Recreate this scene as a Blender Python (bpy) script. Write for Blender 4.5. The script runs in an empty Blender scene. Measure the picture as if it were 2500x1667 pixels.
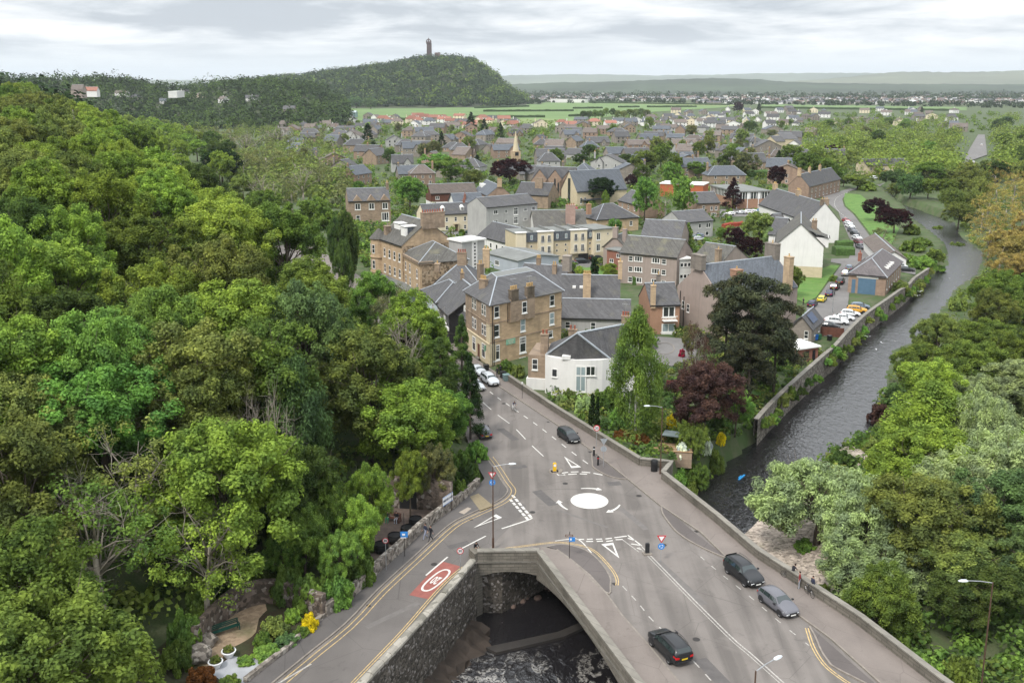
import bpy,bmesh,math,random
import numpy as np
from mathutils import Vector,Matrix
R = math.radians
# ------------------------------------------------------------------ camera, light, exposure
scene = bpy.context.scene
FPX,PITCH,U0,V0,HC = 2387.0,R(12.0),1250.0,712.0,47.0
cd = bpy.data.cameras.new("camera"); cam = bpy.data.objects.new("camera",cd)
scene.collection.objects.link(cam); scene.camera = cam
cam.location = (0,0,HC); cam.rotation_euler = (R(90) - PITCH,0,0)
cd.sensor_fit = 'HORIZONTAL'; cd.sensor_width = 36.0; cd.lens = FPX / 2500.0 * 36.0
cd.shift_y = -(833.5 - V0) / 2500.0
cd.clip_start = 1.0; cd.clip_end = 60000.0
SUN_EL,SUN_AZ = R(52),R(215)      # azimuth measured clockwise from +Y
sl = bpy.data.lights.new("sun",'SUN'); sun = bpy.data.objects.new("sun",sl)
scene.collection.objects.link(sun)
sl.energy = 1.5; sl.angle = R(11); sl.color = (1.0,0.96,0.9)
sd_ = Vector((math.sin(SUN_AZ) * math.cos(SUN_EL),math.cos(SUN_AZ) * math.cos(SUN_EL),math.sin(SUN_EL)))
sun.rotation_euler = sd_.to_track_quat('Z','Y').to_euler()
scene.view_settings.view_transform = 'Standard'; scene.view_settings.look = 'None'
scene.view_settings.exposure = 1.04; scene.view_settings.gamma = 1.0
scene.render.engine = 'CYCLES'
scene.render.resolution_x = 1024; scene.render.resolution_y = 682
scene.cycles.max_bounces = 5; scene.cycles.diffuse_bounces = 2; scene.cycles.glossy_bounces = 2
scene.cycles.transmission_bounces = 3; scene.cycles.volume_bounces = 0; scene.cycles.transparent_max_bounces = 6
scene.cycles.use_denoising = True

def world_sky():
    w = bpy.data.worlds.new("World"); scene.world = w; w.use_nodes = True
    nt = w.node_tree; n = nt.nodes; l = nt.links; n.clear()
    out = n.new('ShaderNodeOutputWorld'); bg = n.new('ShaderNodeBackground')
    sky = n.new('ShaderNodeTexSky'); sky.sky_type = 'NISHITA'; sky.sun_disc = False
    sky.sun_elevation = SUN_EL; sky.sun_rotation = SUN_AZ; sky.dust_density = 3.0
    tc = n.new('ShaderNodeTexCoord'); sep = n.new('ShaderNodeSeparateXYZ')
    l.new(tc.outputs['Generated'],sep.inputs[0])
    def math_(op,a,b=None,c=None):
        m = n.new('ShaderNodeMath'); m.operation = op
        for i,s in enumerate((a,b,c)):
            if s is None: continue
            if isinstance(s,(int,float)): m.inputs[i].default_value = s
            else: l.new(s,m.inputs[i])
        return m.outputs[0]
    zc = math_('ADD',math_('MAXIMUM',sep.outputs['Z'],0.0),0.10)
    cx = math_('DIVIDE',sep.outputs['X'],zc); cy = math_('DIVIDE',sep.outputs['Y'],zc)
    comb = n.new('ShaderNodeCombineXYZ'); l.new(cx,comb.inputs[0]); l.new(cy,comb.inputs[1])
    def noise(scale,det,rough,off):
        mp = n.new('ShaderNodeMapping'); mp.inputs['Location'].default_value = off
        l.new(comb.outputs[0],mp.inputs[0])
        t = n.new('ShaderNodeTexNoise'); t.inputs['Scale'].default_value = scale
        t.inputs['Detail'].default_value = det; t.inputs['Roughness'].default_value = rough
        t.inputs['Distortion'].default_value = 0.3
        l.new(mp.outputs[0],t.inputs['Vector']); return t.outputs['Fac']
    a = noise(1.0,8,0.6,(3.1,1.7,0)); b = noise(0.33,4,0.5,(8.2,5.0,0))
    s = math_('ADD',math_('MULTIPLY',a,0.62),math_('MULTIPLY',b,0.38))
    cr = n.new('ShaderNodeValToRGB'); e = cr.color_ramp
    e.elements[0].position = 0.41; e.elements[0].color = (6.0,6.5,7.1,1)
    e.elements[1].position = 0.57; e.elements[1].color = (11.6,11.8,11.9,1)
    m1 = e.elements.new(0.46); m1.color = (7.6,8.1,8.6,1)
    m2 = e.elements.new(0.52); m2.color = (9.8,10.1,10.4,1)
    l.new(s,cr.inputs[0])
    # towards the horizon the cloud layers run together into one pale veil
    hz = n.new('ShaderNodeMapRange'); hz.interpolation_type = 'SMOOTHSTEP'
    hz.inputs['From Min'].default_value = 0.005; hz.inputs['From Max'].default_value = 0.055
    l.new(sep.outputs['Z'],hz.inputs['Value'])
    mh = n.new('ShaderNodeMix'); mh.data_type = 'RGBA'
    mh.inputs[6].default_value = (8.6,9.3,9.7,1); l.new(cr.outputs[0],mh.inputs[7]); l.new(hz.outputs[0],mh.inputs[0])
    # overcast: the zenith is brighter than the horizon
    zn = n.new('ShaderNodeMapRange'); zn.inputs['From Min'].default_value = 0.18; zn.inputs['From Max'].default_value = 0.9
    zn.inputs['To Min'].default_value = 1.0; zn.inputs['To Max'].default_value = 2.5
    l.new(sep.outputs['Z'],zn.inputs['Value'])
    ms = n.new('ShaderNodeVectorMath'); ms.operation = 'SCALE'; l.new(mh.outputs[2],ms.inputs[0]); l.new(zn.outputs[0],ms.inputs['Scale'])
    mx = n.new('ShaderNodeMix'); mx.data_type = 'RGBA'; mx.inputs[0].default_value = 0.9
    l.new(sky.outputs[0],mx.inputs[6]); l.new(ms.outputs[0],mx.inputs[7])
    l.new(mx.outputs[2],bg.inputs['Color']); bg.inputs['Strength'].default_value = 0.052
    l.new(bg.outputs[0],out.inputs['Surface'])
world_sky()

# ------------------------------------------------------------------ geometry of the place
CP,SP = math.cos(PITCH),math.sin(PITCH)
def ray(u,v):
    a = (u - U0) / FPX; b = (v - V0) / FPX
    return (a,CP - b * SP,-SP - b * CP)
def P(u,v,z=0.0):
    d = ray(u,v); t = (z - HC) / d[2]
    return (d[0] * t,d[1] * t)
def PX(x,y,z):
    zc = y * CP - (z - HC) * SP; up = y * SP + (z - HC) * CP
    return (U0 + FPX * x / zc,V0 - FPX * up / zc)
def zdepth(x,y,z): return y * CP - (z - HC) * SP
def sstep(a,b,x):
    t = np.clip((x - a) / (b - a),0,1); return t * t * (3 - 2 * t)
def seg_dist(x,y,pts):
    """distance to an open polyline and the signed side (left of travel positive)"""
    best = np.full(np.shape(x),1e9); side = np.zeros(np.shape(x))
    for (x0,y0),(x1,y1) in zip(pts[:-1],pts[1:]):
        dx,dy = x1 - x0,y1 - y0; L2 = dx * dx + dy * dy
        t = np.clip(((x - x0) * dx + (y - y0) * dy) / L2,0,1)
        d = np.hypot(x - x0 - t * dx,y - y0 - t * dy)
        s = np.sign(dx * (y - y0) - dy * (x - x0))
        m = d < best; best = np.where(m,d,best); side = np.where(m,s,side)
    return best,side
def inpoly(x,y,pts):
    x = np.asarray(x,float); y = np.asarray(y,float); c = np.zeros(x.shape,bool); n = len(pts)
    for i in range(n):
        x0,y0 = pts[i]; x1,y1 = pts[(i + 1) % n]
        if y0 == y1: continue
        k = ((y0 > y) != (y1 > y)) & (x < (x1 - x0) * (y - y0) / (y1 - y0) + x0)
        c ^= k
    return c
FOOT = [(-60,-60),(-42,40),(-33,62),(-30.5,76),(-25,86.5),(-18.5,89),(-19,99),(-14,106),(-8.0,112),(-5.8,119),(-7.4,128),(-10.5,142),(-16.5,160),(-22,172),
        (-47,225),(-122,390),(-222,600),(-420,1000),(-900,2000)]
LB = [P(u,v,-6) for u,v in [(1734,1156),(1768,1125),(1829,1085),(1863,1047),(1918,993),(1996,921),(2023,898),(2058,857),(2101,814),
      (2158,771),(2204,734),(2221,714),(2256,688),(2270,674),(2319,645),(2313,622),(2273,585),(2227,550),(2204,516),(2161,481),(2150,462)]]
RB = [P(u,v,-6) for u,v in [(1836,1289),(1870,1258),(1918,1207),(1952,1177),(1996,1156),(2040,1088),(2129,1057),(2132,1020),(2159,962),(2159,918),
      (2181,852),(2250,830),(2275,780),(2307,740),(2330,705),(2385,668),(2400,620),(2345,580),(2330,545),(2273,522),(2204,499),(2182,475),(2172,460)]]
RIVER = [(-24,36),(-15,67),(-11.2,75.6),(-9.2,81),(-7.8,84.6),(-5.6,91.4),(15,115)] + LB + RB[::-1] + [(28,103),(31,92),(35.5,80),(41,66),(56,30)]
# field of heights
def xmain(y): return -2.2 - (y - 149) * 0.47
def T(x,y,river=True):
    x = np.asarray(x,float); y = np.asarray(y,float)
    diff = x - xmain(y)
    k = sstep(130,178,y); st = 4 + 21 * k; wd = 16 + 42 * k
    z = -3.0 * sstep(st,st + wd,diff)
    z = z - 5.0 * sstep(500,1500,y)
    d,s = seg_dist(x,y,FOOT)
    hm = np.interp(y,[0,90,130,170,250,420,600,1000,1600,2400],[19,20,22,26,27,34,38,40,34,10])
    dd = np.maximum(d - 0.5,0)
    z = z + np.where(s > 0,hm * (1 - np.exp(-dd / 34.0)),0)
    if river:
        dr,_ = seg_dist(x,y,RIVER + RIVER[:1]); ins = inpoly(x,y,RIVER)
        # east bank is low and natural, west bank is walled
        east = (x > np.interp(y,[60,110,150,200,260,330,420],[38,25,48,78,112,150,190])) & (y < 480) & ~ins
        ze = -5.9 + 2.6 * sstep(0.0,26,dr) + 1.0 * sstep(25,70,dr)
        z = np.where(east,ze,z)
        z = np.where(ins,-7.6 + 1.5 * (1 - sstep(0.0,3.0,dr)),z)
    return z
def Ts(x,y): return float(T(np.array([x]),np.array([y]))[0])
def G(u,v,h=0.0):
    """point where the line of sight meets the ground raised by h"""
    d = ray(u,v); ts = np.concatenate([np.arange(40,700,1.5),np.arange(700,9000,12.0)]) 
    xs,ys,zs = d[0] * ts,d[1] * ts,HC + d[2] * ts
    g = T(xs,ys,True) + h; k = np.nonzero(zs <= g)[0]
    if len(k) == 0: i = len(ts) - 1; return (xs[i],ys[i],float(g[i] - h))
    i = k[0]
    if i > 0:
        a0 = zs[i - 1] - g[i - 1]; a1 = zs[i] - g[i]; f = a0 / (a0 - a1 + 1e-9)
        t = ts[i - 1] + (ts[i] - ts[i - 1]) * f
    else: t = ts[i]
    x,y = d[0] * t,d[1] * t
    return (x,y,Ts(x,y))

# ------------------------------------------------------------------ materials
MATS = {}
def mat(name,col,rough=0.8,var=0.15,vscale=1.0,bump=0.0,bscale=8.0,spec=0.3,metal=0.0,kind=None,col2=None,**kw):
    if name in MATS: return MATS[name]
    m = bpy.data.materials.new(name); m.use_nodes = True; MATS[name] = m
    nt = m.node_tree; n = nt.nodes; l = nt.links; b = n['Principled BSDF']
    b.inputs['Roughness'].default_value = rough; b.inputs['Metallic'].default_value = metal
    b.inputs['Specular IOR Level'].default_value = spec
    tc = n.new('ShaderNodeTexCoord'); co = tc.outputs['Object']
    def noise(sc,det=4,vec=None,dist=0.0,rg=0.55):
        t = n.new('ShaderNodeTexNoise'); t.inputs['Scale'].default_value = sc; t.inputs['Detail'].default_value = det
        t.inputs['Distortion'].default_value = dist; t.inputs['Roughness'].default_value = rg
        l.new(vec or co,t.inputs['Vector']); return t.outputs['Fac']
    def mixc(f,a,c,mode='MIX'):
        x = n.new('ShaderNodeMix'); x.data_type = 'RGBA'; x.blend_type = mode
        for i,s in ((0,f),(6,a),(7,c)):
            if isinstance(s,(int,float)): x.inputs[i].default_value = s
            elif isinstance(s,tuple): x.inputs[i].default_value = (*s[:3],1)
            else: l.new(s,x.inputs[i])
        return x.outputs[2]
    def rng(s,a,b_,c=0.0,d=1.0,smooth=False):
        r = n.new('ShaderNodeMapRange'); r.inputs['From Min'].default_value = a; r.inputs['From Max'].default_value = b_
        r.inputs['To Min'].default_value = c; r.inputs['To Max'].default_value = d; l.new(s,r.inputs['Value'])
        if smooth: r.interpolation_type = 'SMOOTHSTEP'
        return r.outputs[0]
    def facing_vec(sx=1.0,sy=1.0,roof=False):
        s = n.new('ShaderNodeSeparateXYZ'); l.new(co,s.inputs[0])
        a = n.new('ShaderNodeMath'); a.operation = 'ADD'; l.new(s.outputs[0],a.inputs[0]); l.new(s.outputs[1],a.inputs[1])
        c = n.new('ShaderNodeCombineXYZ')
        m1 = n.new('ShaderNodeMath'); m1.operation = 'MULTIPLY'; m1.inputs[1].default_value = sx; l.new(a.outputs[0],m1.inputs[0])
        m2 = n.new('ShaderNodeMath'); m2.operation = 'MULTIPLY'; m2.inputs[1].default_value = sy; l.new(s.outputs[2],m2.inputs[0])
        l.new(m1.outputs[0],c.inputs[0]); l.new(m2.outputs[0],c.inputs[1]); return c.outputs[0]
    c2 = col2 or tuple(v * 0.55 for v in col)
    dark = tuple(v * (1 - var) for v in col); lite = tuple(min(1,v * (1 + var)) for v in col)
    base = mixc(rng(noise(vscale,5),0.3,0.7),dark,lite)
    h = None
    if kind == 'stone':
        t = n.new('ShaderNodeTexBrick'); t.inputs['Scale'].default_value = 1.0; t.inputs['Mortar Size'].default_value = kw.get('ms',0.016)
        t.inputs['Brick Width'].default_value = kw.get('bw',0.75); t.inputs['Row Height'].default_value = kw.get('bh',0.32)
        t.inputs['Color1'].default_value = (*lite,1); t.inputs['Color2'].default_value = (*dark,1)
        t.inputs['Mortar'].default_value = (*[v * (0.35 if 'ms' in kw else .7) for v in col],1); t.inputs['Bias'].default_value = 0.0
        l.new(facing_vec(),t.inputs['Vector'])
        base = mixc(0.55,base,t.outputs['Color'])
        st = noise(0.45,5,facing_vec(1.0,0.25)); base = mixc(rng(st,0.52,0.75,0,kw.get('stain',0.55)),base,c2)
        h = t.outputs['Fac']
    elif kind == 'rubble':
        t = n.new('ShaderNodeTexVoronoi'); t.inputs['Scale'].default_value = kw.get('vs',2.6); t.inputs['Randomness'].default_value = 1
        l.new(co,t.inputs['Vector'])
        hs = n.new('ShaderNodeSeparateColor'); l.new(t.outputs['Color'],hs.inputs[0])
        base = mixc(rng(hs.outputs[0],0,1),c2,lite); base = mixc(rng(noise(0.5,5),0.45,0.7,0,0.6),base,dark)
        fl = rng(hs.outputs[1],0.86,0.9); base = mixc(fl,base,kw.get('fleck',lite))
        h = t.outputs['Distance']
        h = rng(h,0,0.5,1,0)
    elif kind == 'slate':
        t = n.new('ShaderNodeTexBrick'); t.inputs['Scale'].default_value = 1.0; t.inputs['Mortar Size'].default_value = 0.015
        t.inputs['Brick Width'].default_value = 0.34; t.inputs['Row Height'].default_value = 0.22
        t.inputs['Color1'].default_value = (*[v * 1.35 for v in col],1); t.inputs['Color2'].default_value = (*[v * 0.75 for v in col],1)
        t.inputs['Mortar'].default_value = (*[v * 0.6 for v in col],1)
        l.new(facing_vec(),t.inputs['Vector'])
        base = mixc(0.6,base,t.outputs['Color'])
        st = noise(1.1,5,facing_vec(1.6,0.3)); base = mixc(rng(st,0.46,0.66,0,0.65),base,c2)
        st2 = noise(0.35,4); base = mixc(rng(st2,0.55,0.75,0,kw.get('moss',0.35)),base,(0.16,0.15,0.10))
        h = t.outputs['Fac']
    elif kind == 'road':
        f = noise(28,2); base = mixc(rng(f,0.35,0.75,0,0.45),base,tuple(v * 1.7 for v in col))
        mp = n.new('ShaderNodeMapping'); mp.inputs['Rotation'].default_value = (0,0,kw.get('rot',R(-20))); mp.inputs['Scale'].default_value = (0.55,0.03,1)
        mp.vector_type = 'POINT'; l.new(co,mp.inputs[0])
        st = noise(1.0,3,mp.outputs[0],0.4)
        base = mixc(rng(st,0.42,0.62,0,kw.get('tracks',0.55)),base,tuple(v * 0.62 for v in col))
        p = noise(0.13,4,None,0.6); base = mixc(rng(p,0.48,0.66,0,0.55),base,tuple(v * 1.4 for v in col)); base = mixc(rng(noise(0.9,5,None,1.5),0.60,0.72,0,0.4),base,tuple(v * .6 for v in col))
        v2 = n.new('ShaderNodeTexVoronoi'); v2.feature = 'DISTANCE_TO_EDGE'; v2.inputs['Scale'].default_value = 0.16; l.new(co,v2.inputs['Vector'])
        cr_ = rng(v2.outputs['Distance'],0.0,0.006,0.5,0)
        base = mixc(cr_,base,tuple(v * 0.5 for v in col))
    elif kind == 'ground':
        f = noise(0.35,6,None,0.4); base = mixc(rng(f,0.42,0.6),base,c2)
        g = noise(6.0,4); base = mixc(rng(g,0.35,0.7,0,0.5),base,tuple(v * 0.5 for v in col))
        h = g
    elif kind == 'pebble':
        t = n.new('ShaderNodeTexVoronoi'); t.inputs['Scale'].default_value = 3.2; l.new(co,t.inputs['Vector'])
        hs = n.new('ShaderNodeSeparateColor'); l.new(t.outputs['Color'],hs.inputs[0])
        base = mixc(rng(hs.outputs[0],0,1),c2,lite); h = rng(t.outputs['Distance'],0,0.5,1,0)
        base = mixc(rng(noise(0.25,5),0.52,0.66,0,0.6),base,(0.1,0.11,0.05))
    elif kind == 'worn':
        base = mixc(rng(noise(7.0,6,None,.3,.7),0.52,0.66,0,kw.get('wear',.75)),base,(0.14,0.128,0.12))
    elif kind == 'streak':
        st = noise(1.2,4,facing_vec(1.5,0.15)); base = mixc(rng(st,0.5,0.72,0,kw.get('stain',0.35)),base,c2)
    if bump > 0:
        bn = n.new('ShaderNodeBump'); bn.inputs['Strength'].default_value = bump; bn.inputs['Distance'].default_value = 0.06
        l.new(h if h is not None else noise(bscale,3),bn.inputs['Height']); l.new(bn.outputs[0],b.inputs['Normal'])
    if kw.get('oi',0) > 0:
        oi = n.new('ShaderNodeObjectInfo'); hv = n.new('ShaderNodeHueSaturation')
        l.new(rng(oi.outputs['Random'],0,1,1 - kw['oi'],1 + kw['oi']),hv.inputs['Value']); l.new(base,hv.inputs['Color']); base = hv.outputs[0]
    l.new(base,b.inputs['Base Color'])
    if kw.get('coat'): b.inputs['Coat Weight'].default_value = kw['coat']; b.inputs['Coat Roughness'].default_value = 0.05
    return m
def leafmat(name,col,trans=0.42,var=0.35,yellow=0.3):
    if name in MATS: return MATS[name]
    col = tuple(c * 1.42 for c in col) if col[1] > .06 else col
    m = bpy.data.materials.new(name); m.use_nodes = True; MATS[name] = m
    nt = m.node_tree; n = nt.nodes; l = nt.links; n.clear()
    out = n.new('ShaderNodeOutputMaterial'); df = n.new('ShaderNodeBsdfDiffuse'); tr = n.new('ShaderNodeBsdfTranslucent'); mx = n.new('ShaderNodeMixShader')
    geo = n.new('ShaderNodeNewGeometry'); oi = n.new('ShaderNodeObjectInfo'); tc = n.new('ShaderNodeTexCoord')
    ns = n.new('ShaderNodeTexNoise'); ns.inputs['Scale'].default_value = 0.45; ns.inputs['Detail'].default_value = 3; l.new(tc.outputs['Object'],ns.inputs['Vector'])
    a = n.new('ShaderNodeMix'); a.data_type = 'RGBA'
    a.inputs[6].default_value = (col[0] * 0.72,col[1] * 0.78,col[2] * 0.9,1); a.inputs[7].default_value = (min(1,col[0] * (1.22 + .5 * yellow)),min(1,col[1] * 1.32),col[2] * 1.1,1)
    r0 = n.new('ShaderNodeMapRange'); r0.inputs['From Min'].default_value = 0.38; r0.inputs['From Max'].default_value = 0.62; l.new(ns.outputs['Fac'],r0.inputs['Value'])
    l.new(r0.outputs[0],a.inputs[0])
    hv = n.new('ShaderNodeHueSaturation'); l.new(a.outputs[2],hv.inputs['Color'])
    r1 = n.new('ShaderNodeMapRange'); r1.inputs['To Min'].default_value = 1 - var; r1.inputs['To Max'].default_value = 1 + var; l.new(geo.outputs['Random Per Island'],r1.inputs['Value'])
    r2 = n.new('ShaderNodeMapRange'); r2.inputs['To Min'].default_value = 0.78; r2.inputs['To Max'].default_value = 1.22; l.new(oi.outputs['Random'],r2.inputs['Value'])
    mm = n.new('ShaderNodeMath'); mm.operation = 'MULTIPLY'; l.new(r1.outputs[0],mm.inputs[0]); l.new(r2.outputs[0],mm.inputs[1]); l.new(mm.outputs[0],hv.inputs['Value'])
    m3 = n.new('ShaderNodeMath'); m3.operation = 'FRACT'; m4 = n.new('ShaderNodeMath'); m4.operation = 'MULTIPLY'; m4.inputs[1].default_value = 7.3
    l.new(oi.outputs['Random'],m4.inputs[0]); l.new(m4.outputs[0],m3.inputs[0])
    r3 = n.new('ShaderNodeMapRange'); r3.inputs['To Min'].default_value = 0.483; r3.inputs['To Max'].default_value = 0.512; l.new(m3.outputs[0],r3.inputs['Value']); l.new(r3.outputs[0],hv.inputs['Hue'])
    l.new(hv.outputs[0],df.inputs[0]); l.new(hv.outputs[0],tr.inputs[0]); mx.inputs[0].default_value = trans
    l.new(df.outputs[0],mx.inputs[1]); l.new(tr.outputs[0],mx.inputs[2]); l.new(mx.outputs[0],out.inputs['Surface'])
    return m
def glassmat(name,col,rough=0.08):
    if name in MATS: return MATS[name]
    m = mat(name,col,rough,var=0.3,vscale=0.6,spec=0.8); return m

# ------------------------------------------------------------------ object helpers
COL = scene.collection
from mathutils.geometry import tessellate_polygon
def tess(pts):
    out = []
    for t in tessellate_polygon([[Vector((p[0],p[1],0)) for p in pts]]):
        a,b,c = [pts[i] for i in t]; ar = (b[0] - a[0]) * (c[1] - a[1]) - (b[1] - a[1]) * (c[0] - a[0])
        if abs(ar) > 1e-9: out.append(tuple(t) if ar > 0 else tuple(t)[::-1])
    return out
class MB:
    def __init__(s): s.v = []; s.f = []; s.m = []
    def add(s,vs,fs,mi=0):
        o = len(s.v); s.v += [tuple(p) for p in vs]; s.f += [tuple(o + i for i in f) for f in fs]; s.m += [mi] * len(fs)
    def box(s,x0,x1,y0,y1,z0,z1,mi=0,M=None):
        vs = [(x,y,z) for x in (x0,x1) for y in (y0,y1) for z in (z0,z1)]
        if M: vs = [M @ Vector(p) for p in vs]
        s.add(vs,[(0,1,3,2),(4,6,7,5),(0,4,5,1),(2,3,7,6),(0,2,6,4),(1,5,7,3)],mi)
    def prism(s,pts,z0,z1,mi=0,top=True,mtop=None,bottom=False):
        n = len(pts); vs = [(p[0],p[1],z0) for p in pts] + [(p[0],p[1],z1) for p in pts]
        ar = sum(pts[i][0] * pts[(i + 1) % n][1] - pts[(i + 1) % n][0] * pts[i][1] for i in range(n))
        fs = [(i,(i + 1) % n,n + (i + 1) % n,n + i) for i in range(n)]
        if ar < 0: fs = [f[::-1] for f in fs]
        s.add(vs,fs,mi); o = len(s.v) - 2 * n
        tr = [tuple(range(n)) if ar > 0 else tuple(range(n))[::-1]] if n < 5 else tess(pts)
        for t in tr:
            if top: s.f.append(tuple(o + n + i for i in t)); s.m.append(mi if mtop is None else mtop)
            if bottom: s.f.append(tuple(o + i for i in t[::-1])); s.m.append(mi)
    def cyl(s,cx,cy,z0,z1,r0,r1=None,n=10,mi=0,cap=True):
        r1 = r0 if r1 is None else r1
        vs = [(cx + r0 * math.cos(2 * math.pi * i / n),cy + r0 * math.sin(2 * math.pi * i / n),z0) for i in range(n)] + \
             [(cx + r1 * math.cos(2 * math.pi * i / n),cy + r1 * math.sin(2 * math.pi * i / n),z1) for i in range(n)]
        fs = [(i,(i + 1) % n,n + (i + 1) % n,n + i) for i in range(n)]
        if cap: fs += [tuple(range(n,2 * n)),tuple(range(n - 1,-1,-1))]
        s.add(vs,fs,mi)
    def tube(s,pts,rs,n=6,mi=0):
        pts = [Vector(p) for p in pts]; rings = []
        for i,p in enumerate(pts):
            d = (pts[min(i + 1,len(pts) - 1)] - pts[max(i - 1,0)]).normalized()
            a = d.orthogonal().normalized() if i == 0 else (a - d * a.dot(d)).normalized()
            b = d.cross(a); r = rs[i] if isinstance(rs,(list,tuple)) else rs
            rings.append([p + (a * math.cos(2 * math.pi * k / n) + b * math.sin(2 * math.pi * k / n)) * r for k in range(n)])
        vs = [q for r in rings for q in r]; fs = []
        for i in range(len(pts) - 1):
            for k in range(n): fs.append((i * n + k,i * n + (k + 1) % n,(i + 1) * n + (k + 1) % n,(i + 1) * n + k))
        fs += [tuple(range(n - 1,-1,-1)),tuple((len(pts) - 1) * n + k for k in range(n))]
        s.add(vs,fs,mi)
    def mesh(s,name,mats,smooth=False):
        me = bpy.data.meshes.new(name); me.from_pydata(s.v,[],s.f)
        for m in (mats if isinstance(mats,(list,tuple)) else [mats]): me.materials.append(m)
        if len(set(s.m)) > 1: me.polygons.foreach_set('material_index',s.m)
        if smooth: me.polygons.foreach_set('use_smooth',[True] * len(me.polygons))
        me.update(); return me
    def build(s,name,mats,parent=None,smooth=False,loc=None):
        o = bpy.data.objects.new(name,s.mesh(name,mats,smooth)); COL.objects.link(o)
        if parent: o.parent = parent
        if loc: o.location = loc
        return o
def tag(o,label=None,cat=None,group=None,kind=None):
    if label: o['label'] = label
    if cat: o['category'] = cat
    if group: o['group'] = group
    if kind: o['kind'] = kind
    return o
def empty(name,loc=(0,0,0),rz=0.0,label=None,cat=None,group=None):
    o = bpy.data.objects.new(name,None); COL.objects.link(o); o.location = loc; o.rotation_euler = (0,0,rz); o.empty_display_size = 0.5
    return tag(o,label,cat,group)
def link(name,me,parent=None,loc=(0,0,0),rot=(0,0,0),sc=(1,1,1)):
    o = bpy.data.objects.new(name,me); COL.objects.link(o); o.parent = parent; o.location = loc; o.rotation_euler = rot; o.scale = sc; return o
def struct(o): o['kind'] = 'structure'; return o

def copy_tree(o,parent=None):
    c = o.copy(); COL.objects.link(c); c.parent = parent
    for ch in list(o.children): copy_tree(ch,c)
    return c
def sheet(name,pts,m,dz,flat=None,step=4.0,kind='structure'):
    """a thin surface laid on the ground"""
    bm = bmesh.new(); vs = [bm.verts.new((p[0],p[1],0)) for p in pts]
    for t in tess(pts): bm.faces.new([vs[i] for i in t])
    if flat is None:
        for _ in range(7):
            es = [e for e in bm.edges if e.calc_length() > step]
            if not es: break
            bmesh.ops.subdivide_edges(bm,edges=es,cuts=1,use_grid_fill=False); bmesh.ops.triangulate(bm,faces=bm.faces[:])
        xs = np.array([v.co.x for v in bm.verts]); ys = np.array([v.co.y for v in bm.verts]); zs = T(xs,ys,False) + dz
        for v,z in zip(bm.verts,zs): v.co.z = z
    else:
        for v in bm.verts: v.co.z = flat
    bmesh.ops.recalc_face_normals(bm,faces=bm.faces[:])
    for f in bm.faces:
        if f.normal.z < 0: f.normal_flip()
    me = bpy.data.meshes.new(name); bm.to_mesh(me); bm.free(); me.materials.append(m)
    o = bpy.data.objects.new(name,me); COL.objects.link(o)
    if kind: o['kind'] = kind
    return o
def strip(pts,w,z=0.0):
    """ribbon of width w along points, as list of quads"""
    pts = [Vector((p[0],p[1])) for p in pts]; L = []; Rr = []
    for i,p in enumerate(pts):
        d = (pts[min(i + 1,len(pts) - 1)] - pts[max(i - 1,0)]).normalized(); nrm = Vector((-d.y,d.x)) * w / 2
        L.append(p + nrm); Rr.append(p - nrm)
    return L,Rr
def ribbon(mb,pts,w,z,mi=0):
    L,Rr = strip(pts,w); n = len(L)
    vs = [(p.x,p.y,z if not callable(z) else z(p.x,p.y)) for p in L + Rr]
    mb.add(vs,[(n + i,n + i + 1,i + 1,i) for i in range(n - 1)],mi)
def smoothline(pts,k=4):
    out = []; n = len(pts)
    for i in range(n - 1):
        p0 = pts[max(i - 1,0)]; p1 = pts[i]; p2 = pts[i + 1]; p3 = pts[min(i + 2,n - 1)]
        for j in range(k):
            t = j / k
            out.append(tuple(0.5 * ((2 * p1[a]) + (-p0[a] + p2[a]) * t + (2 * p0[a] - 5 * p1[a] + 4 * p2[a] - p3[a]) * t * t + (-p0[a] + 3 * p1[a] - 3 * p2[a] + p3[a]) * t ** 3) for a in range(2)))
    out.append(tuple(pts[-1][:2])); return out
def dash(pts,on,off,start=0.0):
    """cuts a polyline into dashes"""
    pts = [Vector(p) for p in pts]; segs = []; cur = []; acc = start; phase_on = True; lim = on
    cur = [pts[0]]
    for a,b in zip(pts[:-1],pts[1:]):
        L = (b - a).length; pos = 0
        while L - pos > lim - acc:
            pos += lim - acc; q = a.lerp(b,pos / L)
            if phase_on: cur.append(q); segs.append(cur)
            phase_on = not phase_on; lim = on if phase_on else off; acc = 0; cur = [q]
        acc += L - pos
        if phase_on: cur.append(b)
    if phase_on and len(cur) > 1: segs.append(cur)
    return segs
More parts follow.
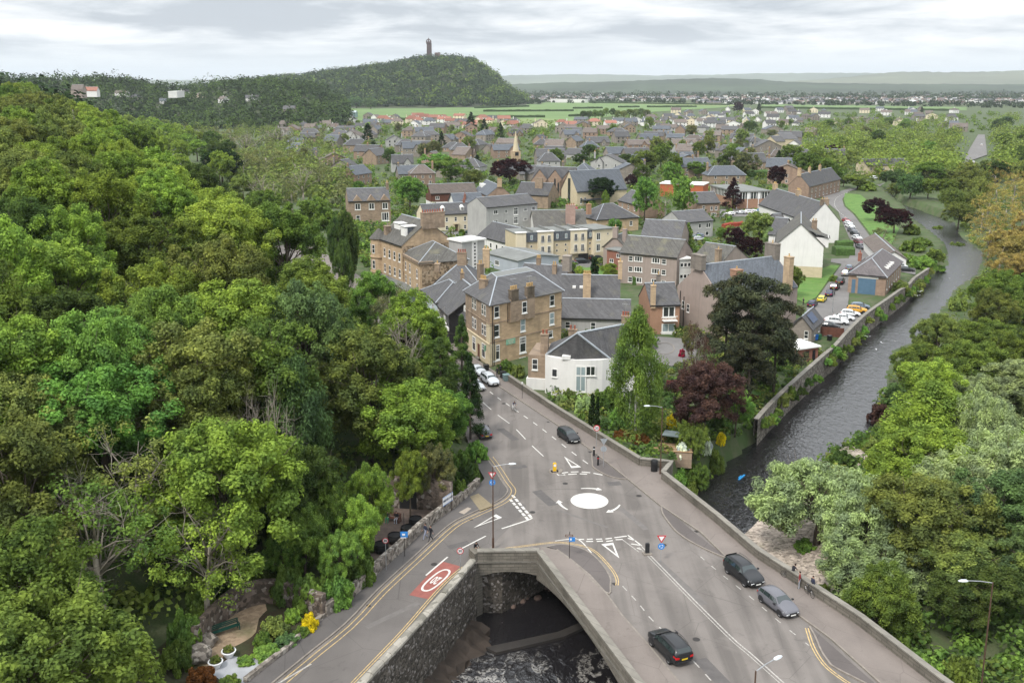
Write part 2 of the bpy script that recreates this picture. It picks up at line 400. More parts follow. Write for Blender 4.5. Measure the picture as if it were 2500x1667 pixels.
def wall_line(name,pts,z0,h,th,m,cope=None,label=None,cat='wall',zf=None,copeh=0.14,copew=0.14,seg=None):
    """masonry wall following a line; zf gives base height"""
    pts = [tuple(p[:2]) for p in pts]
    if seg:
        q = []
        for a,b in zip(pts[:-1],pts[1:]):
            k = max(1,int(math.hypot(b[0] - a[0],b[1] - a[1]) / seg))
            q += [(a[0] + (b[0] - a[0]) * i / k,a[1] + (b[1] - a[1]) * i / k) for i in range(k)]
        pts = q + [pts[-1]]
    root = empty(name,(pts[0][0],pts[0][1],zf(*pts[0]) if zf else z0),0,label,cat)
    ox,oy,oz = root.location
    def body(w,za,zb):
        mb = MB(); L,Rr = strip(pts,w); n = len(L)
        base = [(zf(p[0],p[1]) if zf else z0) - oz for p in pts]
        vs = []
        for i in range(n):
            for (q,dz) in ((L[i],za),(L[i],zb),(Rr[i],zb),(Rr[i],za)): vs.append((q.x - ox,q.y - oy,base[i] + dz))
        fs = []
        for i in range(n - 1):
            a,b = 4 * i,4 * i + 4
            fs += [(a,a + 1,b + 1,b),(a + 1,a + 2,b + 2,b + 1),(a + 2,a + 3,b + 3,b + 2)]
        fs += [(0,3,2,1),(4 * n - 4,4 * n - 3,4 * n - 2,4 * n - 1)]
        mb.add(vs,fs); return mb
    body(th,-0.5,h).build('masonry',m,root)
    if cope: body(th + copew,h,h + copeh).build('cope',cope,root)
    return root
rnd = random.Random(7)
HAZE = 0.000042
# ------------------------------------------------------------------ palette
M_road = mat('asphalt',(0.148,0.132,0.120),0.9,0.12,0.3,0.15,40,kind='road',rot=R(-21),tracks=0.7)
M_road2 = mat('asphalt_side',(0.112,0.101,0.094),0.9,0.12,0.3,0.15,40,kind='road',rot=R(25),tracks=0.2)
M_pave = mat('pavement_tarmac',(0.158,0.135,0.120),0.9,0.1,0.4,0.1,30,kind='road',rot=R(-21),tracks=0.25)
M_kerb = mat('kerb_stone',(0.20,0.175,0.15),0.85,0.2,2,0.1)
M_white = mat('white_marking',(0.56,0.54,0.50),0.7,0.12,3,kind='worn',wear=.5)
M_worn = mat('worn_marking',(0.36,0.34,0.31),0.8,0.3,5,kind='worn',wear=.9)
M_yellow = mat('yellow_marking',(0.46,0.33,0.15),0.75,0.3,2.5,kind='worn',wear=.8)
M_red = mat('red_surfacing',(0.24,0.085,0.07),0.85,0.15,1.2,0.1,30)
M_parapet = mat('parapet_stone',(0.15,0.135,0.112),0.9,0.25,1.1,0.5,kind='stone',bw=0.8,bh=0.3,ms=.03,col2=(0.05,0.047,0.038),stain=0.9)
M_cope = mat('cope_stone',(0.20,0.185,0.158),0.9,0.25,1.4,0.3,6,kind='stone',bw=1.1,bh=3.0,ms=.035,col2=(0.09,0.085,0.065))
M_rubble = mat('rubble_stone',(0.085,0.073,0.06),0.95,0.4,0.8,0.9,kind='rubble',vs=4.6,col2=(0.026,0.023,0.019),fleck=(0.21,0.19,0.175))
M_rubblel = mat('pale_rubble_stone',(0.23,0.20,0.17),0.95,0.3,0.8,0.9,kind='rubble',vs=3.0,col2=(0.07,0.06,0.05),fleck=(0.34,0.31,0.27))
M_sand = mat('sandstone',(0.44,0.325,0.21),0.9,0.2,0.9,0.3,kind='stone',col2=(0.13,0.10,0.075),stain=0.6)
M_sandd = mat('dark_sandstone',(0.28,0.21,0.15),0.9,0.25,0.9,0.4,kind='stone',col2=(0.065,0.055,0.045),stain=0.8)
M_sandr = mat('rubble_sandstone',(0.32,0.24,0.16),0.95,0.3,0.9,0.7,kind='rubble',vs=2.4,col2=(0.10,0.075,0.05),fleck=(0.34,0.27,0.19))
M_grystone = mat('grey_stone',(0.235,0.205,0.175),0.9,0.2,0.9,0.3,kind='stone',col2=(0.09,0.08,0.07),stain=0.6,oi=0.15)
M_redstone = mat('red_sandstone',(0.27,0.19,0.14),0.9,0.2,0.9,0.3,kind='stone',col2=(0.11,0.07,0.055),stain=0.6,oi=0.12)
M_brick = mat('red_brick',(0.27,0.12,0.085),0.9,0.2,0.9,0.2,kind='stone',bw=0.24,bh=0.08,stain=0.2)
M_orangebrick = mat('orange_brick',(0.34,0.20,0.13),0.9,0.15,0.9,0.2,kind='stone',bw=0.24,bh=0.08,stain=0.2)
M_pinkharl = mat('pink_grey_render',(0.30,0.245,0.215),0.95,0.08,0.5,0.15,30,kind='streak')
M_greyharl = mat('grey_render',(0.36,0.355,0.34),0.95,0.08,0.5,0.15,30,kind='streak')
M_whiteharl = mat('white_render',(0.68,0.665,0.64),0.9,0.05,0.4,0.1,30,kind='streak',stain=0.2)
M_cream = mat('cream_render',(0.64,0.56,0.41),0.9,0.06,0.4,0.1,30,kind='streak',stain=0.2)
M_creamst = mat('cream_stone',(0.52,0.44,0.30),0.9,0.1,0.8,0.2,kind='stone',stain=0.15)
M_slate = mat('slate',(0.086,0.084,0.086),0.75,0.25,0.6,0.3,kind='slate',oi=0.15)
M_slateb = mat('blue_slate',(0.095,0.105,0.12),0.65,0.2,0.6,0.25,kind='slate',moss=0.1)
M_slatem = mat('mossy_slate',(0.105,0.10,0.09),0.85,0.25,0.6,0.35,kind='slate',moss=0.8)
M_tile = mat('red_tile',(0.27,0.12,0.085),0.8,0.25,0.6,0.3,kind='slate',moss=0.3,oi=0.25)
M_browntile = mat('brown_tile',(0.14,0.115,0.10),0.8,0.25,0.6,0.3,kind='slate',oi=0.2)
M_feltg = mat('grey_roof_felt',(0.17,0.175,0.165),0.9,0.15,0.4,0.1)
M_lead = mat('lead',(0.34,0.37,0.40),0.5,0.15,1.5)
M_frame = mat('white_painted_wood',(0.74,0.73,0.70),0.5,0.05,2)
M_frameb = mat('brown_painted_wood',(0.12,0.07,0.05),0.5,0.1,2)
M_glass = glassmat('window_glass',(0.030,0.033,0.036))
M_glassc = glassmat('window_glass_with_curtain',(0.26,0.32,0.33),0.25)
M_pot = mat('buff_chimney_pot',(0.45,0.30,0.13),0.8,0.2,3)
M_potr = mat('red_chimney_pot',(0.28,0.085,0.05),0.8,0.2,3)
M_black = mat('black_paint',(0.018,0.018,0.019),0.45,0.1,2)
M_iron = mat('cast_iron',(0.03,0.026,0.024),0.6,0.1,2)
M_rust = mat('brown_painted_steel',(0.085,0.05,0.035),0.6,0.3,2)
M_steel = mat('galvanised_steel',(0.36,0.37,0.38),0.45,0.15,3,metal=0.5)
M_wood = mat('dark_timber',(0.11,0.045,0.03),0.8,0.2,2)
M_woodl = mat('pale_timber',(0.34,0.22,0.12),0.8,0.2,2)
M_blue = mat('blue_painted_door',(0.085,0.15,0.22),0.5,0.1,1)
M_shopblue = mat('pale_blue_shopfront',(0.46,0.53,0.57),0.6,0.1,1)
M_grass = mat('grass',(0.075,0.135,0.028),0.95,0.3,0.6,0.5,kind='ground',col2=(0.105,0.155,0.04))
M_lawn = mat('mown_lawn',(0.09,0.185,0.035),0.95,0.2,0.5,0.3,kind='ground',col2=(0.125,0.21,0.05))
M_earth = mat('woodland_floor',(0.045,0.048,0.022),0.97,0.3,0.4,0.6,kind='ground',col2=(0.05,0.033,0.02))
M_field = mat('pasture',(0.115,0.180,0.058),0.95,0.12,0.01,0,kind=None)
M_field2 = mat('pale_pasture',(0.155,0.20,0.07),0.95,0.12,0.01,0)
M_gravel = mat('river_gravel',(0.42,0.355,0.30),0.95,0.3,0.6,0.8,kind='pebble',col2=(0.19,0.16,0.135))
M_path = mat('buff_gravel_path',(0.33,0.245,0.165),0.95,0.12,0.8,0.5,kind='pebble',col2=(0.25,0.18,0.12))
M_greygravel = mat('grey_gravel',(0.34,0.345,0.36),0.95,0.12,0.8,0.4)
M_skin = mat('skin',(0.42,0.25,0.18),0.6,0.05,3)
def M_cloth(name,c): return mat(name,c,0.9,0.1,3)
M_bark = mat('bark',(0.10,0.08,0.06),0.95,0.35,1.2,0.6,6)
M_barkp = mat('pale_bark',(0.26,0.23,0.185),0.95,0.3,1.2,0.5,6)
M_barkb = mat('birch_bark',(0.42,0.41,0.38),0.9,0.5,2.5,0.4,6)
LEAF = {
 'lime': leafmat('lime_green_leaves',(0.155,0.222,0.042)),'mid': leafmat('mid_green_leaves',(0.102,0.150,0.034)),
 'olive': leafmat('olive_green_leaves',(0.125,0.155,0.044)),'dark': leafmat('dark_green_leaves',(0.062,0.096,0.028)),
 'brown': leafmat('brown_green_leaves',(0.120,0.130,0.055)),'silver': leafmat('silver_green_leaves',(0.235,0.268,0.125),yellow=0.05),
 'blue': leafmat('blue_green_leaves',(0.082,0.125,0.048),yellow=0.1),'purple': leafmat('copper_purple_leaves',(0.040,0.016,0.018),yellow=0.2),
 'copper': leafmat('copper_brown_leaves',(0.095,0.056,0.046),yellow=0.1),'conifer': leafmat('conifer_needles',(0.022,0.040,0.015),0.1),
 'pine': leafmat('pine_needles',(0.052,0.059,0.034),0.1,yellow=0.3),'gold': leafmat('golden_leaves',(0.25,0.20,0.065),yellow=0.1),
 'yellow': leafmat('yellow_blossom',(0.55,0.42,0.02),yellow=0),'flower': leafmat('white_blossom',(0.50,0.50,0.46),yellow=0),
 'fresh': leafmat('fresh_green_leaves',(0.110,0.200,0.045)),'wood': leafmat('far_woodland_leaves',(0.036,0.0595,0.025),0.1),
 'rust': leafmat('russet_leaves',(0.14,0.062,0.02),yellow=0.1),'cherry': leafmat('pale_green_blossom',(0.24,0.30,0.12),yellow=0.05),
 'red': leafmat('crimson_blossom',(0.40,0.02,0.045),yellow=0)}

# ------------------------------------------------------------------ trees
def leaves_mesh(name,pos,nrm,size,m,aspect=0.55,rng=None,hang=None):
    rng = rng or np.random.default_rng(1); N = len(pos)
    t = rng.normal(size=(N,3))
    if hang is not None: t = np.tile(np.array(hang,float),(N,1)) + 0.35 * t
    t -= nrm * (t * nrm).sum(1,keepdims=True); t /= np.linalg.norm(t,axis=1,keepdims=True) + 1e-9
    b = np.cross(nrm,t); s = size[:,None]
    v = np.empty((N,4,3)); fold = nrm * s * 0.18
    v[:,0] = pos + t * s; v[:,1] = pos + b * s * aspect + fold; v[:,2] = pos - t * s; v[:,3] = pos - b * s * aspect + fold
    me = bpy.data.meshes.new(name); me.vertices.add(4 * N); me.loops.add(4 * N); me.polygons.add(N)
    me.vertices.foreach_set('co',v.reshape(-1).astype(np.float32)); me.loops.foreach_set('vertex_index',np.arange(4 * N,dtype=np.int32))
    me.polygons.foreach_set('loop_start',np.arange(0,4 * N,4,dtype=np.int32))
    me.update(calc_edges=True); me.materials.append(m); return me
def unit(rng,n): v = rng.normal(size=(n,3)); return v / np.linalg.norm(v,axis=1,keepdims=True)
def shell_leaves(rng,centers,radii,per,size,up=0.35,depth=0.35):
    C = np.repeat(centers,per,axis=0); Rr = np.repeat(radii,per,axis=0)
    d = unit(rng,len(C)); d[:,2] = d[:,2] * 0.85 + 0.18; d /= np.linalg.norm(d,axis=1,keepdims=True)
    rr = 1 - depth * rng.random(len(C)) ** 1.5
    p = C + d * (Rr if Rr.ndim == 2 else Rr[:,None]) * rr[:,None]
    n = d * 0.7 + unit(rng,len(C)) * 0.55; n[:,2] += up; n /= np.linalg.norm(n,axis=1,keepdims=True)
    s = size * (0.65 + 0.7 * rng.random(len(C))); return p,n,s
TREES = {}
def branches(rng,trunkH,targets,r0,lean=0.0,n=6,twigs=0,wob=0.5):
    mb = MB(); top = (lean,0.0,trunkH)
    pts = [(0,0,-0.8),(lean * 0.15 + 0.05,0.05,trunkH * 0.35),(lean * 0.6,-0.08,trunkH * 0.7),top]
    mb.tube(pts,[r0 * 1.25,r0,r0 * 0.82,r0 * 0.6],n)
    for t in targets:
        t = np.array(t); f = 0.55 + 0.4 * rng.random(); st = np.array([lean * f,0,trunkH * f * (0.95 if t[2] > trunkH * .8 else 0.8)])
        mid = st * 0.45 + t * 0.55 + rng.normal(size=3) * wob * 0.5; mid[2] += 0.4
        mb.tube([tuple(st),tuple(mid),tuple(t)],[r0 * 0.42,r0 * 0.24,r0 * 0.07],5)
        for _ in range(twigs):
            q = mid * 0.4 + t * 0.6; e = q + rng.normal(size=3) * np.array([1,1,0.8]) * 1.5 + np.array([0,0,0.9])
            m2 = (q + e) / 2 + rng.normal(size=3) * 0.2
            mb.tube([tuple(q),tuple(m2),tuple(e)],[r0 * 0.12,r0 * 0.075,r0 * 0.03],4)
    return mb
def make_tree(key,kind,leaf,seed,R_=6.0,H=16.0,lod=0):
    """returns (crown mesh, trunk mesh); crown centre at 0.62 H"""
    rng = np.random.default_rng(seed); lm = LEAF[leaf] if leaf else None
    q = {0: 1.0,1: 0.3,2: 0.07}[lod]; sz = {0: 1.0,1: 1.65,2: 3.0}[lod]
    cm = None; bark = M_bark
    if kind in ('broad','sparse'):
        cz = 0.56 * H; hz = 0.43 * H; nl = 22 if kind == 'broad' else 15
        d = unit(rng,nl * 3); d = d[d[:,2] > -0.8][:nl]; nl = len(d)
        rad = 0.55 + 0.25 * rng.random(nl)
        L = np.column_stack([d[:,0] * R_ * rad,d[:,1] * R_ * rad,cz + d[:,2] * hz * rad]); Lr = R_ * (0.26 + 0.17 * rng.random(nl))
        ns = 11; c2 = np.repeat(L,ns,0) + unit(rng,nl * ns) * np.repeat(Lr,ns)[:,None] * np.array([1,1,0.8]); r2 = R_ * (0.09 + 0.09 * rng.random(nl * ns))
        keep = rng.random(len(c2)) < (0.95 if kind == 'broad' else 0.45); c2,r2 = c2[keep],r2[keep]
        per = int((215 if kind == 'broad' else 60) * q)
        p,n,s = shell_leaves(rng,c2,r2,max(per,4),0.155 * sz,depth=0.7)
        p[:,2] += (rng.random(len(p)) - .5) * 0.3
        cm = leaves_mesh('crown',p,n,s,lm,0.6,rng)
        tr = branches(rng,H * 0.55,L if lod == 0 else L[:6],0.30,rng.normal() * 0.5,twigs=(9 if kind == 'sparse' else 3) if lod == 0 else 0)
        if kind == 'sparse': bark = M_barkp
    elif kind == 'bare':
        nl = 16; d = unit(rng,nl * 3); d = d[d[:,2] > 0.0][:nl]
        L = np.column_stack([d[:,0] * R_ * 0.8,d[:,1] * R_ * 0.8,0.55 * H + d[:,2] * 0.45 * H]); bark = M_barkp
        tr = branches(rng,H * 0.45,L,0.28,0.6,twigs=6,wob=1.0)
    elif kind == 'birch':
        nc = 130; z = rng.random(nc) ** 0.9; rr = R_ * 0.8 * np.sin(np.clip(z * 0.9 + 0.12,0,1) * math.pi) ** 0.7 * np.sqrt(rng.random(nc)); a = rng.random(nc) * 6.283
        C = np.column_stack([rr * np.cos(a),rr * np.sin(a),H * (0.16 + 0.80 * z)]); r2 = np.column_stack([np.full(nc,R_ * 0.17),np.full(nc,R_ * 0.17),np.full(nc,R_ * 0.34)])
        p,n,s = shell_leaves(rng,C,r2,max(4,int(170 * q)),0.20 * sz,0.1,0.8)
        cm = leaves_mesh('crown',p,n,s,lm,0.35,rng,hang=(0,0,-1)); bark = M_barkb
        tr = branches(rng,H * 0.9,C[:10] if lod == 0 else C[:4],0.17,0.2)
    elif kind == 'willow':
        nl = 40; d = unit(rng,nl * 3); d = d[d[:,2] > -0.75][:nl]; nl = len(d); rad = 0.5 + 0.38 * rng.random(nl)
        L = np.column_stack([d[:,0] * R_ * rad,d[:,1] * R_ * rad,0.55 * H + d[:,2] * 0.42 * H * rad]); Lr = R_ * (0.2 + 0.16 * rng.random(nl))
        ns = 9; c2 = np.repeat(L,ns,0) + unit(rng,nl * ns) * np.repeat(Lr,ns)[:,None]; r2 = np.column_stack([np.full(nl * ns,R_ * 0.11)] * 2 + [np.full(nl * ns,R_ * 0.15)])
        p,n,s = shell_leaves(rng,c2,r2,max(4,int(105 * q)),0.20 * sz,0.45,0.8)
        cm = leaves_mesh('crown',p,n,s,lm,0.36,rng,hang=(0.3,0.1,.7))
        tr = branches(rng,H * 0.45,L if lod == 0 else L[:5],0.30,0.7,twigs=2 if lod == 0 else 0)
    elif kind == 'conifer':
        nc = 110; z = rng.random(nc); rr = R_ * 0.92 * (1 - z) ** 0.8 * (0.55 + 0.45 * rng.random(nc)); a = rng.random(nc) * 6.283
        C = np.column_stack([rr * np.cos(a),rr * np.sin(a),H * (0.08 + 0.88 * z)]); r2 = R_ * np.column_stack([0.10 + 0.18 * (1 - z)] * 2 + [0.12 + 0.05 * (1 - z)])
        p,n,s = shell_leaves(rng,C,r2,max(4,int(120 * q)),0.22 * sz,0.2,0.7)
        cm = leaves_mesh('crown',p,n,s,lm,0.4,rng); tr = branches(rng,H * 0.9,[],0.25)
    elif kind == 'pine':
        nl = 60; z = rng.random(nl) ** 0.8; a = rng.random(nl) * 6.283; rr = R_ * (0.25 + 0.75 * rng.random(nl)) * np.sin(np.clip(0.25 + z * 0.72,0,1) * math.pi) ** 0.5
        L = np.column_stack([rr * np.cos(a),rr * np.sin(a),H * (0.2 + 0.74 * z)])
        ns = 5; c2 = np.repeat(L,ns,0) + unit(rng,nl * ns) * R_ * 0.17 * np.array([1,1,0.35]); r2 = np.column_stack([np.full(nl * ns,R_ * 0.15)] * 2 + [np.full(nl * ns,R_ * 0.08)])
        p,n,s = shell_leaves(rng,c2,r2,max(4,int(95 * q)),0.21 * sz,0.5,0.8)
        cm = leaves_mesh('crown',p,n,s,lm,0.45,rng); tr = branches(rng,H * 0.85,L[:22] if lod == 0 else L[:5],0.28)
    elif kind == 'shrub':
        nc = 46; d = unit(rng,nc * 3); d = d[d[:,2] > -0.1][:nc]; nc = len(d); rad = 0.45 + 0.4 * rng.random(nc)
        C = np.column_stack([d[:,0] * R_ * rad,d[:,1] * R_ * rad,d[:,2] * H * 0.8 * rad + H * 0.12]); r2 = np.column_stack([np.full(nc,R_ * 0.2)] * 2 + [np.full(nc,min(R_ * 0.2,H * .2))])
        p,n,s = shell_leaves(rng,C,r2,max(5,int(150 * q)),0.15 * sz,0.3,0.7)
        cm = leaves_mesh('crown',p,n,s,lm,0.6,rng)
        tr = MB()
        for k in range(5):
            a = k * 1.256 + .3; tr.tube([(0.1 * math.cos(a),0.1 * math.sin(a),-0.4),(R_ * 0.3 * math.cos(a),R_ * 0.3 * math.sin(a),H * 0.5)],[0.07,0.03],5)
    elif kind == 'column':
        nc = 40; z = rng.random(nc); a = rng.random(nc) * 6.283; rr = R_ * 0.6 * np.sin(np.clip(0.12 + z * .86,0,1) * math.pi) ** 0.6
        C = np.column_stack([rr * np.cos(a),rr * np.sin(a),H * (0.05 + 0.9 * z)]); p,n,s = shell_leaves(rng,C,np.full(nc,R_ * 0.42),max(5,int(120 * q)),0.13 * sz,0.1,0.7)
        cm = leaves_mesh('crown',p,n,s,lm,0.5,rng); tr = branches(rng,H * 0.8,[],0.12)
    tm = tr.mesh('trunk',bark,smooth=True)
    TREES[key] = (cm,tm,R_,H,kind); return TREES[key]
BASEDIM = {'broad': (6,16),'sparse': (6,16),'bare': (5,14),'birch': (5,16),'willow': (6,11),'conifer': (4.5,18),'pine': (7,17),'shrub': (2.2,2.4),'column': (0.8,5)}
CF = {'broad': 0.56,'sparse': 0.56,'bare': 0.62,'birch': 0.55,'willow': 0.52,'conifer': 0.42,'pine': 0.55,'shrub': 0.42,'column': 0.5}
NVAR = {'broad': 4,'sparse': 2,'willow': 2,'shrub': 2,'pine': 1,'conifer': 2,'birch': 2}
TNAME = {'broad': ('broadleaf_tree','broadleaf tree','tree'),'sparse': ('broadleaf_tree','thinly leaved tree','tree'),'bare': ('dead_tree','bare tree','tree'),
         'birch': ('birch_tree','birch tree','tree'),'willow': ('willow_tree','willow tree','tree'),'conifer': ('conifer_tree','cone shaped conifer','tree'),
         'pine': ('pine_tree','spreading pine tree','tree'),'shrub': ('shrub','shrub','shrub'),'column': ('cypress_tree','narrow cypress','tree')}
LCOL = {'lime': 'lime green','mid': 'mid green','olive': 'olive green','dark': 'dark green','brown': 'brownish green','silver': 'silvery green','blue': 'bluish green',
        'purple': 'deep purple','copper': 'copper brown','conifer': 'blackish green','pine': 'dark','gold': 'golden','yellow': 'yellow flowering','flower': 'white flowering',
        'fresh': 'bright green','rust': 'russet','cherry': 'pale blossoming','red': 'crimson flowering',None: 'leafless grey'}
base_mesh = {}
AUTO = []   # things that get their distinguishing label at the end
def tree_kit(kind,leaf,var,lod):
    key = (kind,leaf,var,lod)
    if key in TREES: return TREES[key]
    bk = (kind,var,lod)
    if bk in base_mesh:      # same shape in another leaf colour
        cm,tm,r,h,k = base_mesh[bk]
        c2 = None
        if cm: c2 = cm.copy(); c2.materials.clear(); c2.materials.append(LEAF[leaf])
        TREES[key] = (c2,tm,r,h,k); return TREES[key]
    r,h = BASEDIM[kind]; t = make_tree(key,kind,leaf,11 + var * 17 + len(kind) * 3,r,h,lod); base_mesh[bk] = t; return t
def plant(x,y,z,kind,leaf,rad,H,label=None,group=None,lod=None,rz=None):
    zc = zdepth(x,y,z)
    if lod is None: lod = 0 if zc < 260 else (1 if zc < 620 else 2)
    if kind == 'shrub': lod = 0 if zc < 150 else (1 if zc < 420 else 2)
    var = rnd.randrange(NVAR.get(kind,1)); cm,tm,r,h,k = tree_kit(kind,leaf,var,lod)
    nm,tn,cat = TNAME[kind]
    root = empty(nm,(x,y,z),rnd.random() * 6.28 if rz is None else rz,label,cat,group); root.scale = (rad / r,rad / r,H / h)
    if cm: link('crown',cm,root)
    link('trunk',tm,root)
    if not label:
        size = 'small' if H < 8 else ('tall' if H > 17 else 'medium')
        if kind == 'shrub': size = 'low' if H < 2.2 else 'large'
        AUTO.append((root,f"{size} {LCOL[leaf]} {tn}",x,y,z + H * CF[kind],cat))
    return root
def tree_px(u,v,rpx,kind,leaf,H,**kw):
    """tree whose crown is centred on this line of sight and stands on the ground below"""
    x,y,z = G(u,v,H * CF[kind]); zc = zdepth(x,y,z + H * CF[kind]); return plant(x,y,z,kind,leaf,rpx * zc / FPX,H,**kw)
# ------------------------------------------------------------------ terrain, water
PARAP = [P(u,v,1) for u,v in [(1244,918),(1359,994),(1456,1053),(1563,1119)]]
PAR2 = [P(1563,1119,1),P(1640,1127,1),P(1619,1152,1)]
BRR = [P(u,v,1) for u,v in [(1619,1152),(1750,1255),(1850,1340),(1993,1432),(2103,1504),(2297,1653)]]
bdir = Vector(BRR[-1]) - Vector(BRR[1]); bdir.normalize()
BRR.append(tuple(Vector(BRR[-1]) + bdir * 45))
KERBR = [P(u,v,0) for u,v in [(1216,942),(1364,1040),(1456,1109),(1533,1170),(1609,1232),(1711,1300),(1773,1361),(1948,1501),(2029,1560),(2148,1667)]]
KERBR = [(-17,176),(-9.8,163)] + KERBR + [tuple(Vector(KERBR[-1]) + bdir * 40)]
CORN = (-3.2,90.8); CORN2 = (2.7,91.0)
BRL = [CORN2,(6.2,79.8),(10.0,68.7),(24.0,27.0)]
WALL_L = [(-3.4,90.6),(-3.9,89.3),(-5.9,83.9),(-7.2,80.5),(-9.3,75.2),(-11.9,68.9),(-22,44)]
YL = [P(u,v) for u,v in [(1210,1137),(1234,1175),(1249,1198),(1234,1219),(1201,1237),(1150,1260),(1104,1285),(1035,1348),(932,1443),(850,1529),(690,1660)]]
YL = [(-4.6,123),(-3.4,120)] + YL + [(-30,46)]
WLB = [P(u,v) for u,v in [(930,1390),(850,1467),(793,1506),(751,1539),(700,1590),(664,1616),(599,1667)]]
CAFEW = [P(u,v) for u,v in [(1183,1170),(1168,1186),(1112,1236),(1025,1302),(975,1350),(930,1390)]]
ZONE = [(-13.2,66.5),(-3.6,90.3),CORN2,(10,68.7),(24,27),(60,22),BRR[-1],BRR[-2],BRR[3],BRR[2],BRR[1],BRR[0],PAR2[1],PARAP[3],PARAP[2],PARAP[1],PARAP[0],
        (-7.5,168),(-24,205),(-62,290),(-72,286),(-36,207),(-16,163),(-9.5,142),(-6.6,128),(-4.9,119),(-6.5,113)] + CAFEW[1:] + WLB[1:] + [(-34,46),(-22,40)]
def road_drop(x,y,z):
    d,_ = seg_dist(x,y,ZONE + ZONE[:1]); ins = inpoly(x,y,ZONE) & (z > -4) & ~inpoly(x,y,RIVER)
    z = np.where(ins,np.minimum(z,0) - 0.5,z)
    bank = (~ins) & (d < 1.6) & (z > -4); return np.where(bank,np.minimum(z,-0.15),z)
def build_terrain():
    fx = list(np.arange(-150,232,1.6)); fy = list(np.arange(36,470,1.6))
    def outer(a,lim,g=1.13,s=3.0):
        r = []; st = s
        while abs(a) < lim: a += st if lim > 0 and a > -1e9 and s > 0 else st; r.append(a); st *= g
        return r
    px_ = []; st = 3.0; a = 232.0
    while a < 14000: px_.append(a); a += st; st *= 1.1
    nx_ = []; st = 3.0; a = -150.0
    while a > -12000: a -= st; st *= 1.1; nx_.append(a)
    py_ = []; st = 3.0; a = 470.0
    while a < 22000: py_.append(a); a += st; st *= 1.06
    X = np.array(nx_[::-1] + fx + px_); Y = np.array([-400,-150,-60,-10,20] + fy + py_)
    gx,gy = np.meshgrid(X,Y); z = T(gx.ravel(),gy.ravel()); z = road_drop(gx.ravel(),gy.ravel(),z)
    ptb = np.sin(gx.ravel() * 1.3 + gy.ravel() * 0.7) * np.sin(gy.ravel() * 1.1 - gx.ravel() * 0.5) * 0.12
    z = z + np.where((z > 1) | (z < -1.2),ptb,0)
    nX,nY = len(X),len(Y); v = np.column_stack([gx.ravel(),gy.ravel(),z]).astype(np.float32)
    i = np.arange(nX * nY).reshape(nY,nX); q = np.stack([i[:-1,:-1],i[:-1,1:],i[1:,1:],i[1:,:-1]],-1).reshape(-1,4)
    me = bpy.data.meshes.new('ground'); me.vertices.add(len(v)); me.loops.add(q.size); me.polygons.add(len(q))
    me.vertices.foreach_set('co',v.ravel()); me.loops.foreach_set('vertex_index',q.ravel().astype(np.int32))
    me.polygons.foreach_set('loop_start',np.arange(0,q.size,4,dtype=np.int32)); me.update(calc_edges=True)
    me.materials.append(M_groundmix()); me.polygons.foreach_set('use_smooth',np.ones(len(q),bool))
    o = bpy.data.objects.new('ground',me); COL.objects.link(o); struct(o)
def M_groundmix():
    m = mat('ground_cover',(0.060,0.095,0.030),0.97,0.3,0.12,0.4,kind='ground',col2=(0.095,0.105,0.055)); return m
build_terrain()
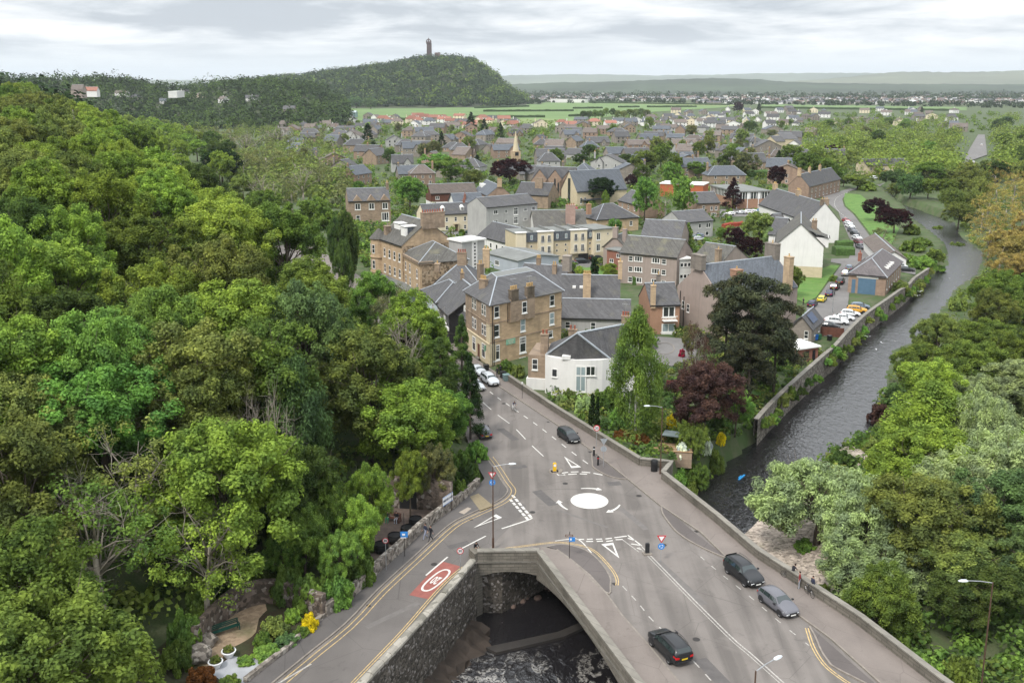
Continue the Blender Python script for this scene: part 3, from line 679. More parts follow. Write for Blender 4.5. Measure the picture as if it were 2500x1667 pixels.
def water():
    m = bpy.data.materials.new('river_water'); m.use_nodes = True; nt = m.node_tree; n = nt.nodes; l = nt.links; b = n['Principled BSDF']
    b.inputs['Roughness'].default_value = 0.13; b.inputs['IOR'].default_value = 1.5; b.inputs['Specular IOR Level'].default_value = 1.0
    tc = n.new('ShaderNodeTexCoord')
    def noise(sc,det,dist=0.5,scl=(1,1,1),rot=0):
        mp = n.new('ShaderNodeMapping'); mp.inputs['Scale'].default_value = scl; mp.inputs['Rotation'].default_value = (0,0,rot); l.new(tc.outputs['Object'],mp.inputs[0])
        t = n.new('ShaderNodeTexNoise'); t.inputs['Scale'].default_value = sc; t.inputs['Detail'].default_value = det; t.inputs['Distortion'].default_value = dist; l.new(mp.outputs[0],t.inputs['Vector']); return t.outputs['Fac']
    a = noise(1.6,5,0.9,(1,0.5,1),R(35)); c = noise(0.35,3,0.6)
    ad = n.new('ShaderNodeMath'); ad.operation = 'MULTIPLY_ADD'; ad.inputs[1].default_value = 0.5; l.new(c,ad.inputs[0]); l.new(a,ad.inputs[2])
    bp = n.new('ShaderNodeBump'); bp.inputs['Strength'].default_value = 0.45; bp.inputs['Distance'].default_value = 0.4; l.new(ad.outputs[0],bp.inputs['Height']); l.new(bp.outputs[0],b.inputs['Normal'])
    # foam where the river breaks over the stones below and beside the bridge
    sx = n.new('ShaderNodeSeparateXYZ'); l.new(tc.outputs['Object'],sx.inputs[0])
    r1 = n.new('ShaderNodeMapRange'); r1.inputs['From Min'].default_value = 86; r1.inputs['From Max'].default_value = 74; l.new(sx.outputs['Y'],r1.inputs['Value'])
    r3 = n.new('ShaderNodeMapRange'); r3.inputs['From Min'].default_value = 14; r3.inputs['From Max'].default_value = 10; l.new(sx.outputs['X'],r3.inputs['Value'])
    f = noise(0.5,9,1.6,(1,0.6,1),R(20)); 
    rf = n.new('ShaderNodeMapRange'); rf.inputs['From Min'].default_value = 0.50; rf.inputs['From Max'].default_value = 0.58; l.new(f,rf.inputs['Value'])
    f2 = noise(3.5,6,1.0); rf2 = n.new('ShaderNodeMapRange'); rf2.inputs['From Min'].default_value = 0.42; rf2.inputs['From Max'].default_value = 0.6; l.new(f2,rf2.inputs['Value'])
    def mul(p,q):
        x = n.new('ShaderNodeMath'); x.operation = 'MULTIPLY'; l.new(p,x.inputs[0]); l.new(q,x.inputs[1]); return x.outputs[0]
    fm = mul(mul(mul(rf.outputs[0],rf2.outputs[0]),r1.outputs[0]),r3.outputs[0])
    f3 = noise(0.8,9,2.0); rf3 = n.new('ShaderNodeMapRange'); rf3.inputs['From Min'].default_value = 0.70; rf3.inputs['From Max'].default_value = 0.76; rf3.inputs['To Max'].default_value = 0.6; l.new(f3,rf3.inputs['Value'])
    mxm = n.new('ShaderNodeMath'); mxm.operation = 'MAXIMUM'; l.new(fm,mxm.inputs[0]); l.new(rf3.outputs[0],mxm.inputs[1])
    mx = n.new('ShaderNodeMix'); mx.data_type = 'RGBA'; mx.inputs[6].default_value = (0.012,0.011,0.012,1); mx.inputs[7].default_value = (0.55,0.52,0.47,1); l.new(mxm.outputs[0],mx.inputs[0]); l.new(mx.outputs[2],b.inputs['Base Color'])
    ro = n.new('ShaderNodeMapRange'); ro.inputs['To Min'].default_value = 0.2; ro.inputs['To Max'].default_value = 0.8; l.new(mxm.outputs[0],ro.inputs['Value']); l.new(ro.outputs[0],b.inputs['Roughness'])
    d = [(x,y) for x,y in RIVER]; c = [sum(p[0] for p in d) / len(d),sum(p[1] for p in d) / len(d)]
    # the sheet runs a little under both banks
    big = [(-34,30),(-22,66),(-14,84),(-10,93),(8,112),(17,121),(33,147),(52,181),(70,207),(103,261),(128,320),(135,362),(150,420),(175,500),(200,500),
           (185,440),(180,400),(172,340),(150,290),(118,235),(90,192),(70,155),(62,140),(50,130),(45,120),(62,100),(75,70),(80,30)]
    bm = bmesh.new(); bm.faces.new([bm.verts.new((x,y,-6.0)) for x,y in big]); me = bpy.data.meshes.new('river'); bm.to_mesh(me); bm.free(); me.materials.append(m)
    o = bpy.data.objects.new('river',me); COL.objects.link(o); struct(o)
water()
sheet('gravel_bank',smoothline([P(u,v,-5.6) for u,v in [(1780,1330),(1836,1283),(1873,1243),(1930,1207),(1990,1165),(2040,1100),(2085,1088),(2125,1130),(2080,1200),(2050,1280),
      (2075,1330),(2080,1390),(2060,1490),(2000,1520),(1900,1430)]],3),M_gravel,0.14,step=1.8)
for v_ in bpy.data.objects['gravel_bank'].data.vertices: v_.co.z = max(float(T(np.array([v_.co.x]),np.array([v_.co.y]))[0]) + .14,-5.8)
# ------------------------------------------------------------------ roads and pavements on the level deck
def flat(name,pts,m,z): return sheet(name,pts,m,0,flat=z)
road_poly = [(-13.0,66.5)] + WALL_L[1:5][::-1] + [(-3.4,90.6),CORN2] + BRL[1:3] + [(23.8,27.2),(60,22)] + BRR[::-1][:-1] + [PAR2[2],PAR2[1]] + PARAP[::-1] + [(-7.3,167),(-24,205),(-62,290),(-72,286),(-36,207),(-16,163),(-9.5,142),(-6.6,128),(-4.9,119)] + [CAFEW[0]] + CAFEW[1:] + WLB[1:] + [(-33,46),(-22,44)]
flat('road',road_poly,M_road,0.0)
# side road has its own, smoother surface
side = [(-33,47),(-22,44.2),(-12.0,69.0),(-9.4,75.2),(-7.3,80.5),(-6.0,83.9),(-4.0,89.3),(-2.6,93.0),(-0.6,97.6),(1.2,101.6),(1.6,104.0),(-0.2,106.4)] + YL[5:-1]
flat('side_road',side,M_road2,0.004)
def pavement(name,pts,m=M_pave,h=0.12,kerb=None,kw=0.16):
    mb = MB(); mb.prism(pts,-0.02,h,0); o = mb.build(name,m); struct(o)
    if kerb:
        k = MB(); L,Rr = strip(kerb,kw)
        for i in range(len(L) - 1):
            k.add([(L[i].x,L[i].y,-.01),(L[i + 1].x,L[i + 1].y,-.01),(Rr[i + 1].x,Rr[i + 1].y,-.01),(Rr[i].x,Rr[i].y,-.01),
                   (L[i].x,L[i].y,h + .006),(L[i + 1].x,L[i + 1].y,h + .006),(Rr[i + 1].x,Rr[i + 1].y,h + .006),(Rr[i].x,Rr[i].y,h + .006)],
                  [(4,5,6,7),(0,1,5,4),(3,7,6,2),(0,4,7,3),(1,2,6,5)])
        struct(k.build('kerb',M_kerb))
    return o
rp = KERBR + [tuple(BRR[-1])] + BRR[::-1][1:] + [PAR2[1]] + PARAP[::-1] + [(-7.4,167)]
pavement('pavement',rp,kerb=KERBR)
# build-outs of the right hand pavement
def buildout(px,kname='pavement'):
    pts = [P(u,v) for u,v in px]; return pavement('pavement',smoothline(pts,3) + [],mat('dark_pavement_tarmac',(0.092,0.080,0.075),0.9,0.1,0.4,0.1,30,kind='road',tracks=0.1),0.116,smoothline(pts,3))
buildout([(1444,1107),(1446,1130),(1449,1142),(1475,1158),(1505,1168),(1530,1170)])
buildout([(1615,1237),(1617,1252),(1628,1270),(1650,1297),(1685,1322),(1730,1345),(1773,1363)])
buildout([(1976,1530),(1990,1555),(2005,1590),(2022,1615),(2038,1630),(2110,1667),(2170,1700)][:7])
# left pavement along the bridge and its build-out
KL = [P(u,v) for u,v in [(1175,1352),(1320,1337),(1360,1345),(1395,1368),(1440,1405),(1481,1451),(1520,1505),(1580,1572),(1640,1645),(1700,1715)]]
KL.append(tuple(Vector(KL[-1]) + bdir * 30))
pavement('pavement',KL[1:] + [(23.6,27)] + BRL[::-1][1:],kerb=KL[1:])
buildout([(1336,1336),(1372,1330),(1420,1340),(1450,1358),(1475,1385),(1490,1412),(1490,1430),(1487,1450),(1455,1428),(1400,1372),(1360,1343)])
# left pavement of the side road, between the yellow lines and the garden wall
def off(pts,d):
    L,_ = strip(pts,2 * d); return [(p.x,p.y) for p in L]
KS = smoothline(YL,3); KSo = [(p.x,p.y) for p in strip(KS,0.9)[1]]
lp = KSo + WLB[::-1] + CAFEW[::-1] + [(-5.2,119),(-5.4,122)]
pavement('pavement',lp,mat('side_pavement_tarmac',(0.09,0.082,0.078),0.9,0.12,0.4,0.1,30,kind='road',tracks=0.15),kerb=KSo)
flat('paving_patch',[P(u,v,.12) for u,v in [(1147,1212),(1168,1204),(1204,1234),(1172,1246)]],mat('buff_paving',(0.22,0.18,0.115),0.9,0.1,4),0.128)
flat('paving_patch',[P(u,v,.12) for u,v in [(1120,1250),(1142,1238),(1151,1241),(1133,1255)]],mat('pale_slab',(0.33,0.28,0.23),0.9,0.1,4),0.129)
# pavement in front of the shops
pavement('pavement',[(-7.4,168.5),(-10.5,167),(-17.6,180),(-33,212),(-64,280),(-58,284),(-24,208)])
# ------------------------------------------------------------------ painted markings (each 4 mm above the surface below)
ZM = 0.009
mk = MB()   # white
wn = MB()   # worn white
ye = MB()   # yellow
def pl(px,z=0): return [P(u,v,z) for u,v in px]
a1 = smoothline(pl([(1170,930),(1197,957),(1262,1003),(1305,1033),(1350,1067),(1400,1106),(1437,1133)]),4)
for s_ in dash(a1,1.35,1.75,0.3): ribbon(mk,s_,0.14,ZM)
a2 = smoothline(pl([(1150,955),(1188,990),(1217,1014),(1254,1042),(1295,1084),(1345,1130)]),4)
for s_ in dash(a2,4.0,2.6,1.2): ribbon(mk,s_,0.13,ZM)
def poly_flat(mb,pts,z=ZM,mi=0): mb.add([(p[0],p[1],z) for p in pts],[tuple(range(len(pts)))],mi)
rc = P(1439,1222); rr = 2.17
poly_flat(mk,[(rc[0] + rr * math.cos(a),rc[1] + rr * math.sin(a)) for a in np.linspace(0,2 * math.pi,49)[:-1]])
for s0 in (0,1,2):     # circulating arrows
    ea,eb = [(102,60),(222,177),(342,297)][s0]
    ang = [R(a) for a in np.linspace(ea,eb,12)]; ra = 3.55
    arc = [(rc[0] + ra * 1.0 * math.cos(a),rc[1] + ra * math.sin(a)) for a in ang]
    n_ = len(arc); L_,R_2 = [],[]
    for i,(x,y) in enumerate(arc[:9]):
        w = 0.09 + 0.01 * i; c = Vector((x - rc[0],y - rc[1])).normalized(); L_.append((x + c.x * w,y + c.y * w)); R_2.append((x - c.x * w,y - c.y * w))
    mk.add([(p[0],p[1],ZM) for p in L_ + R_2],[(9 + i,9 + i + 1,i + 1,i) if True else 0 for i in range(8)])
    tip = Vector(arc[11]); b0 = Vector(arc[8]); c = Vector((b0.x - rc[0],b0.y - rc[1])).normalized()
    poly_flat(mk,[b0 + c * 0.42,b0 - c * 0.42,tip][::1])
def tri_outline(mb,A,B,C,w,wb):
    """give-way triangle: B is the sharp end"""
    A,B,C = Vector(A),Vector(B),Vector(C); ce = (A + B + C) / 3
    ins = [ce + (p - ce) * f for p,f in ((A,0.60),(B,0.60),(C,0.60))]
    vs = [A,B,C] + ins; mb.add([(p.x,p.y,ZM) for p in vs],[(0,1,4,3),(1,2,5,4),(2,0,3,5)])
tri_outline(mk,P(1395,1142),P(1377,1114),P(1419,1140),0,0)
tri_outline(mk,P(1468,1328),P(1512,1362),P(1497,1324),0,0)
tri_outline(mk,P(1211,1255),P(1156,1288),P(1226,1263),0,0)
def gw(a,b,n_,w=0.2):
    a,b = Vector(a),Vector(b)
    for i in range(n_):
        p = a.lerp(b,(i + 0.14) / n_); q = a.lerp(b,(i + 0.86) / n_); ribbon(mk,[p,q],w,ZM)
gwp = [(1369,1155),(1390,1152),(1416,1151),(1445,1154),(1475,1160)]
for k in range(4): gw(P(*gwp[k]),P(*gwp[k + 1]),1,0.24); 
gwq = [(1362,1160),(1383,1158),(1412,1156),(1437,1157)]
for k in range(3): gw(P(*gwq[k]),P(*gwq[k + 1]),1,0.24)
ribbon(mk,[P(1353,1151),P(1364,1160),P(1375,1158)],0.16,ZM)
gw(P(1250,1207),P(1298,1264),6,0.32); gw(P(1244,1217),P(1290,1269),6,0.32)
ribbon(mk,[P(1300,1264),P(1287,1270),P(1225,1290)],0.2,ZM)
for a_,b_ in (((1410,1316),(1426,1316)),((1433,1316),(1447,1315)),((1455,1316),(1470,1315)),((1478,1315),(1494,1313)),((1500,1312),(1530,1308)),
               ((1431,1321),(1448,1321)),((1457,1321),(1472,1320)),((1480,1321),(1496,1319)),((1503,1317),(1520,1316))): ribbon(mk,[P(*a_),P(*b_)],0.2,ZM)
ribbon(mk,[P(1533,1306),P(1567,1332)],0.16,ZM); ribbon(wn,[P(1520,1317),P(1560,1347)],0.1,ZM)
for a_,b_ in (((1533,1313),(1550,1319)),((1541,1327),(1566,1331)),((1555,1337),(1566,1341))): ribbon(mk,[P(*a_),P(*b_)],0.18,ZM)
ribbon(mk,smoothline(pl([(1355,1320),(1385,1316),(1405,1314),(1420,1322),(1432,1335),(1444,1349)]),3),0.12,ZM)
cl = [P(1566,1333),P(1620,1388),P(1680,1449),P(1740,1509),P(1800,1567),P(1897,1651)]; cl.append(tuple(Vector(cl[-1]) + bdir * 30))
ribbon(wn,smoothline(cl,3),0.13,ZM); ribbon(wn,[(p[0] - 0.30,p[1] - 0.11) for p in smoothline(cl,3)],0.08,ZM)
for s_ in dash(smoothline(pl([(1520,1430),(1557,1470),(1585,1505),(1610,1530),(1690,1610),(1740,1665)]),3),0.9,1.0): ribbon(wn,s_,0.12,ZM)
for s_ in dash(smoothline(pl([(1710,1358),(1760,1400),(1830,1455),(1900,1515),(1975,1575)]),3),0.8,1.3): ribbon(wn,s_,0.11,ZM)
ribbon(mk,[P(1128,1338),P(1186,1308)],0.16,ZM + .004); ribbon(mk,[P(1040,1404),P(1093,1359)],0.18,ZM + .008)
ribbon(wn,[P(760,1620),P(680,1667)],0.16,ZM + .006)
# double yellow lines
yl1 = KS[4:]
for o_ in (0.0,0.26): ribbon(ye,[(p.x,p.y) for p in strip(yl1,0.5 + 2 * o_)[0]] if o_ else yl1,0.09,ZM + .004)
yr = smoothline(pl([(1150,1372),(1138,1378),(1114,1394),(1085,1420),(1048,1460),(982,1536),(916,1605),(850,1673)]),3)
for o_ in (0.0,0.24): ribbon(ye,[(p.x,p.y) for p in strip(yr,0.01 + 2 * o_)[0]],0.09,ZM + .004)
yb = smoothline(pl([(1185,1342),(1222,1341),(1262,1336),(1351,1325),(1385,1327),(1420,1333),(1447,1344),(1472,1367),(1495,1395),(1504,1415),(1503,1428)]),3)
for o_ in (0.0,0.22): ribbon(ye,[(p.x,p.y) for p in strip(yb,0.01 + 2 * o_)[0]],0.09,ZM)
yb2 = smoothline(pl([(1966,1532),(1972,1552),(1980,1575),(1995,1603),(2015,1628),(2045,1652),(2075,1672)]),3)
for o_ in (0.0,0.24): ribbon(ye,[(p.x,p.y) for p in strip(yb2,0.01 + 2 * o_)[0]],0.10,ZM)
struct(mk.build('road_markings',M_white)); struct(wn.build('worn_road_markings',M_worn)); struct(ye.build('yellow_lines',M_yellow))
# the red 20 panel
rp_ = pl([(1077,1369),(1124,1382),(1046,1462),(999,1452)])
flat('red_road_panel',rp_,M_red,0.010)
def lettering(txt,size,m,name='lettering',parent=None,ext=0.0,**kw):
    c = bpy.data.curves.new(name,'FONT'); c.body = txt; c.size = size; c.align_x = 'CENTER'; c.align_y = 'CENTER'; c.extrude = ext; c.resolution_u = 3; c.offset = kw.get('bold',0)
    o = bpy.data.objects.new(name,c); COL.objects.link(o); dg = bpy.context.evaluated_depsgraph_get(); me = bpy.data.meshes.new_from_object(o.evaluated_get(dg)); COL.objects.unlink(o); bpy.data.objects.remove(o)
    me.materials.clear(); me.materials.append(m); q = bpy.data.objects.new(name,me); COL.objects.link(q); q.parent = parent; return q
q0,q1,q2,q3 = [Vector(p) for p in rp_]; cen = (q0 + q1 + q2 + q3) / 4 + (q1 - q0) * 0.04; ax = ((q1 - q0) + (q2 - q3)).normalized(); ay = Vector((-ax.y,ax.x))
if ay.dot((q0 - q3)) < 0: ay = -ay
ln = (q0 - q3).length
mb = MB(); NN = 40
def stad(w,h,k):
    pts = []
    for i in range(NN):
        a = 2 * math.pi * i / NN; x = w * math.copysign(abs(math.cos(a)) ** 0.8,math.cos(a)); y = h * math.copysign(abs(math.sin(a)) ** 0.75,math.sin(a)); p = cen + ax * x + ay * y; pts.append((p.x,p.y,0.015))
    return pts
o_,i_ = stad(.74,ln * 0.33,0),stad(0.55,ln * 0.33 - 0.26,0)
mb.add(o_ + i_,[(i,(i + 1) % NN,NN + (i + 1) % NN,NN + i) for i in range(NN)]); struct(mb.build('speed_roundel_marking',M_white))
tx = lettering('20',.9,M_white,'speed_figures_marking',bold=0.025); tx.scale = (0.8,2.2,1); tx.location = (cen.x,cen.y,0.019); tx.rotation_euler = (0,0,math.atan2(ax.y,ax.x) + math.pi); struct(tx)
# ------------------------------------------------------------------ the bridge
def bridge():
    root = empty('stone_bridge',(CORN2[0],CORN2[1],0),0,'old stone road bridge with dark stained arches over the river','bridge'); ox,oy = CORN2
    slab = MB(); dk = [(-3.0,91.2),(2.9,91.2)] + [(BRL[i][0] + 0.25,BRL[i][1] + 0.05) for i in (1,2,3)] + [(58,22)] + [(x - .3,y - .1) for x,y in BRR[::-1]] + [(16,114)]
    slab.prism([(x - ox,y - oy) for x,y in dk],-1.0,-0.06,0,top=True,bottom=True); slab.build('deck',M_rubble,root)
    # long south face: spandrel wall with a flat arch
    def face(name,A,B,zl,zt,th=0.5,n=28):
        A,B = Vector(A),Vector(B); d = (B - A).normalized(); nr = Vector((-d.y,d.x)); L = (B - A).length; mb = MB(); vs = []
        for i in range(n + 1):
            s = L * i / n; p = A + d * s; z0 = zl(s)
            for q,z in ((p - nr * th * .5,z0),(p - nr * th * .5,zt),(p + nr * th * .5,zt),(p + nr * th * .5,z0)): vs.append((q.x - ox,q.y - oy,z))
        fs = []
        for i in range(n):
            a,b = 4 * i,4 * i + 4; fs += [(a,a + 1,b + 1,b),(a + 1,a + 2,b + 2,b + 1),(a + 2,a + 3,b + 3,b + 2),(a + 3,a,b,b + 3)]
        fs += [(0,3,2,1),(4 * n,4 * n + 1,4 * n + 2,4 * n + 3)]
        mb.add(vs,fs); return mb.build(name,M_parapet,root)
    A = Vector(CORN2); d = (Vector(BRL[2]) - A).normalized()
    face('parapet',A,A + d * 48,lambda s: -0.42 - 1.7 * ((s - 12.5) / 12.5) ** 2 if s < 27 else -2.9 - 0.2 * (s - 27),1.0)
    A2 = Vector(CORN); B2 = Vector(CORN2); face('parapet',A2 - Vector((0.25,0)),B2 + Vector((0.24,-0.06)),lambda s: -1.12 - 0.55 * ((s - 3.1) / 3.1) ** 2,1.003)
    for a_,b_ in ((A + d * 0.3,A + d * 48),(A2 - Vector((0.3,0)),B2 + Vector((0.05,0)))):
        dd = (b_ - a_).normalized(); nr = Vector((-dd.y,dd.x)); mb = MB(); w = 0.34
        for (w_,z0,z1) in ((0.34,1.006,1.17),):
            P4 = [a_ - nr * w_,b_ - nr * w_,b_ + nr * w_,a_ + nr * w_]; mb.prism([(p.x - ox,p.y - oy) for p in P4],z0,z1 + (0.004 if a_ is A2 else 0),0,bottom=True)
        mb.build('cope',M_cope,root)
        mb = MB(); P4 = [a_ - nr * 0.36,b_ - nr * 0.36,b_ - nr * 0.2,a_ - nr * 0.2]; mb.prism([(p.x - ox,p.y - oy) for p in P4],-0.12,0.03,0,bottom=True); mb.build('string_course',M_cope,root)
    # abutments and the wall under the deck
    mb = MB(); ab = [(-3.3,91.2),(-1.0,91.15),(18.4,112.0),(16,114.8),(-4.6,92.2)]; mb.prism([(x - ox,y - oy) for x,y in ab],-8,-0.3,0); mb.build('abutment',M_rubble,root)
    mb = MB(); ab = [(-3.75,90.3),(-3.0,91.0),(-3.2,92.0),(-4.4,91.6)]; mb.prism([(x - ox,y - oy) for x,y in ab],-8,0.95,0); mb.build('corner_pier',M_parapet,root)
bridge()
wall_line('bridge_wall',BRR,0,1.0,0.45,M_parapet,M_cope,'long low parapet wall on the river side of the bridge pavement','wall',seg=3)
# outer face of that parapet down to the water
mb = MB()
L_,R__ = strip(BRR,0.5)
vs = []; 
for i,p in enumerate(L_): vs += [(p.x - BRR[0][0],p.y - BRR[0][1],-0.3),(p.x - BRR[0][0],p.y - BRR[0][1],-8.0)]
mb.add(vs,[(2 * i,2 * i + 1,2 * i + 3,2 * i + 2) for i in range(len(L_) - 1)])
o = mb.build('masonry_face',M_parapet,loc=(BRR[0][0],BRR[0][1],0)); o.parent = [x for x in COL.objects if x.name == 'bridge_wall'][0]; o.location = (0,0,0)
wall_line('roadside_wall',[PAR2[2],PAR2[1],PAR2[0]],0,1.0,0.45,M_parapet,M_cope,'short angled length of stone parapet behind the black litter bin','wall',seg=1)
wall_line('roadside_wall',PARAP[::-1],0,1.0,0.42,M_parapet,M_cope,'stone parapet between the upper pavement and the riverside garden','wall',zf=None,seg=3)
# retaining face on the garden side
gw_ = MB(); L_,R__ = strip(PARAP[::-1] ,0.38); x0,y0 = PARAP[3]
vs = []
for p in R__: vs += [(p.x - x0,p.y - y0,0.2),(p.x - x0,p.y - y0,-4.5)]
gw_.add(vs,[(2 * i,2 * i + 1,2 * i + 3,2 * i + 2) for i in range(len(R__) - 1)])
o = gw_.build('retaining_face',M_rubble); o.parent = [x for x in COL.objects if x.name == 'roadside_wall.001'][0]
# rubble river wall of the side road, with rounded cope stones
def rubble_wall():
    root = empty('river_wall',(WALL_L[1][0],WALL_L[1][1],0),0,'tall rubble retaining wall below the side road, flecked with pale stones','wall'); ox,oy = WALL_L[1]
    w = smoothline(WALL_L[1:],3); mb = MB(); n = len(w); L,Rr = strip(w,0.6); vs = []
    N = 14
    for i in range(n):
        d = (Vector(w[min(i + 1,n - 1)]) - Vector(w[max(i - 1,0)])).normalized(); o_ = Vector((-d.y,d.x))
        for k in range(N + 1):
            z = 0.72 - (8.7) * k / N; bat = 0.30 + 0.06 * (k / N) * 8 * 0.35 + 0.10 * math.sin(i * 2.1 + k * 1.7) * (k > 0)
            q = Vector(w[i]) + o_ * bat; vs.append((q.x - ox,q.y - oy,z))
    fs = [((i) * (N + 1) + k,(i + 1) * (N + 1) + k,(i + 1) * (N + 1) + k + 1,i * (N + 1) + k + 1) for i in range(n - 1) for k in range(N)]
    mb.add(vs,fs)
    vs = []
    for i in range(n):
        for q,z in ((L[i],0.72),(Rr[i],0.70),(Rr[i],-0.2)): vs.append((q.x - ox,q.y - oy,z))
    mb.add(vs,[(3 * i + k,3 * i + 1 + k,3 * i + 4 + k,3 * i + 3 + k) for i in range(n - 1) for k in (0,1)])
    mb.build('masonry',M_rubble,root)
    cp = MB(); r2 = random.Random(3); fine = smoothline(WALL_L[1:],12); acc = 0; last = Vector(fine[0])
    seglen = 1.1; cur = [last]
    for p in fine[1:]:
        p = Vector(p); acc += (p - cur[-1]).length; cur.append(p)
        if acc > seglen:
            a,b = cur[0],cur[-1]; d = (b - a).normalized(); nn = Vector((-d.y,d.x)); a = a + d * 0.02; b = b - d * 0.02; h = 0.30 + 0.1 * r2.random(); w_ = 0.34 + 0.06 * r2.random(); prof = [(-w_,0.68),(-w_ * .95,0.68 + h * .6),(-w_ * .5,0.68 + h),(w_ * .5,0.68 + h),(w_ * .95,.68 + h * .6),(w_,0.68)]
            vs = [((e + nn * q).x - ox,(e + nn * q).y - oy,z) for e in (a,b) for q,z in prof]; m6 = 6
            cp.add(vs,[(k,k + 1,7 + k,6 + k) for k in range(5)] + [(5,4,3,2,1,0),(6,7,8,9,10,11)])
            acc = 0; cur = [p]; seglen = 0.8 + 0.9 * r2.random()
    cp.build('cope',mat('pale_cope_stone',(0.26,0.24,0.205),0.9,0.3,1.2,0.6,8,kind='rubble',vs=1.2,col2=(0.15,0.14,0.115)),root)
rubble_wall()
# rocky ledge at the foot of the wall
def ledge():
    mb = MB(); pts = [(-4.6,88),(-6.5,83),(-8.2,79.5),(-10,75),(-12.6,68.5),(-17,58)]; r2 = random.Random(5); vs = []
    for i,p in enumerate(smoothline(pts,6)):
        for k,(dx,z) in enumerate(((0,-4.9),(1.3,-5.1),(2.1,-5.6),(3.0,-6.3))):
            vs.append((p[0] + dx * (0.8 + .5 * r2.random()),p[1] - dx * .35,z + r2.uniform(-.25,.25)))
    n = len(vs) // 4; mb.add(vs,[(4 * i + k,4 * i + k + 1,4 * i + 5 + k,4 * i + 4 + k) for i in range(n - 1) for k in range(3)])
    struct(mb.build('rock_ledge',mat('wet_brown_rock',(0.038,0.028,0.021),0.8,0.4,0.8,0.8,3),smooth=False))
    mb = MB()
    for _ in range(70):
        a = r2.random(); x = -1 + 9 * a + r2.uniform(-1.5,1.5); y = 94 + 8 * a + r2.uniform(-2.5,0); s = r2.uniform(.2,.6)
        mb.cyl(x,y,-6.3,-6.0 + s * .5,s,s * .5,7)
    tag(mb.build('boulders',mat('pinkish_boulder',(0.12,0.085,0.07),0.9,0.3,2,0.5)),None,None,None,'stuff')
    mb = MB(); r2 = random.Random(8)
    mb.prism([(-2.5,84.5),(4.5,87.2),(9,90.5),(9.5,89.8),(5,86.3),(-1.5,83.6)],-7,-5.72); struct(mb.build('weir_sill',mat('weir_stone',(0.03,0.026,0.023),0.7,0.3,1,0.6)))
ledge()
# far bank river wall
rw = [(x + .7,y - .5) for x,y in LB[2:13]]
def rwz(x,y): return -6.2
def river_wall2():
    root = empty('riverside_wall',(rw[0][0],rw[0][1],-6.0),0,'long ivy patched stone wall rising from the river along the gardens and car park','wall'); ox,oy = rw[0]
    pts = smoothline(rw,4); mb = MB(); L,Rr = strip(pts,0.55); vs = []; n = len(pts)
    for i in range(n):
        k = i / (n - 1); zt = -1.9 + 0.45 * math.sin(k * 3) - 0.35 * (k > 0.75)
        for q,z in ((Rr[i],-8),(Rr[i],zt),(L[i],zt),(L[i],-4.5)): vs.append((q.x - ox,q.y - oy,z + 6))
    mb.add(vs,[(4 * i + k,4 * i + k + 1,4 * i + 5 + k,4 * i + 4 + k) for i in range(n - 1) for k in range(3)]); mb.build('masonry',M_rubblel,root)
    cp = MB(); L,Rr = strip(pts,0.75); vs = []
    for i in range(n):
        k = i / (n - 1); zt = -1.9 + 0.45 * math.sin(k * 3) - 0.35 * (k > 0.75)
        for q,z in ((Rr[i],zt),(Rr[i],zt + .14),(L[i],zt + .14),(L[i],zt)): vs.append((q.x - ox,q.y - oy,z + 6.003))
    cp.add(vs,[(4 * i + k,4 * i + k + 1,4 * i + 5 + k,4 * i + 4 + k) for i in range(n - 1) for k in range(3)]); cp.build('cope',M_cope,root)
river_wall2()
# garden walls on the left
def lw(pts,h,lab,m=M_rubblel,th=0.5): return wall_line('garden_wall',pts,0.05,h,th,m,None,lab,'wall',seg=1.2)
lw(CAFEW[1:3],1.0,'pale rubble wall behind the buff paving patch')
lw([CAFEW[2],P(1060,1275),CAFEW[3],CAFEW[4],CAFEW[5]],1.25,'dark mossy wall beside the two walkers and the cafe yard',M_rubblel)
lw(WLB[:3],1.2,'pale rough stone wall rising beside the side road above the yellow bush')
lw(WLB[2:],0.45,'low kerb-like stone edging between the garden and the side road',M_rubblel,0.4)
cw = smoothline([P(u,v) for u,v in [(793,1507),(760,1497),(712,1478),(660,1470),(605,1480),(555,1507),(508,1555),(478,1592)]],4)
wall_line('curved_wall',cw,0.0,2.3,0.6,mat('brown_rubble_stone',(0.135,0.105,0.085),0.95,0.35,0.8,0.9,kind='rubble',vs=2.8,col2=(0.045,0.036,0.028),fleck=(0.26,0.23,0.2)),None,'high curved rubble retaining wall behind the green bench','wall')
flat('garden_path',[(x,y) for x,y in smoothline([P(u,v) for u,v in [(648,1474),(604,1484),(560,1508),(512,1555),(486,1580),(480,1623),(531,1621),(552,1592),(578,1576),(604,1562),(625,1543),(632,1511),(652,1490)]],2)],M_path,0.05)
flat('garden_bed',[(-17.0,80.5),(-22,84),(-29,79),(-30.5,74),(-31,66),(-21.8,70)],M_earth,0.03)
flat('gravel_square',[P(u,v) for u,v in [(566,1602),(664,1613),(598,1667),(575,1690),(512,1640)]],M_greygravel,0.055)
flat('cafe_yard',[P(u,v) for u,v in [(1022,1303),(975,1348),(931,1386),(890,1340),(905,1290),(935,1240),(990,1215),(1060,1250)]],mat('cafe_paving',(0.12,0.09,0.075),0.9,0.2,1.5),0.06)

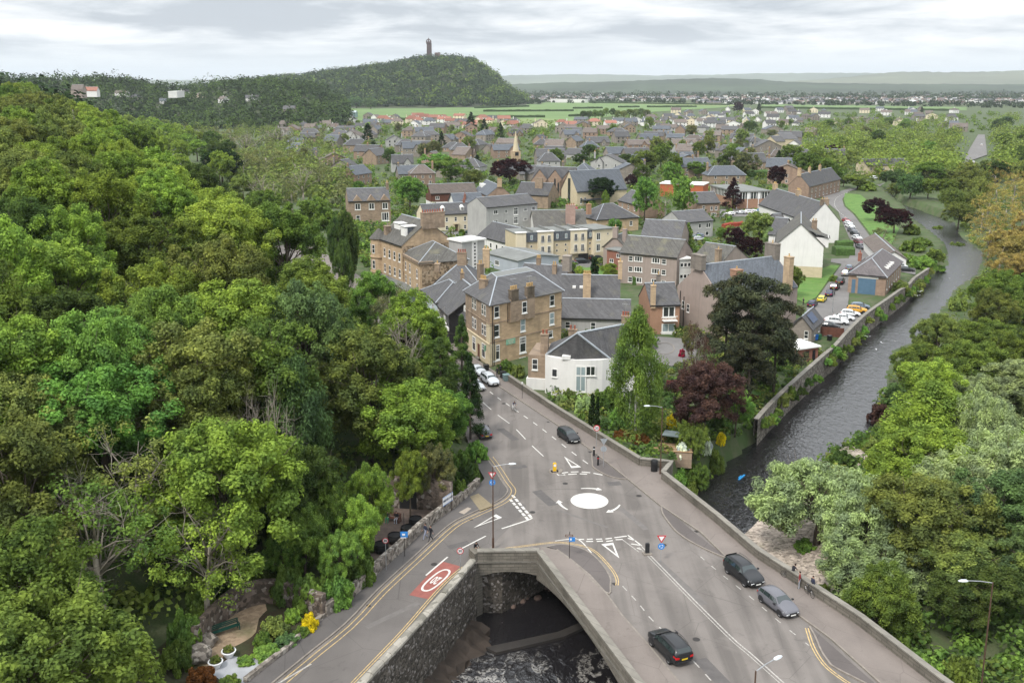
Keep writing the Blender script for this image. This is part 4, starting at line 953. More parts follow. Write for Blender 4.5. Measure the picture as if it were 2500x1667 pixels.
# patches and covers in the carriageway
M_patch = mat('dark_asphalt_patch',(0.098,0.090,0.086),.9,.15,1.5,.2,30); M_patchl = mat('pale_asphalt_patch',(0.138,0.126,0.118),.9,.12,1.5,.2,30)
def rect(cu,cv,l,w,a,m,nm='road_patch',z=.0065):
    x,y = P(cu,cv); c,s_ = math.cos(R(a)),math.sin(R(a)); flat(nm,[(x + i * l * c - j * w * s_,y + i * l * s_ + j * w * c) for i,j in ((-.5,-.5),(.5,-.5),(.5,.5),(-.5,.5))],m,z)
for q in ((1330,1215,4.5,1.2,-66,M_patch),(1265,1140,2.2,1.0,20,M_patch),(1545,1265,6,.7,-68,M_patchl),(1660,1420,9,.8,-70,M_patchl),(1240,1060,5,1.1,-64,M_patch),(1740,1640,4,1.2,-70,M_patch),(1500,1180,1.6,1.2,10,M_patch),(1120,1330,2.4,.9,30,M_patch),(960,1500,6,.6,45,M_patchl),(1420,1265,7,.35,-40,M_patchl)): rect(*q)
for u,v,z in ((1060,1377,.0085),(1300,1250,.0085),(1380,1180,.0085),(1620,1330,.0085),(1700,1560,.0085),(1230,985,.0085),(1010,1530,.0085),(1560,1210,.0085)):
    x,y = P(u,v); n = 14; mb = MB(); mb.add([(x + .33 * math.cos(6.283 * k / n),y + .33 * math.sin(6.283 * k / n),z) for k in range(n)],[tuple(range(n))]); struct(mb.build('manhole_cover',M_iron))
for u,v in ((1338,1030),(1440,1103),(1700,1297),(1500,1425),(1150,1268),(900,1478)):
    rect(u,v,.5,.35,-65,M_iron,'drain_cover',.0085)
# ------------------------------------------------------------------ buildings
def frame_mesh(kind):
    key = 'frame_' + kind
    if key in UM: return UM[key]
    mb = MB(); t = 0.10
    # unit window: x in -.5..+.5, z in 0..1, faces -y, stands 2 cm proud
    def bar(x0,x1,z0,z1): mb.box(x0,x1,-0.03,0.03,z0,z1)
    tx,tz = 0.09,0.06
    bar(-.5,-.5 + tx,0,1); bar(.5 - tx,.5,0,1); bar(-.5 + tx,.5 - tx,0,tz * 1.3); bar(-.5 + tx,.5 - tx,1 - tz,1)
    if kind == 'sash': bar(-.5 + tx,.5 - tx,.48,.53)
    if kind == 'multi':
        for k in (-.22,0,.22): bar(k - .02,k + .02,.6,1 - tz)
        bar(-.5 + tx,.5 - tx,.58,.62); bar(-.5 + tx,.5 - tx,.78,.80)
    if kind in ('case','double'): bar(-.035,.035,tz,1 - tz)
    if kind == 'triple': bar(-.2,-.14,tz,1 - tz); bar(.14,.2,tz,1 - tz)
    if kind == 'cross': bar(-.03,.03,tz,1 - tz); bar(-.5 + tx,.5 - tx,.6,.65)
    UM[key] = mb.mesh('window',M_frame); return UM[key]
UM = {}
def pane_mesh(m):
    key = 'pane_' + m.name
    if key not in UM:
        mb = MB(); mb.add([(-.46,-0.012,.04),(.46,-0.012,.04),(.46,-0.012,.97),(-.46,-0.012,.97)],[(0,1,2,3)]); UM[key] = mb.mesh('pane',m)
    return UM[key]
def sill_mesh():
    if 'sill' not in UM:
        mb = MB(); mb.box(-.58,.58,-0.12,0.02,-.07,0); UM['sill'] = mb.mesh('sill',M_frame)
    return UM['sill']
def window(root,wall,pos,z,w,h,L,D,kind='sash',curtain=False,sill=True,lite=False,off=0.0):
    if wall == 'F': loc,rz = (pos * L,-off,z),0
    elif wall == 'R': loc,rz = (L + off,pos * D,z),R(90)
    elif wall == 'L': loc,rz = (-off,D - pos * D,z),R(-90)
    else: loc,rz = (L - pos * L,D + off,z),R(180)
    if lite:
        p = link('window',pane_mesh(M_glass),root,(loc[0] - 0.03 * math.sin(-rz) * -1,loc[1] - 0.03 * math.cos(rz),loc[2]) if wall == 'F' else loc,(0,0,rz),(w,3.0,h)); return p
    f = link('window',frame_mesh(kind),root,loc,(0,0,rz),(w,1,h))
    link('pane',pane_mesh(M_glassc if curtain else M_glass),f)
    if sill and w < 3: link('sill',sill_mesh(),f)
    return f
def roof_mesh(kind,L,D,z,rise,oh=0.35,th=0.16,ins=None,ridge=True,axis='x',gx=None,plat=None):
    """slabs with thickness; material 0 slate, 1 ridge"""
    mb = MB(); g = oh if gx is None else gx
    def slab(q):
        q = [Vector(p) for p in q]; n = (q[1] - q[0]).cross(q[2] - q[0]).normalized()
        if n.z < 0: q = q[::-1]; n = -n
        b = [p - Vector((0,0,th)) for p in q]; k = len(q)
        mb.add([tuple(p) for p in q + b],[tuple(range(k)),tuple(range(2 * k - 1,k - 1,-1))] + [(i,i + k,(i + 1) % k + k,(i + 1) % k) for i in range(k)][::1])
    def rid(a,b,r=0.13): mb.tube([a,b],r,5,1)
    z0 = z - oh * rise / ((D if axis == 'x' else L) / 2) + 0.12
    if kind == 'gable' and axis == 'x':
        a,b,c = -g,L + g,D / 2; t = z + rise + 0.12
        slab([(a,-oh,z0),(b,-oh,z0),(b,c,t),(a,c,t)]); slab([(a,D + oh,z0),(a,c,t),(b,c,t),(b,D + oh,z0)])
        if ridge: rid((a,c,t),(b,c,t))
    elif kind == 'gable':
        a,b,c = -g,D + g,L / 2; t = z + rise + 0.12
        slab([(-oh,a,z0),(c,a,t),(c,b,t),(-oh,b,z0)]); slab([(L + oh,a,z0),(L + oh,b,z0),(c,b,t),(c,a,t)])
        if ridge: rid((c,a,t),(c,b,t))
    elif kind == 'hip':
        W = min(L,D) / 2; z0 = z - oh * rise / W + 0.1; t = z + rise + 0.1; A,B,C_,E = (-oh,-oh,z0),(L + oh,-oh,z0),(L + oh,D + oh,z0),(-oh,D + oh,z0)
        if L >= D: p,q = (W,D / 2,t),(L - W,D / 2,t); F = [[A,B,q,p],[B,C_,q],[C_,E,p,q],[E,A,p]]; H = [(A,p),(E,p),(B,q),(C_,q),(p,q)]
        else: p,q = (L / 2,W,t),(L / 2,D - W,t); F = [[A,B,p],[B,C_,q,p],[C_,E,q],[E,A,p,q]]; H = [(A,p),(B,p),(C_,q),(E,q),(p,q)]
        for f in F: slab(f)
        for a,b in H:
            if a != b and ridge: rid(a,b,0.10)
    elif kind == 'flat':
        mb.box(-oh,L + oh,-oh,D + oh,z,z + max(rise,0.25))
    elif kind == 'mono':      # rises from front to back
        slab([(-g,-oh,z + .1),(L + g,-oh,z + .1),(L + g,D + oh,z + rise + .1),(-g,D + oh,z + rise + .1)])
    elif kind == 'monox':
        slab([(-oh,-g,z + .1),(L + oh,-g,z + rise + .1),(L + oh,D + g,z + rise + .1),(-oh,D + g,z + .1)])
    return mb
def wall_mesh(L,D,z,rise,kind,axis,zb=-1.2):
    mb = MB(); mb.box(0,L,0,D,zb,z)
    if kind == 'gable' and axis == 'x':
        for x0,x1 in ((0,0.35),(L - .35,L)): mb.add([(x0,0,z),(x0,D,z),(x0,D / 2,z + rise),(x1,0,z),(x1,D,z),(x1,D / 2,z + rise)],[(0,2,1),(3,4,5),(0,3,5,2),(1,2,5,4)])
    elif kind == 'gable':
        for y0,y1 in ((0,.35),(D - .35,D)): mb.add([(0,y0,z),(L,y0,z),(L / 2,y0,z + rise),(0,y1,z),(L,y1,z),(L / 2,y1,z + rise)],[(0,1,2),(3,5,4),(0,2,5,3),(1,4,5,2)])
    elif kind == 'mono': mb.add([(0,0,z),(0,D,z),(0,D,z + rise),(L,0,z),(L,D,z),(L,D,z + rise)],[(0,2,1),(3,4,5),(0,3,5,2),(1,2,5,4)])
    elif kind == 'monox': mb.add([(0,0,z),(L,0,z),(L,0,z + rise),(0,D,z),(L,D,z),(L,D,z + rise)],[(0,1,2),(3,5,4),(0,2,5,3),(1,4,5,2)])
    return mb
def chimney(parent,x,y,z0,z1,w=0.9,d=0.6,m=None,pots=3,pm=None,root=None,axis='x'):
    mb = MB(); mb.box(x - w / 2,x + w / 2,y - d / 2,y + d / 2,z0,z1 - .2); mb.box(x - w / 2 - .08,x + w / 2 + .08,y - d / 2 - .08,y + d / 2 + .08,z1 - .2,z1)
    c = mb.build('chimney',m or M_sandd,parent)
    if pots:
        k = MB()
        for i in range(pots):
            f = (i + .5) / pots - .5; px_,py_ = (x + f * w * .95,y) if axis == 'x' else (x,y + f * d * .95)
            k.cyl(px_,py_,z1,z1 + .62,0.14,0.12,8); k.cyl(px_,py_,z1 + .5,z1 + .58,0.17,0.17,8)
        k.build('chimney_pot',pm or M_pot,c)
    if rnd.random() < .45:
        k = MB(); k.tube([(x,y + .1,z1 - .4),(x,y + .1,z1 + 1.9)],.03,4); k.tube([(x - .6,y + .1,z1 + 1.75),(x + .6,y + .1,z1 + 1.75)],.025,4)
        for j in range(5): k.tube([(x - .5 + j * .25,y - .15,z1 + 1.75),(x - .5 + j * .25,y + .35,z1 + 1.75)],.018,3)
        k.build('aerial',M_steel,c)
    return c
BLD = []
def house(name,label,A,B,h,depth,roof='gable',rise=3.0,axis='x',wm=None,rm=None,wins=(),chims=(),oh=0.35,gx=None,cat='building',zb=None,skewC=None,group=None,zg=None,base_m=None,base_h=0,gutter=True):
    """A, B: pixels of the two front eaves corners, at height h over local ground"""
    if isinstance(A[0],int) or A[0] > 400 or True:
        g = 0.0 if zg is None else zg
        for _ in range(6):
            a = P(A[0],A[1],g + h); b = P(B[0],B[1],g + h)
            if zg is None: g = float(min(Ts(*a),Ts(*b)))
            else: break
    a,b = Vector(a),Vector(b); L = (b - a).length; rz = math.atan2(b.y - a.y,b.x - a.x)
    root = empty(name,(a.x,a.y,g),rz,label,cat,group); BLD.append((root,L,depth))
    wm = wm or M_grystone; rm = rm or M_slate
    wall_mesh(L,depth,h,rise,roof,axis).build('wall',wm,root)
    if base_m: mb = MB(); mb.box(-.03,L + .03,-.03,depth + .03,-1.2,base_h); mb.build('plinth',base_m,root)
    ro = roof_mesh(roof,L,depth,h,rise,oh,axis=axis,gx=gx).build('roof',[rm,M_lead],root)
    if gutter and roof in ('gable','hip'):
        mb = MB()
        if axis == 'x' or roof == 'hip': mb.box(-.1,L + .1,-oh - .1,-oh + .02,h - .12,h + .02)
        if axis != 'x' or roof == 'hip': mb.box(-oh - .1,-oh + .02,-.1,depth + .1,h - .12,h + .02)
        mb.build('gutter',M_black,root)
    for w in wins:
        wall,poss,zs,ww,wh = w[:5]; kind = w[5] if len(w) > 5 else 'sash'; cur = w[6] if len(w) > 6 else 0
        for z in zs:
            for i,p in enumerate(poss): window(root,wall,p,z,ww,wh,L,depth,kind,curtain=(cur and (i + int(z)) % cur == 0))
    for c in chims:
        fx,fy,z1 = c[:3]; kw = c[3] if len(c) > 3 else {}
        x,y = fx * L,fy * depth
        yy = abs(y - depth / 2) / (depth / 2) if axis == 'x' else abs(x - L / 2) / (L / 2)
        z0 = h + (rise * (1 - yy) if roof in ('gable','hip') else 0) - .6
        chimney(ro,x,y,min(z0,z1 - 1),z1,**kw)
    return root,L,depth
def boxpart(root,name,m,*b):
    mb = MB()
    for q in b: mb.box(*q)
    return mb.build(name,m,root)
def door(root,x,w=1.0,h=2.1,m=None,wall='F',L=0,z=0):
    mb = MB(); mb.box(-w / 2,w / 2,-.05,.02,0,h)
    d = mb.build('door',m or M_wood,root); d.location = (x,0,z) if wall == 'F' else (L,x,z)
    if wall == 'R': d.rotation_euler = (0,0,R(90))
    k = MB(); k.box(w / 2 - .16,w / 2 - .1,-.1,-.05,h * .45,h * .5); k.build('handle',M_steel,d)
    return d
# 1. the tall sandstone corner building
def corner_pub():
    A,B,C_ = Vector(P(1195.5,745,10.6)),Vector(P(1371,710,10.6)),Vector(P(1137,710,10.6))
    rz = math.atan2((B - A).y,(B - A).x); L = (B - A).length; root = empty('sandstone_building',(A.x,A.y,0),rz,'tall three storey sandstone corner building with twin chimneys and a green sign','building')
    e = Matrix.Rotation(-rz,2); Cl = e @ (C_ - A); D = Cl.length; sk = Cl
    h = 10.6; F = [(0,0),(L,0),(L + sk.x,sk.y),(sk.x,sk.y)]
    mb = MB(); mb.prism(F,-1.5,h); mb.build('wall',mat('pub_sandstone',(0.45,0.325,0.205),0.9,0.22,0.7,0.3,kind='stone',bw=.8,bh=.33,col2=(0.12,0.095,0.07),stain=.55),root)
    # darker street front skin and pale corner
    lv = sk.normalized(); ln_ = Vector((lv.y,-lv.x)); ln_ = ln_ if ln_.x < 0 else -ln_
    def onleft(s,o,z): p = lv * s + ln_ * o; return (p.x,p.y,z)
    def leftbox(mb,s0,s1,o0,o1,z0,z1):
        vs = [onleft(s,o,z) for s in (s0,s1) for o in (o0,o1) for z in (z0,z1)]; mb.add(vs,[(0,1,3,2),(4,6,7,5),(0,4,5,1),(2,3,7,6),(0,2,6,4),(1,5,7,3)])
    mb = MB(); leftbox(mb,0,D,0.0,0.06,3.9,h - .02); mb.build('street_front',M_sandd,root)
    mb = MB(); leftbox(mb,-.1,D + .1,0.0,0.14,0,3.7); leftbox(mb,-.2,D + .1,0.0,0.3,3.7,3.95); leftbox(mb,0,1.5,0.06,0.1,4.0,7.2); mb.box(-.1,.35,-.05,.2,4,7.2); mb.box(-.13,1.35,-.07,0,0,3.8); mb.build('shopfront',M_creamst,root)
    mb = MB()
    for z in (3.95,7.25): mb.box(-.05,L + .05,-.09,0,z,z + .16)
    mb.box(-.2,L + .2,-.16,0,h - .22,h); leftbox(mb,-.1,D,.06,.17,7.25,7.41); leftbox(mb,-.1,D,.06,.22,h - .22,h)
    mb.build('string_course',M_sandd,root)
    # windows on the gable front
    cols = [0.09,0.445,0.86]
    for i,c in enumerate(cols):
        window(root,'F',c,8.15,1.15,2.05,L,D,'sash',off=.02) if i != 1 else window(root,'F',c,8.1,1.15,2.05,L,D,'sash',off=.42)
        window(root,'F',c,4.75,1.15,2.25,L,D,'sash',curtain=i > 0,off=.02)
    window(root,'F',0.085,0.7,1.45,2.7,L,D,'multi',off=.02); window(root,'F',.445,0.9,1.5,2.9,L,D,'multi',off=.02); window(root,'F',.83,2.4,1.5,1.3,L,D,'multi',off=.02)
    window(root,'F',.44,-1.3,1.5,1.4,L,D,'case',off=.02,sill=False)
    # chimney breasts
    mb = MB()
    for x in (.315,.535): mb.box(x * L - 0.95,x * L + .95,-.42,0,6.9,h + .25)
    mb.box(.315 * L + .9,.535 * L - .9,-.40,0,7.0,h - .05); mb.build('chimney_breast',M_sandd,root)
    zt = h + 3.3; q = [(L * .27 + sk.x * .3,sk.y * .42),(L * .80 + sk.x * .3,sk.y * .42),(L * .80 + sk.x * .6,sk.y * .72),(L * .3 + sk.x * .6,sk.y * .72)]; oh = .4
    e4 = [(-oh,-oh),(L + oh,-oh),(L + sk.x + oh,sk.y + oh),(sk.x - oh,sk.y + oh)]; mb = MB()
    vs = [(x,y,h + .02) for x,y in e4] + [(x,y,zt) for x,y in q] + [(x,y,h - .14) for x,y in e4]
    mb.add(vs,[(0,1,5,4),(1,2,6,5),(2,3,7,6),(3,0,4,7),(0,8,9,1),(3,11,8,0),(1,9,10,2),(2,10,11,3)],0); mb.add([(x,y,zt + .02) for x,y in q],[(0,1,2,3)],2)
    for i in range(4): mb.tube([vs[i],vs[4 + i]],.11,5,1); mb.tube([vs[4 + i],vs[4 + (i + 1) % 4]],.09,5,1)
    ro = mb.build('roof',[M_slate,M_lead,M_feltg],root)
    for x in (.315,.535): chimney(ro,x * L,-.05,h - .1,h + 2.0,1.7,.75,mat('soot_stained_stone',(0.12,0.095,0.07),.9,.5,1.0,.3),4)
    chimney(ro,sk.x * .8 + .6,sk.y * .55,h + .5,h + 3.0,.8,1.6,M_sandd,4,axis='y'); chimney(ro,sk.x * .98 + 3.4,sk.y * .98,h + .3,h + 4.6,.9,.9,M_sandd,2)
    for s in (.22,.62):
        for z in (8.2,4.7):
            for ds in (-.62,.62):
                p = onleft(D * s + ds,.08,z); f = link('window',frame_mesh('sash'),root,p,(0,0,math.atan2(lv.y,lv.x) + math.pi),(.85,1,2.0)); link('pane',pane_mesh(M_glass),f)
        p = onleft(D * s,.16,.7); f = link('window',frame_mesh('multi'),root,p,(0,0,math.atan2(lv.y,lv.x) + math.pi),(1.7,1,2.6)); link('pane',pane_mesh(M_glass),f)
    p = onleft(D * .42,.17,0); mb = MB(); mb.box(-.5,.5,-.04,.02,0,2.6); d = mb.build('door',M_wood,root); d.location = p; d.rotation_euler = (0,0,math.atan2(lv.y,lv.x) + math.pi)
    mb = MB(); mb.box(-1.05,1.05,-.12,0,0,.95); s = mb.build('sign',mat('sage_green_board',(0.22,0.40,0.28),.6,.08,3),root); s.location = (L * .275,-.02,3.0)
    tx = lettering('ALLAN',.42,mat('cream_lettering',(0.62,0.60,0.45),.6),'sign_lettering',s,bold=.01); tx.rotation_euler = (R(90),0,0); tx.location = (0,-.135,.62)
    tx = lettering('WATER',.3,MATS['cream_lettering'],'sign_lettering',s,bold=.01); tx.rotation_euler = (R(90),0,0); tx.location = (0,-.135,.24)
    mb = MB(); mb.cyl(.55,-.12,-1,h,.07,n=6); mb.cyl(.95,-.1,-1,7,.06,n=6); mb.cyl(.3 * L - 1.1,-.1,6.9,h,.06,n=6); mb.tube([(.95,-.1,7),(-1.9,-.3,7.1)],.03,5); mb.build('downpipe',M_black,root)
    mb = MB(); mb.box(-.35,.35,-.04,.04,0,1.0); s = mb.build('hanging_sign',MATS['sage_green_board'],root); s.location = onleft(.3,.75,2.6); s.rotation_euler = (0,0,R(20))
    mb = MB(); mb.tube([(0,0,1.05),(.35,.55,1.1)],.025,5); mb.build('bracket',M_black,s)
    mb = MB()
    for k in range(3): leftbox(mb,D * .42 - .7,D * .42 + .7,.14,.6 - .13 * k,0,.12 + .1 * k)
    mb.build('doorstep',M_cope,root)
corner_pub()
# row along the shopping street (front walls face the street, far end first)
r,L,D = house('shop_building','pale blue grey shop with a hipped slate roof on the shopping street',(1031,707),(1066,737),6.0,9,'hip',2.6,wm=M_shopblue,wins=[('F',[.3,.75],[3.6],1.1,1.5),('R',[.25],[3.8],1.0,1.5)])
boxpart(r,'shopfront',M_black,(.3,L - .3,-.25,0,.2,2.7)); boxpart(r,'fascia',M_frame,(0,L,-.35,0,2.7,3.2))
r,L,D = house('shop_building','slate roofed shop with dark upper front between blue and white shops',(1062,735),(1096,768),5.6,11,'gable',4.0,wm=M_black,wins=[('F',[.25,.7],[3.3],1.5,1.3,'case')],chims=[(.0,.5,11,dict(m=M_sandd,pots=4))])
boxpart(r,'fascia',M_frame,(0,L,-.6,0,2.5,3.1)); boxpart(r,'balcony',M_frame,(L * .15,L * .85,-.9,0,3.3,3.5))
r,L,D = house('timbered_shop','white shop with black timber uprights joining the tall corner building',(1098,756),(1138,778),5.4,10,'gable',3.6,wm=M_whiteharl,wins=[('F',[.18,.5,.82],[2.9],.9,1.9)])
boxpart(r,'timbering',M_black,*[(x * L - .07,x * L + .07,-.05,0,2.6,5.3) for x in (.02,.34,.66,.98)],(0,L,-.05,0,2.5,2.75)); boxpart(r,'shopfront',M_black,(.1,L - .1,-.12,0,0,2.4)); boxpart(r,'dormer',M_frame,(L * .6,L * .85,.8,2.6,5.6,7.2))
# big sandstone block
r,L,D = house('sandstone_building','large sandstone block with a bow front and a huge chimney stack on the shopping street',(921,580),(981,600),11.5,13,'gable',5.0,wm=M_sand,rm=M_slatem,
    wins=[('F',[.3,.5,.7,.9],[7.6,3.9],1.0,2.0),('F',[.35,.75],[.6],2.2,2.2,'triple')],gx=.1,chims=[(1.0,.6,18.6,dict(w=1.1,d=5.6,m=M_sandd,pots=0)),(.18,.12,14.5,dict(w=1.6,d=1.2,m=M_sandd,pots=0))])
boxpart(r,'rubble_gable',M_sandr,(L,L + .05,.2,D - .2,4,11.3)); k = MB(); [k.cyl(L,D * .6 - 2.5 + i * .62,18.6,19.2,.16,.13,8) for i in range(9)]; k.build('chimney_pot',M_potr,r)
for x_,y_,s_ in ((L * .35,5.0,3.2),(L * .75,4.0,2.4)):
    m_ = MB(); m_.box(x_ - s_ / 2,x_ + s_ / 2,y_ - 2,y_ + 2.4,12.2,15.2); d_ = m_.build('dormer',M_slateb,r); m_ = MB(); m_.box(x_ - s_ / 2 - .1,x_ + s_ / 2 + .1,y_ - 2.2,y_ + 2.5,15.2,15.4); m_.box(x_ - s_ / 2 - .02,x_ + s_ / 2 + .02,y_ - 2.03,y_ - 1.5,12.4,15.0); m_.build('dormer_cheek',M_frame,d_)
m_ = MB(); m_.cyl(.3,.3,-1,11.4,2.0,n=12); m_.cyl(.3,.3,7.0,7.3,2.25,n=12); m_.cyl(.3,.3,3.5,3.8,2.25,n=12); b_ = m_.build('bow_front',M_sand,r)
m_ = MB(); m_.cyl(.3,.3,11.4,13.6,2.35,.3,n=12); m_.build('bow_roof',M_slatem,b_)
for z_ in (8.0,4.3,.8):
    for a_ in (205,250,295): f_ = link('window',frame_mesh('sash'),r,(.3 + 2.02 * math.cos(R(a_)),.3 + 2.02 * math.sin(R(a_)),z_),(0,0,R(a_ + 90)),(.8,1,2.1)); link('pane',pane_mesh(M_glass),f_)
r,L,D = house('sandstone_building','lower sandstone building with a curved rubble gable beside the white stair tower',(982,618),(1024,641),9.6,11,'hip',3.2,wm=M_sand,rm=M_slatem,
    wins=[('F',[.2,.45],[6.2,3.2],.9,1.9),('F',[.85],[5.8,2.6],.9,2.0)],gutter=False)
boxpart(r,'rubble_gable',M_sandr,(L,L + .06,.5,D - .2,0,9.5)); boxpart(r,'cornice',M_sandd,(-.2,L + .3,-.35,0,9.1,9.75),(L,L + .3,-.3,3,9.1,9.75)); boxpart(r,'shopfront',M_shopblue,(0,L,-.5,0,0,2.7)); boxpart(r,'shop_roof',M_feltg,(-16,L + 1,-2.6,-.2,3.0,3.25))
r,L,D = house('stair_tower','tall plain white stair tower with a flat roof and a strip of tiny windows',(1128,592),(1183,585),12.5,5,'flat',.35,wm=M_greyharl,rm=M_frame,oh=.3,gutter=False)
boxpart(r,'glass_strip',M_glass,*[(L * .56 - .22,L * .56 + .22,-.05,.0,z,z + .42) for z in np.arange(1.5,11.8,.78)])
boxpart(r,'white_panel',M_whiteharl,(L * .43,L * .67,-.03,0,.2,12.4))
house('slate_hall','long slate roofed hall with dark stone chimneys behind the shops',(1058,697),(1176,700),6.5,10,'hip',4.2,wm=M_sandd,wins=[('F',[.1,.2,.3],[3.8],.9,1.6)],
      chims=[(.52,.45,12.8,dict(w=1.9,d=.9,m=M_sandd,pots=4,pm=M_potr)),(.02,.35,10.5,dict(w=1.0,d=1.4,m=M_sandd,pots=1)),(1.03,.45,13.6,dict(w=1.3,d=1.3,m=M_sand,pots=2))])
r,L,D = house('grey_unit','low blue grey unit with a felt roof beside the parked blue car',(1187,617),(1265,637),3.8,13,'gable',.9,wm=mat('blue_grey_render',(0.36,0.39,0.43),.8,.08,.5),rm=M_feltg,wins=[('F',[.35],[1.2],2.0,1.3,'double'),('R',[.35],[1.0],1.9,1.8,'double')],gutter=False)
house('slate_roofed_house','small slate roofed house behind the tall corner building',(1262,690),(1368,699),6.5,10,'gable',3.2,wm=M_sandd,chims=[(.3,.5,11.2,dict(pots=3)),(.98,.45,12.2,dict(w=1.6,d=1.6,m=M_grystone,pots=0)),(.75,.3,10.4,dict(pots=2))])
house('slate_roofed_house','long stone house with two skylights and a tall buff four pot chimney',(1369,738),(1513,741),5.6,9.0,'gable',4.6,wm=M_sandd,gx=.1,chims=[(.44,.02,11.4,dict(w=1.5,d=.7,m=M_sand,pots=4)),(1.0,.5,13.2,dict(w=.8,d=1.3,m=M_sand,pots=2,axis='y'))])
rr_ = BLD[-1][0]; boxpart(rr_,'skylight',M_frame,*[(x,x + .65,2.1,2.9,8.0,8.45) for x in (2.2,3.6)])
house('back_wing','low white back wing with a long slate roof right of the tall pub',(1371,775),(1540,779),3.6,7.5,'gable',2.9,wm=M_greyharl,wins=[('F',[.09],[1.5],1.0,1.3),('F',[.46],[1.2],1.0,1.6)],gx=.05)
boxpart(BLD[-1][0],'door',M_wood,(11.6,13.6,-.06,0,.2,2.2))
r,L,D = house('bay_window_house','small brick house with a white two storey bay and balcony behind the weeping birch',(1588,745),(1660,743),6.2,9,'gable',3.4,wm=M_orangebrick,wins=[('F',[.63],[3.7],2.5,2.1,'double'),('F',[.63],[.7],2.7,1.7,'double',1)],chims=[(.08,.0,10.2,dict(w=.9,d=.7,m=M_sand,pots=1)),(.5,.6,11.2,dict(w=.8,d=.6,m=M_grystone,pots=1))],gx=.1)
boxpart(r,'balcony',M_frame,(L * .40,L * .88,-1.3,0,3.1,3.25),*[(L * .40 + i * .3,L * .40 + i * .3 + .05,-1.3,-1.24,3.25,4.1) for i in range(9)],(L * .40,L * .88,-1.32,-1.22,4.05,4.15)); boxpart(r,'garage_door',M_whiteharl,(L * .4,L * .88,-.1,0,0.0,.65))
boxpart(r,'patio',mat('buff_patio',(0.36,0.27,0.18),.9,.1,1),(-1,L + 8,-4.5,-.3,-.9,.02))
r,L,D = house('gabled_house','big grey rendered house with tall end chimneys, half hidden by the dark pine',(1654,697),(1757,725),8.4,21,'gable',5.2,axis='y',wm=M_pinkharl,rm=M_slateb,oh=.3,wins=[('F',[.16],[3.9],.8,1.7),('F',[.28],[3.5],.8,1.7)],gx=-.25,
      chims=[(.48,.0,15.8,dict(w=3.2,d=1.2,m=M_grystone,pots=0)),(.78,.32,12.8,dict(w=1.8,d=1.8,m=M_orangebrick,pots=1)),(.45,.97,16.4,dict(w=3.0,d=1.5,m=M_grystone,pots=1)),(1.0,.86,14.8,dict(w=1.6,d=1.2,m=M_sand,pots=1))])
boxpart(r,'downpipe',M_black,(1.0,1.15,-.12,0,0,7.5),(2.2,2.32,-.12,0,0,6.5))
house('flats','three storey pinkish grey flats with four columns of white windows',(1513,616),(1653,629),8.0,11,'gable',3.6,wm=M_pinkharl,rm=M_slatem,gx=.1,wins=[('F',[.2,.78],[6.0,3.3,.6],1.2,1.3),('F',[.335,.64],[6.1,3.4,.7],2.2,1.3,'triple')])
house('brick_annex','dark red brick annex at the left end of the pinkish flats',(1482,609),(1512,614),6.6,8,'flat',.3,wm=M_brick,rm=M_feltg,wins=[('F',[.4],[3.3],1.4,1.0,'case'),('F',[.95],[4.9],1.4,1.0,'case')],gutter=False)
house('rendered_house','pinkish gabled house behind the dark red brick annex',(1473,602),(1530,607),6.6,7,'gable',3.2,axis='y',wm=M_pinkharl,rm=M_slatem,chims=[(.5,.02,12.2,dict(w=1.3,d=1.0,m=M_pinkharl,pots=1)),(.8,.25,11.6,dict(w=1.0,d=1.0,m=M_pinkharl,pots=1))])
house('link_block','narrow white link with three small windows between two pinkish blocks',(1659,634),(1689,632),7.2,6,'flat',.25,wm=M_whiteharl,rm=M_frame,wins=[('F',[.2,.5,.8],[5.3,2.4],.85,.95,'plain')],gutter=False)
house('flats','two storey pinkish block with a mossy roof right of the white link',(1688,634),(1760,645),7.6,12,'gable',3.6,wm=M_pinkharl,rm=M_slatem,wins=[('F',[.42],[5.2],1.2,1.3),('F',[.8],[5.2],2.0,1.4,'triple')],chims=[(.9,.0,11.2,dict(w=1.2,d=1.2,m=M_sandd,pots=1))],gx=.1)
house('rendered_house','long pinkish house with a wide slate roof behind the three storey flats',(1562,584),(1661,589),6.8,16,'gable',4.6,wm=M_pinkharl,rm=M_slate,gx=.1)
house('white_house','white two storey house with dark windows left of the red hedge',(1664,544),(1741,538),5.4,11,'gable',3.0,wm=M_greyharl,rm=M_slate,wins=[('F',[.13,.21,.58,.82,.88],[3.1],1.0,1.5,'plain'),('F',[.2,.52,.82],[.5],1.4,1.3,'plain')],gx=.1)
# terrace with alternating cream and stone fronts
r,L,D = house('terrace','three storey terrace of alternating cream and stone fronts with small balconies',(1259,572),(1450,562),9.0,9,'flat',.3,wm=M_creamst,rm=M_feltg,oh=.1,gutter=False)
def seg(a,b): return (a * L,b * L)
for a_,b_ in ((.0,.12),(.27,.465),(.69,.9)):
    x0,x1 = seg(a_,b_); boxpart(r,'cream_front',M_cream,(x0,x1,-.7,0,2.6,9.35)); boxpart(r,'eaves_board',M_frame,(x0 - .2,x1 + .2,-.95,.4,9.35,9.55))
    for f in ((.5,) if b_ < .2 else (.3,.72)):
        for z in (3.2,6.3) if b_ > .2 else (3.2,): w_ = link('window',frame_mesh('case'),r,(x0 + (x1 - x0) * f,-.72,z),(0,0,0),(.95,1,2.1)); link('pane',pane_mesh(M_glass),w_); boxpart(r,'balcony_rail',M_steel,*[(x0 + (x1 - x0) * f - .6 + k * .2,x0 + (x1 - x0) * f - .57 + k * .2,-.88,-.85,z,z + 1) for k in range(7)])
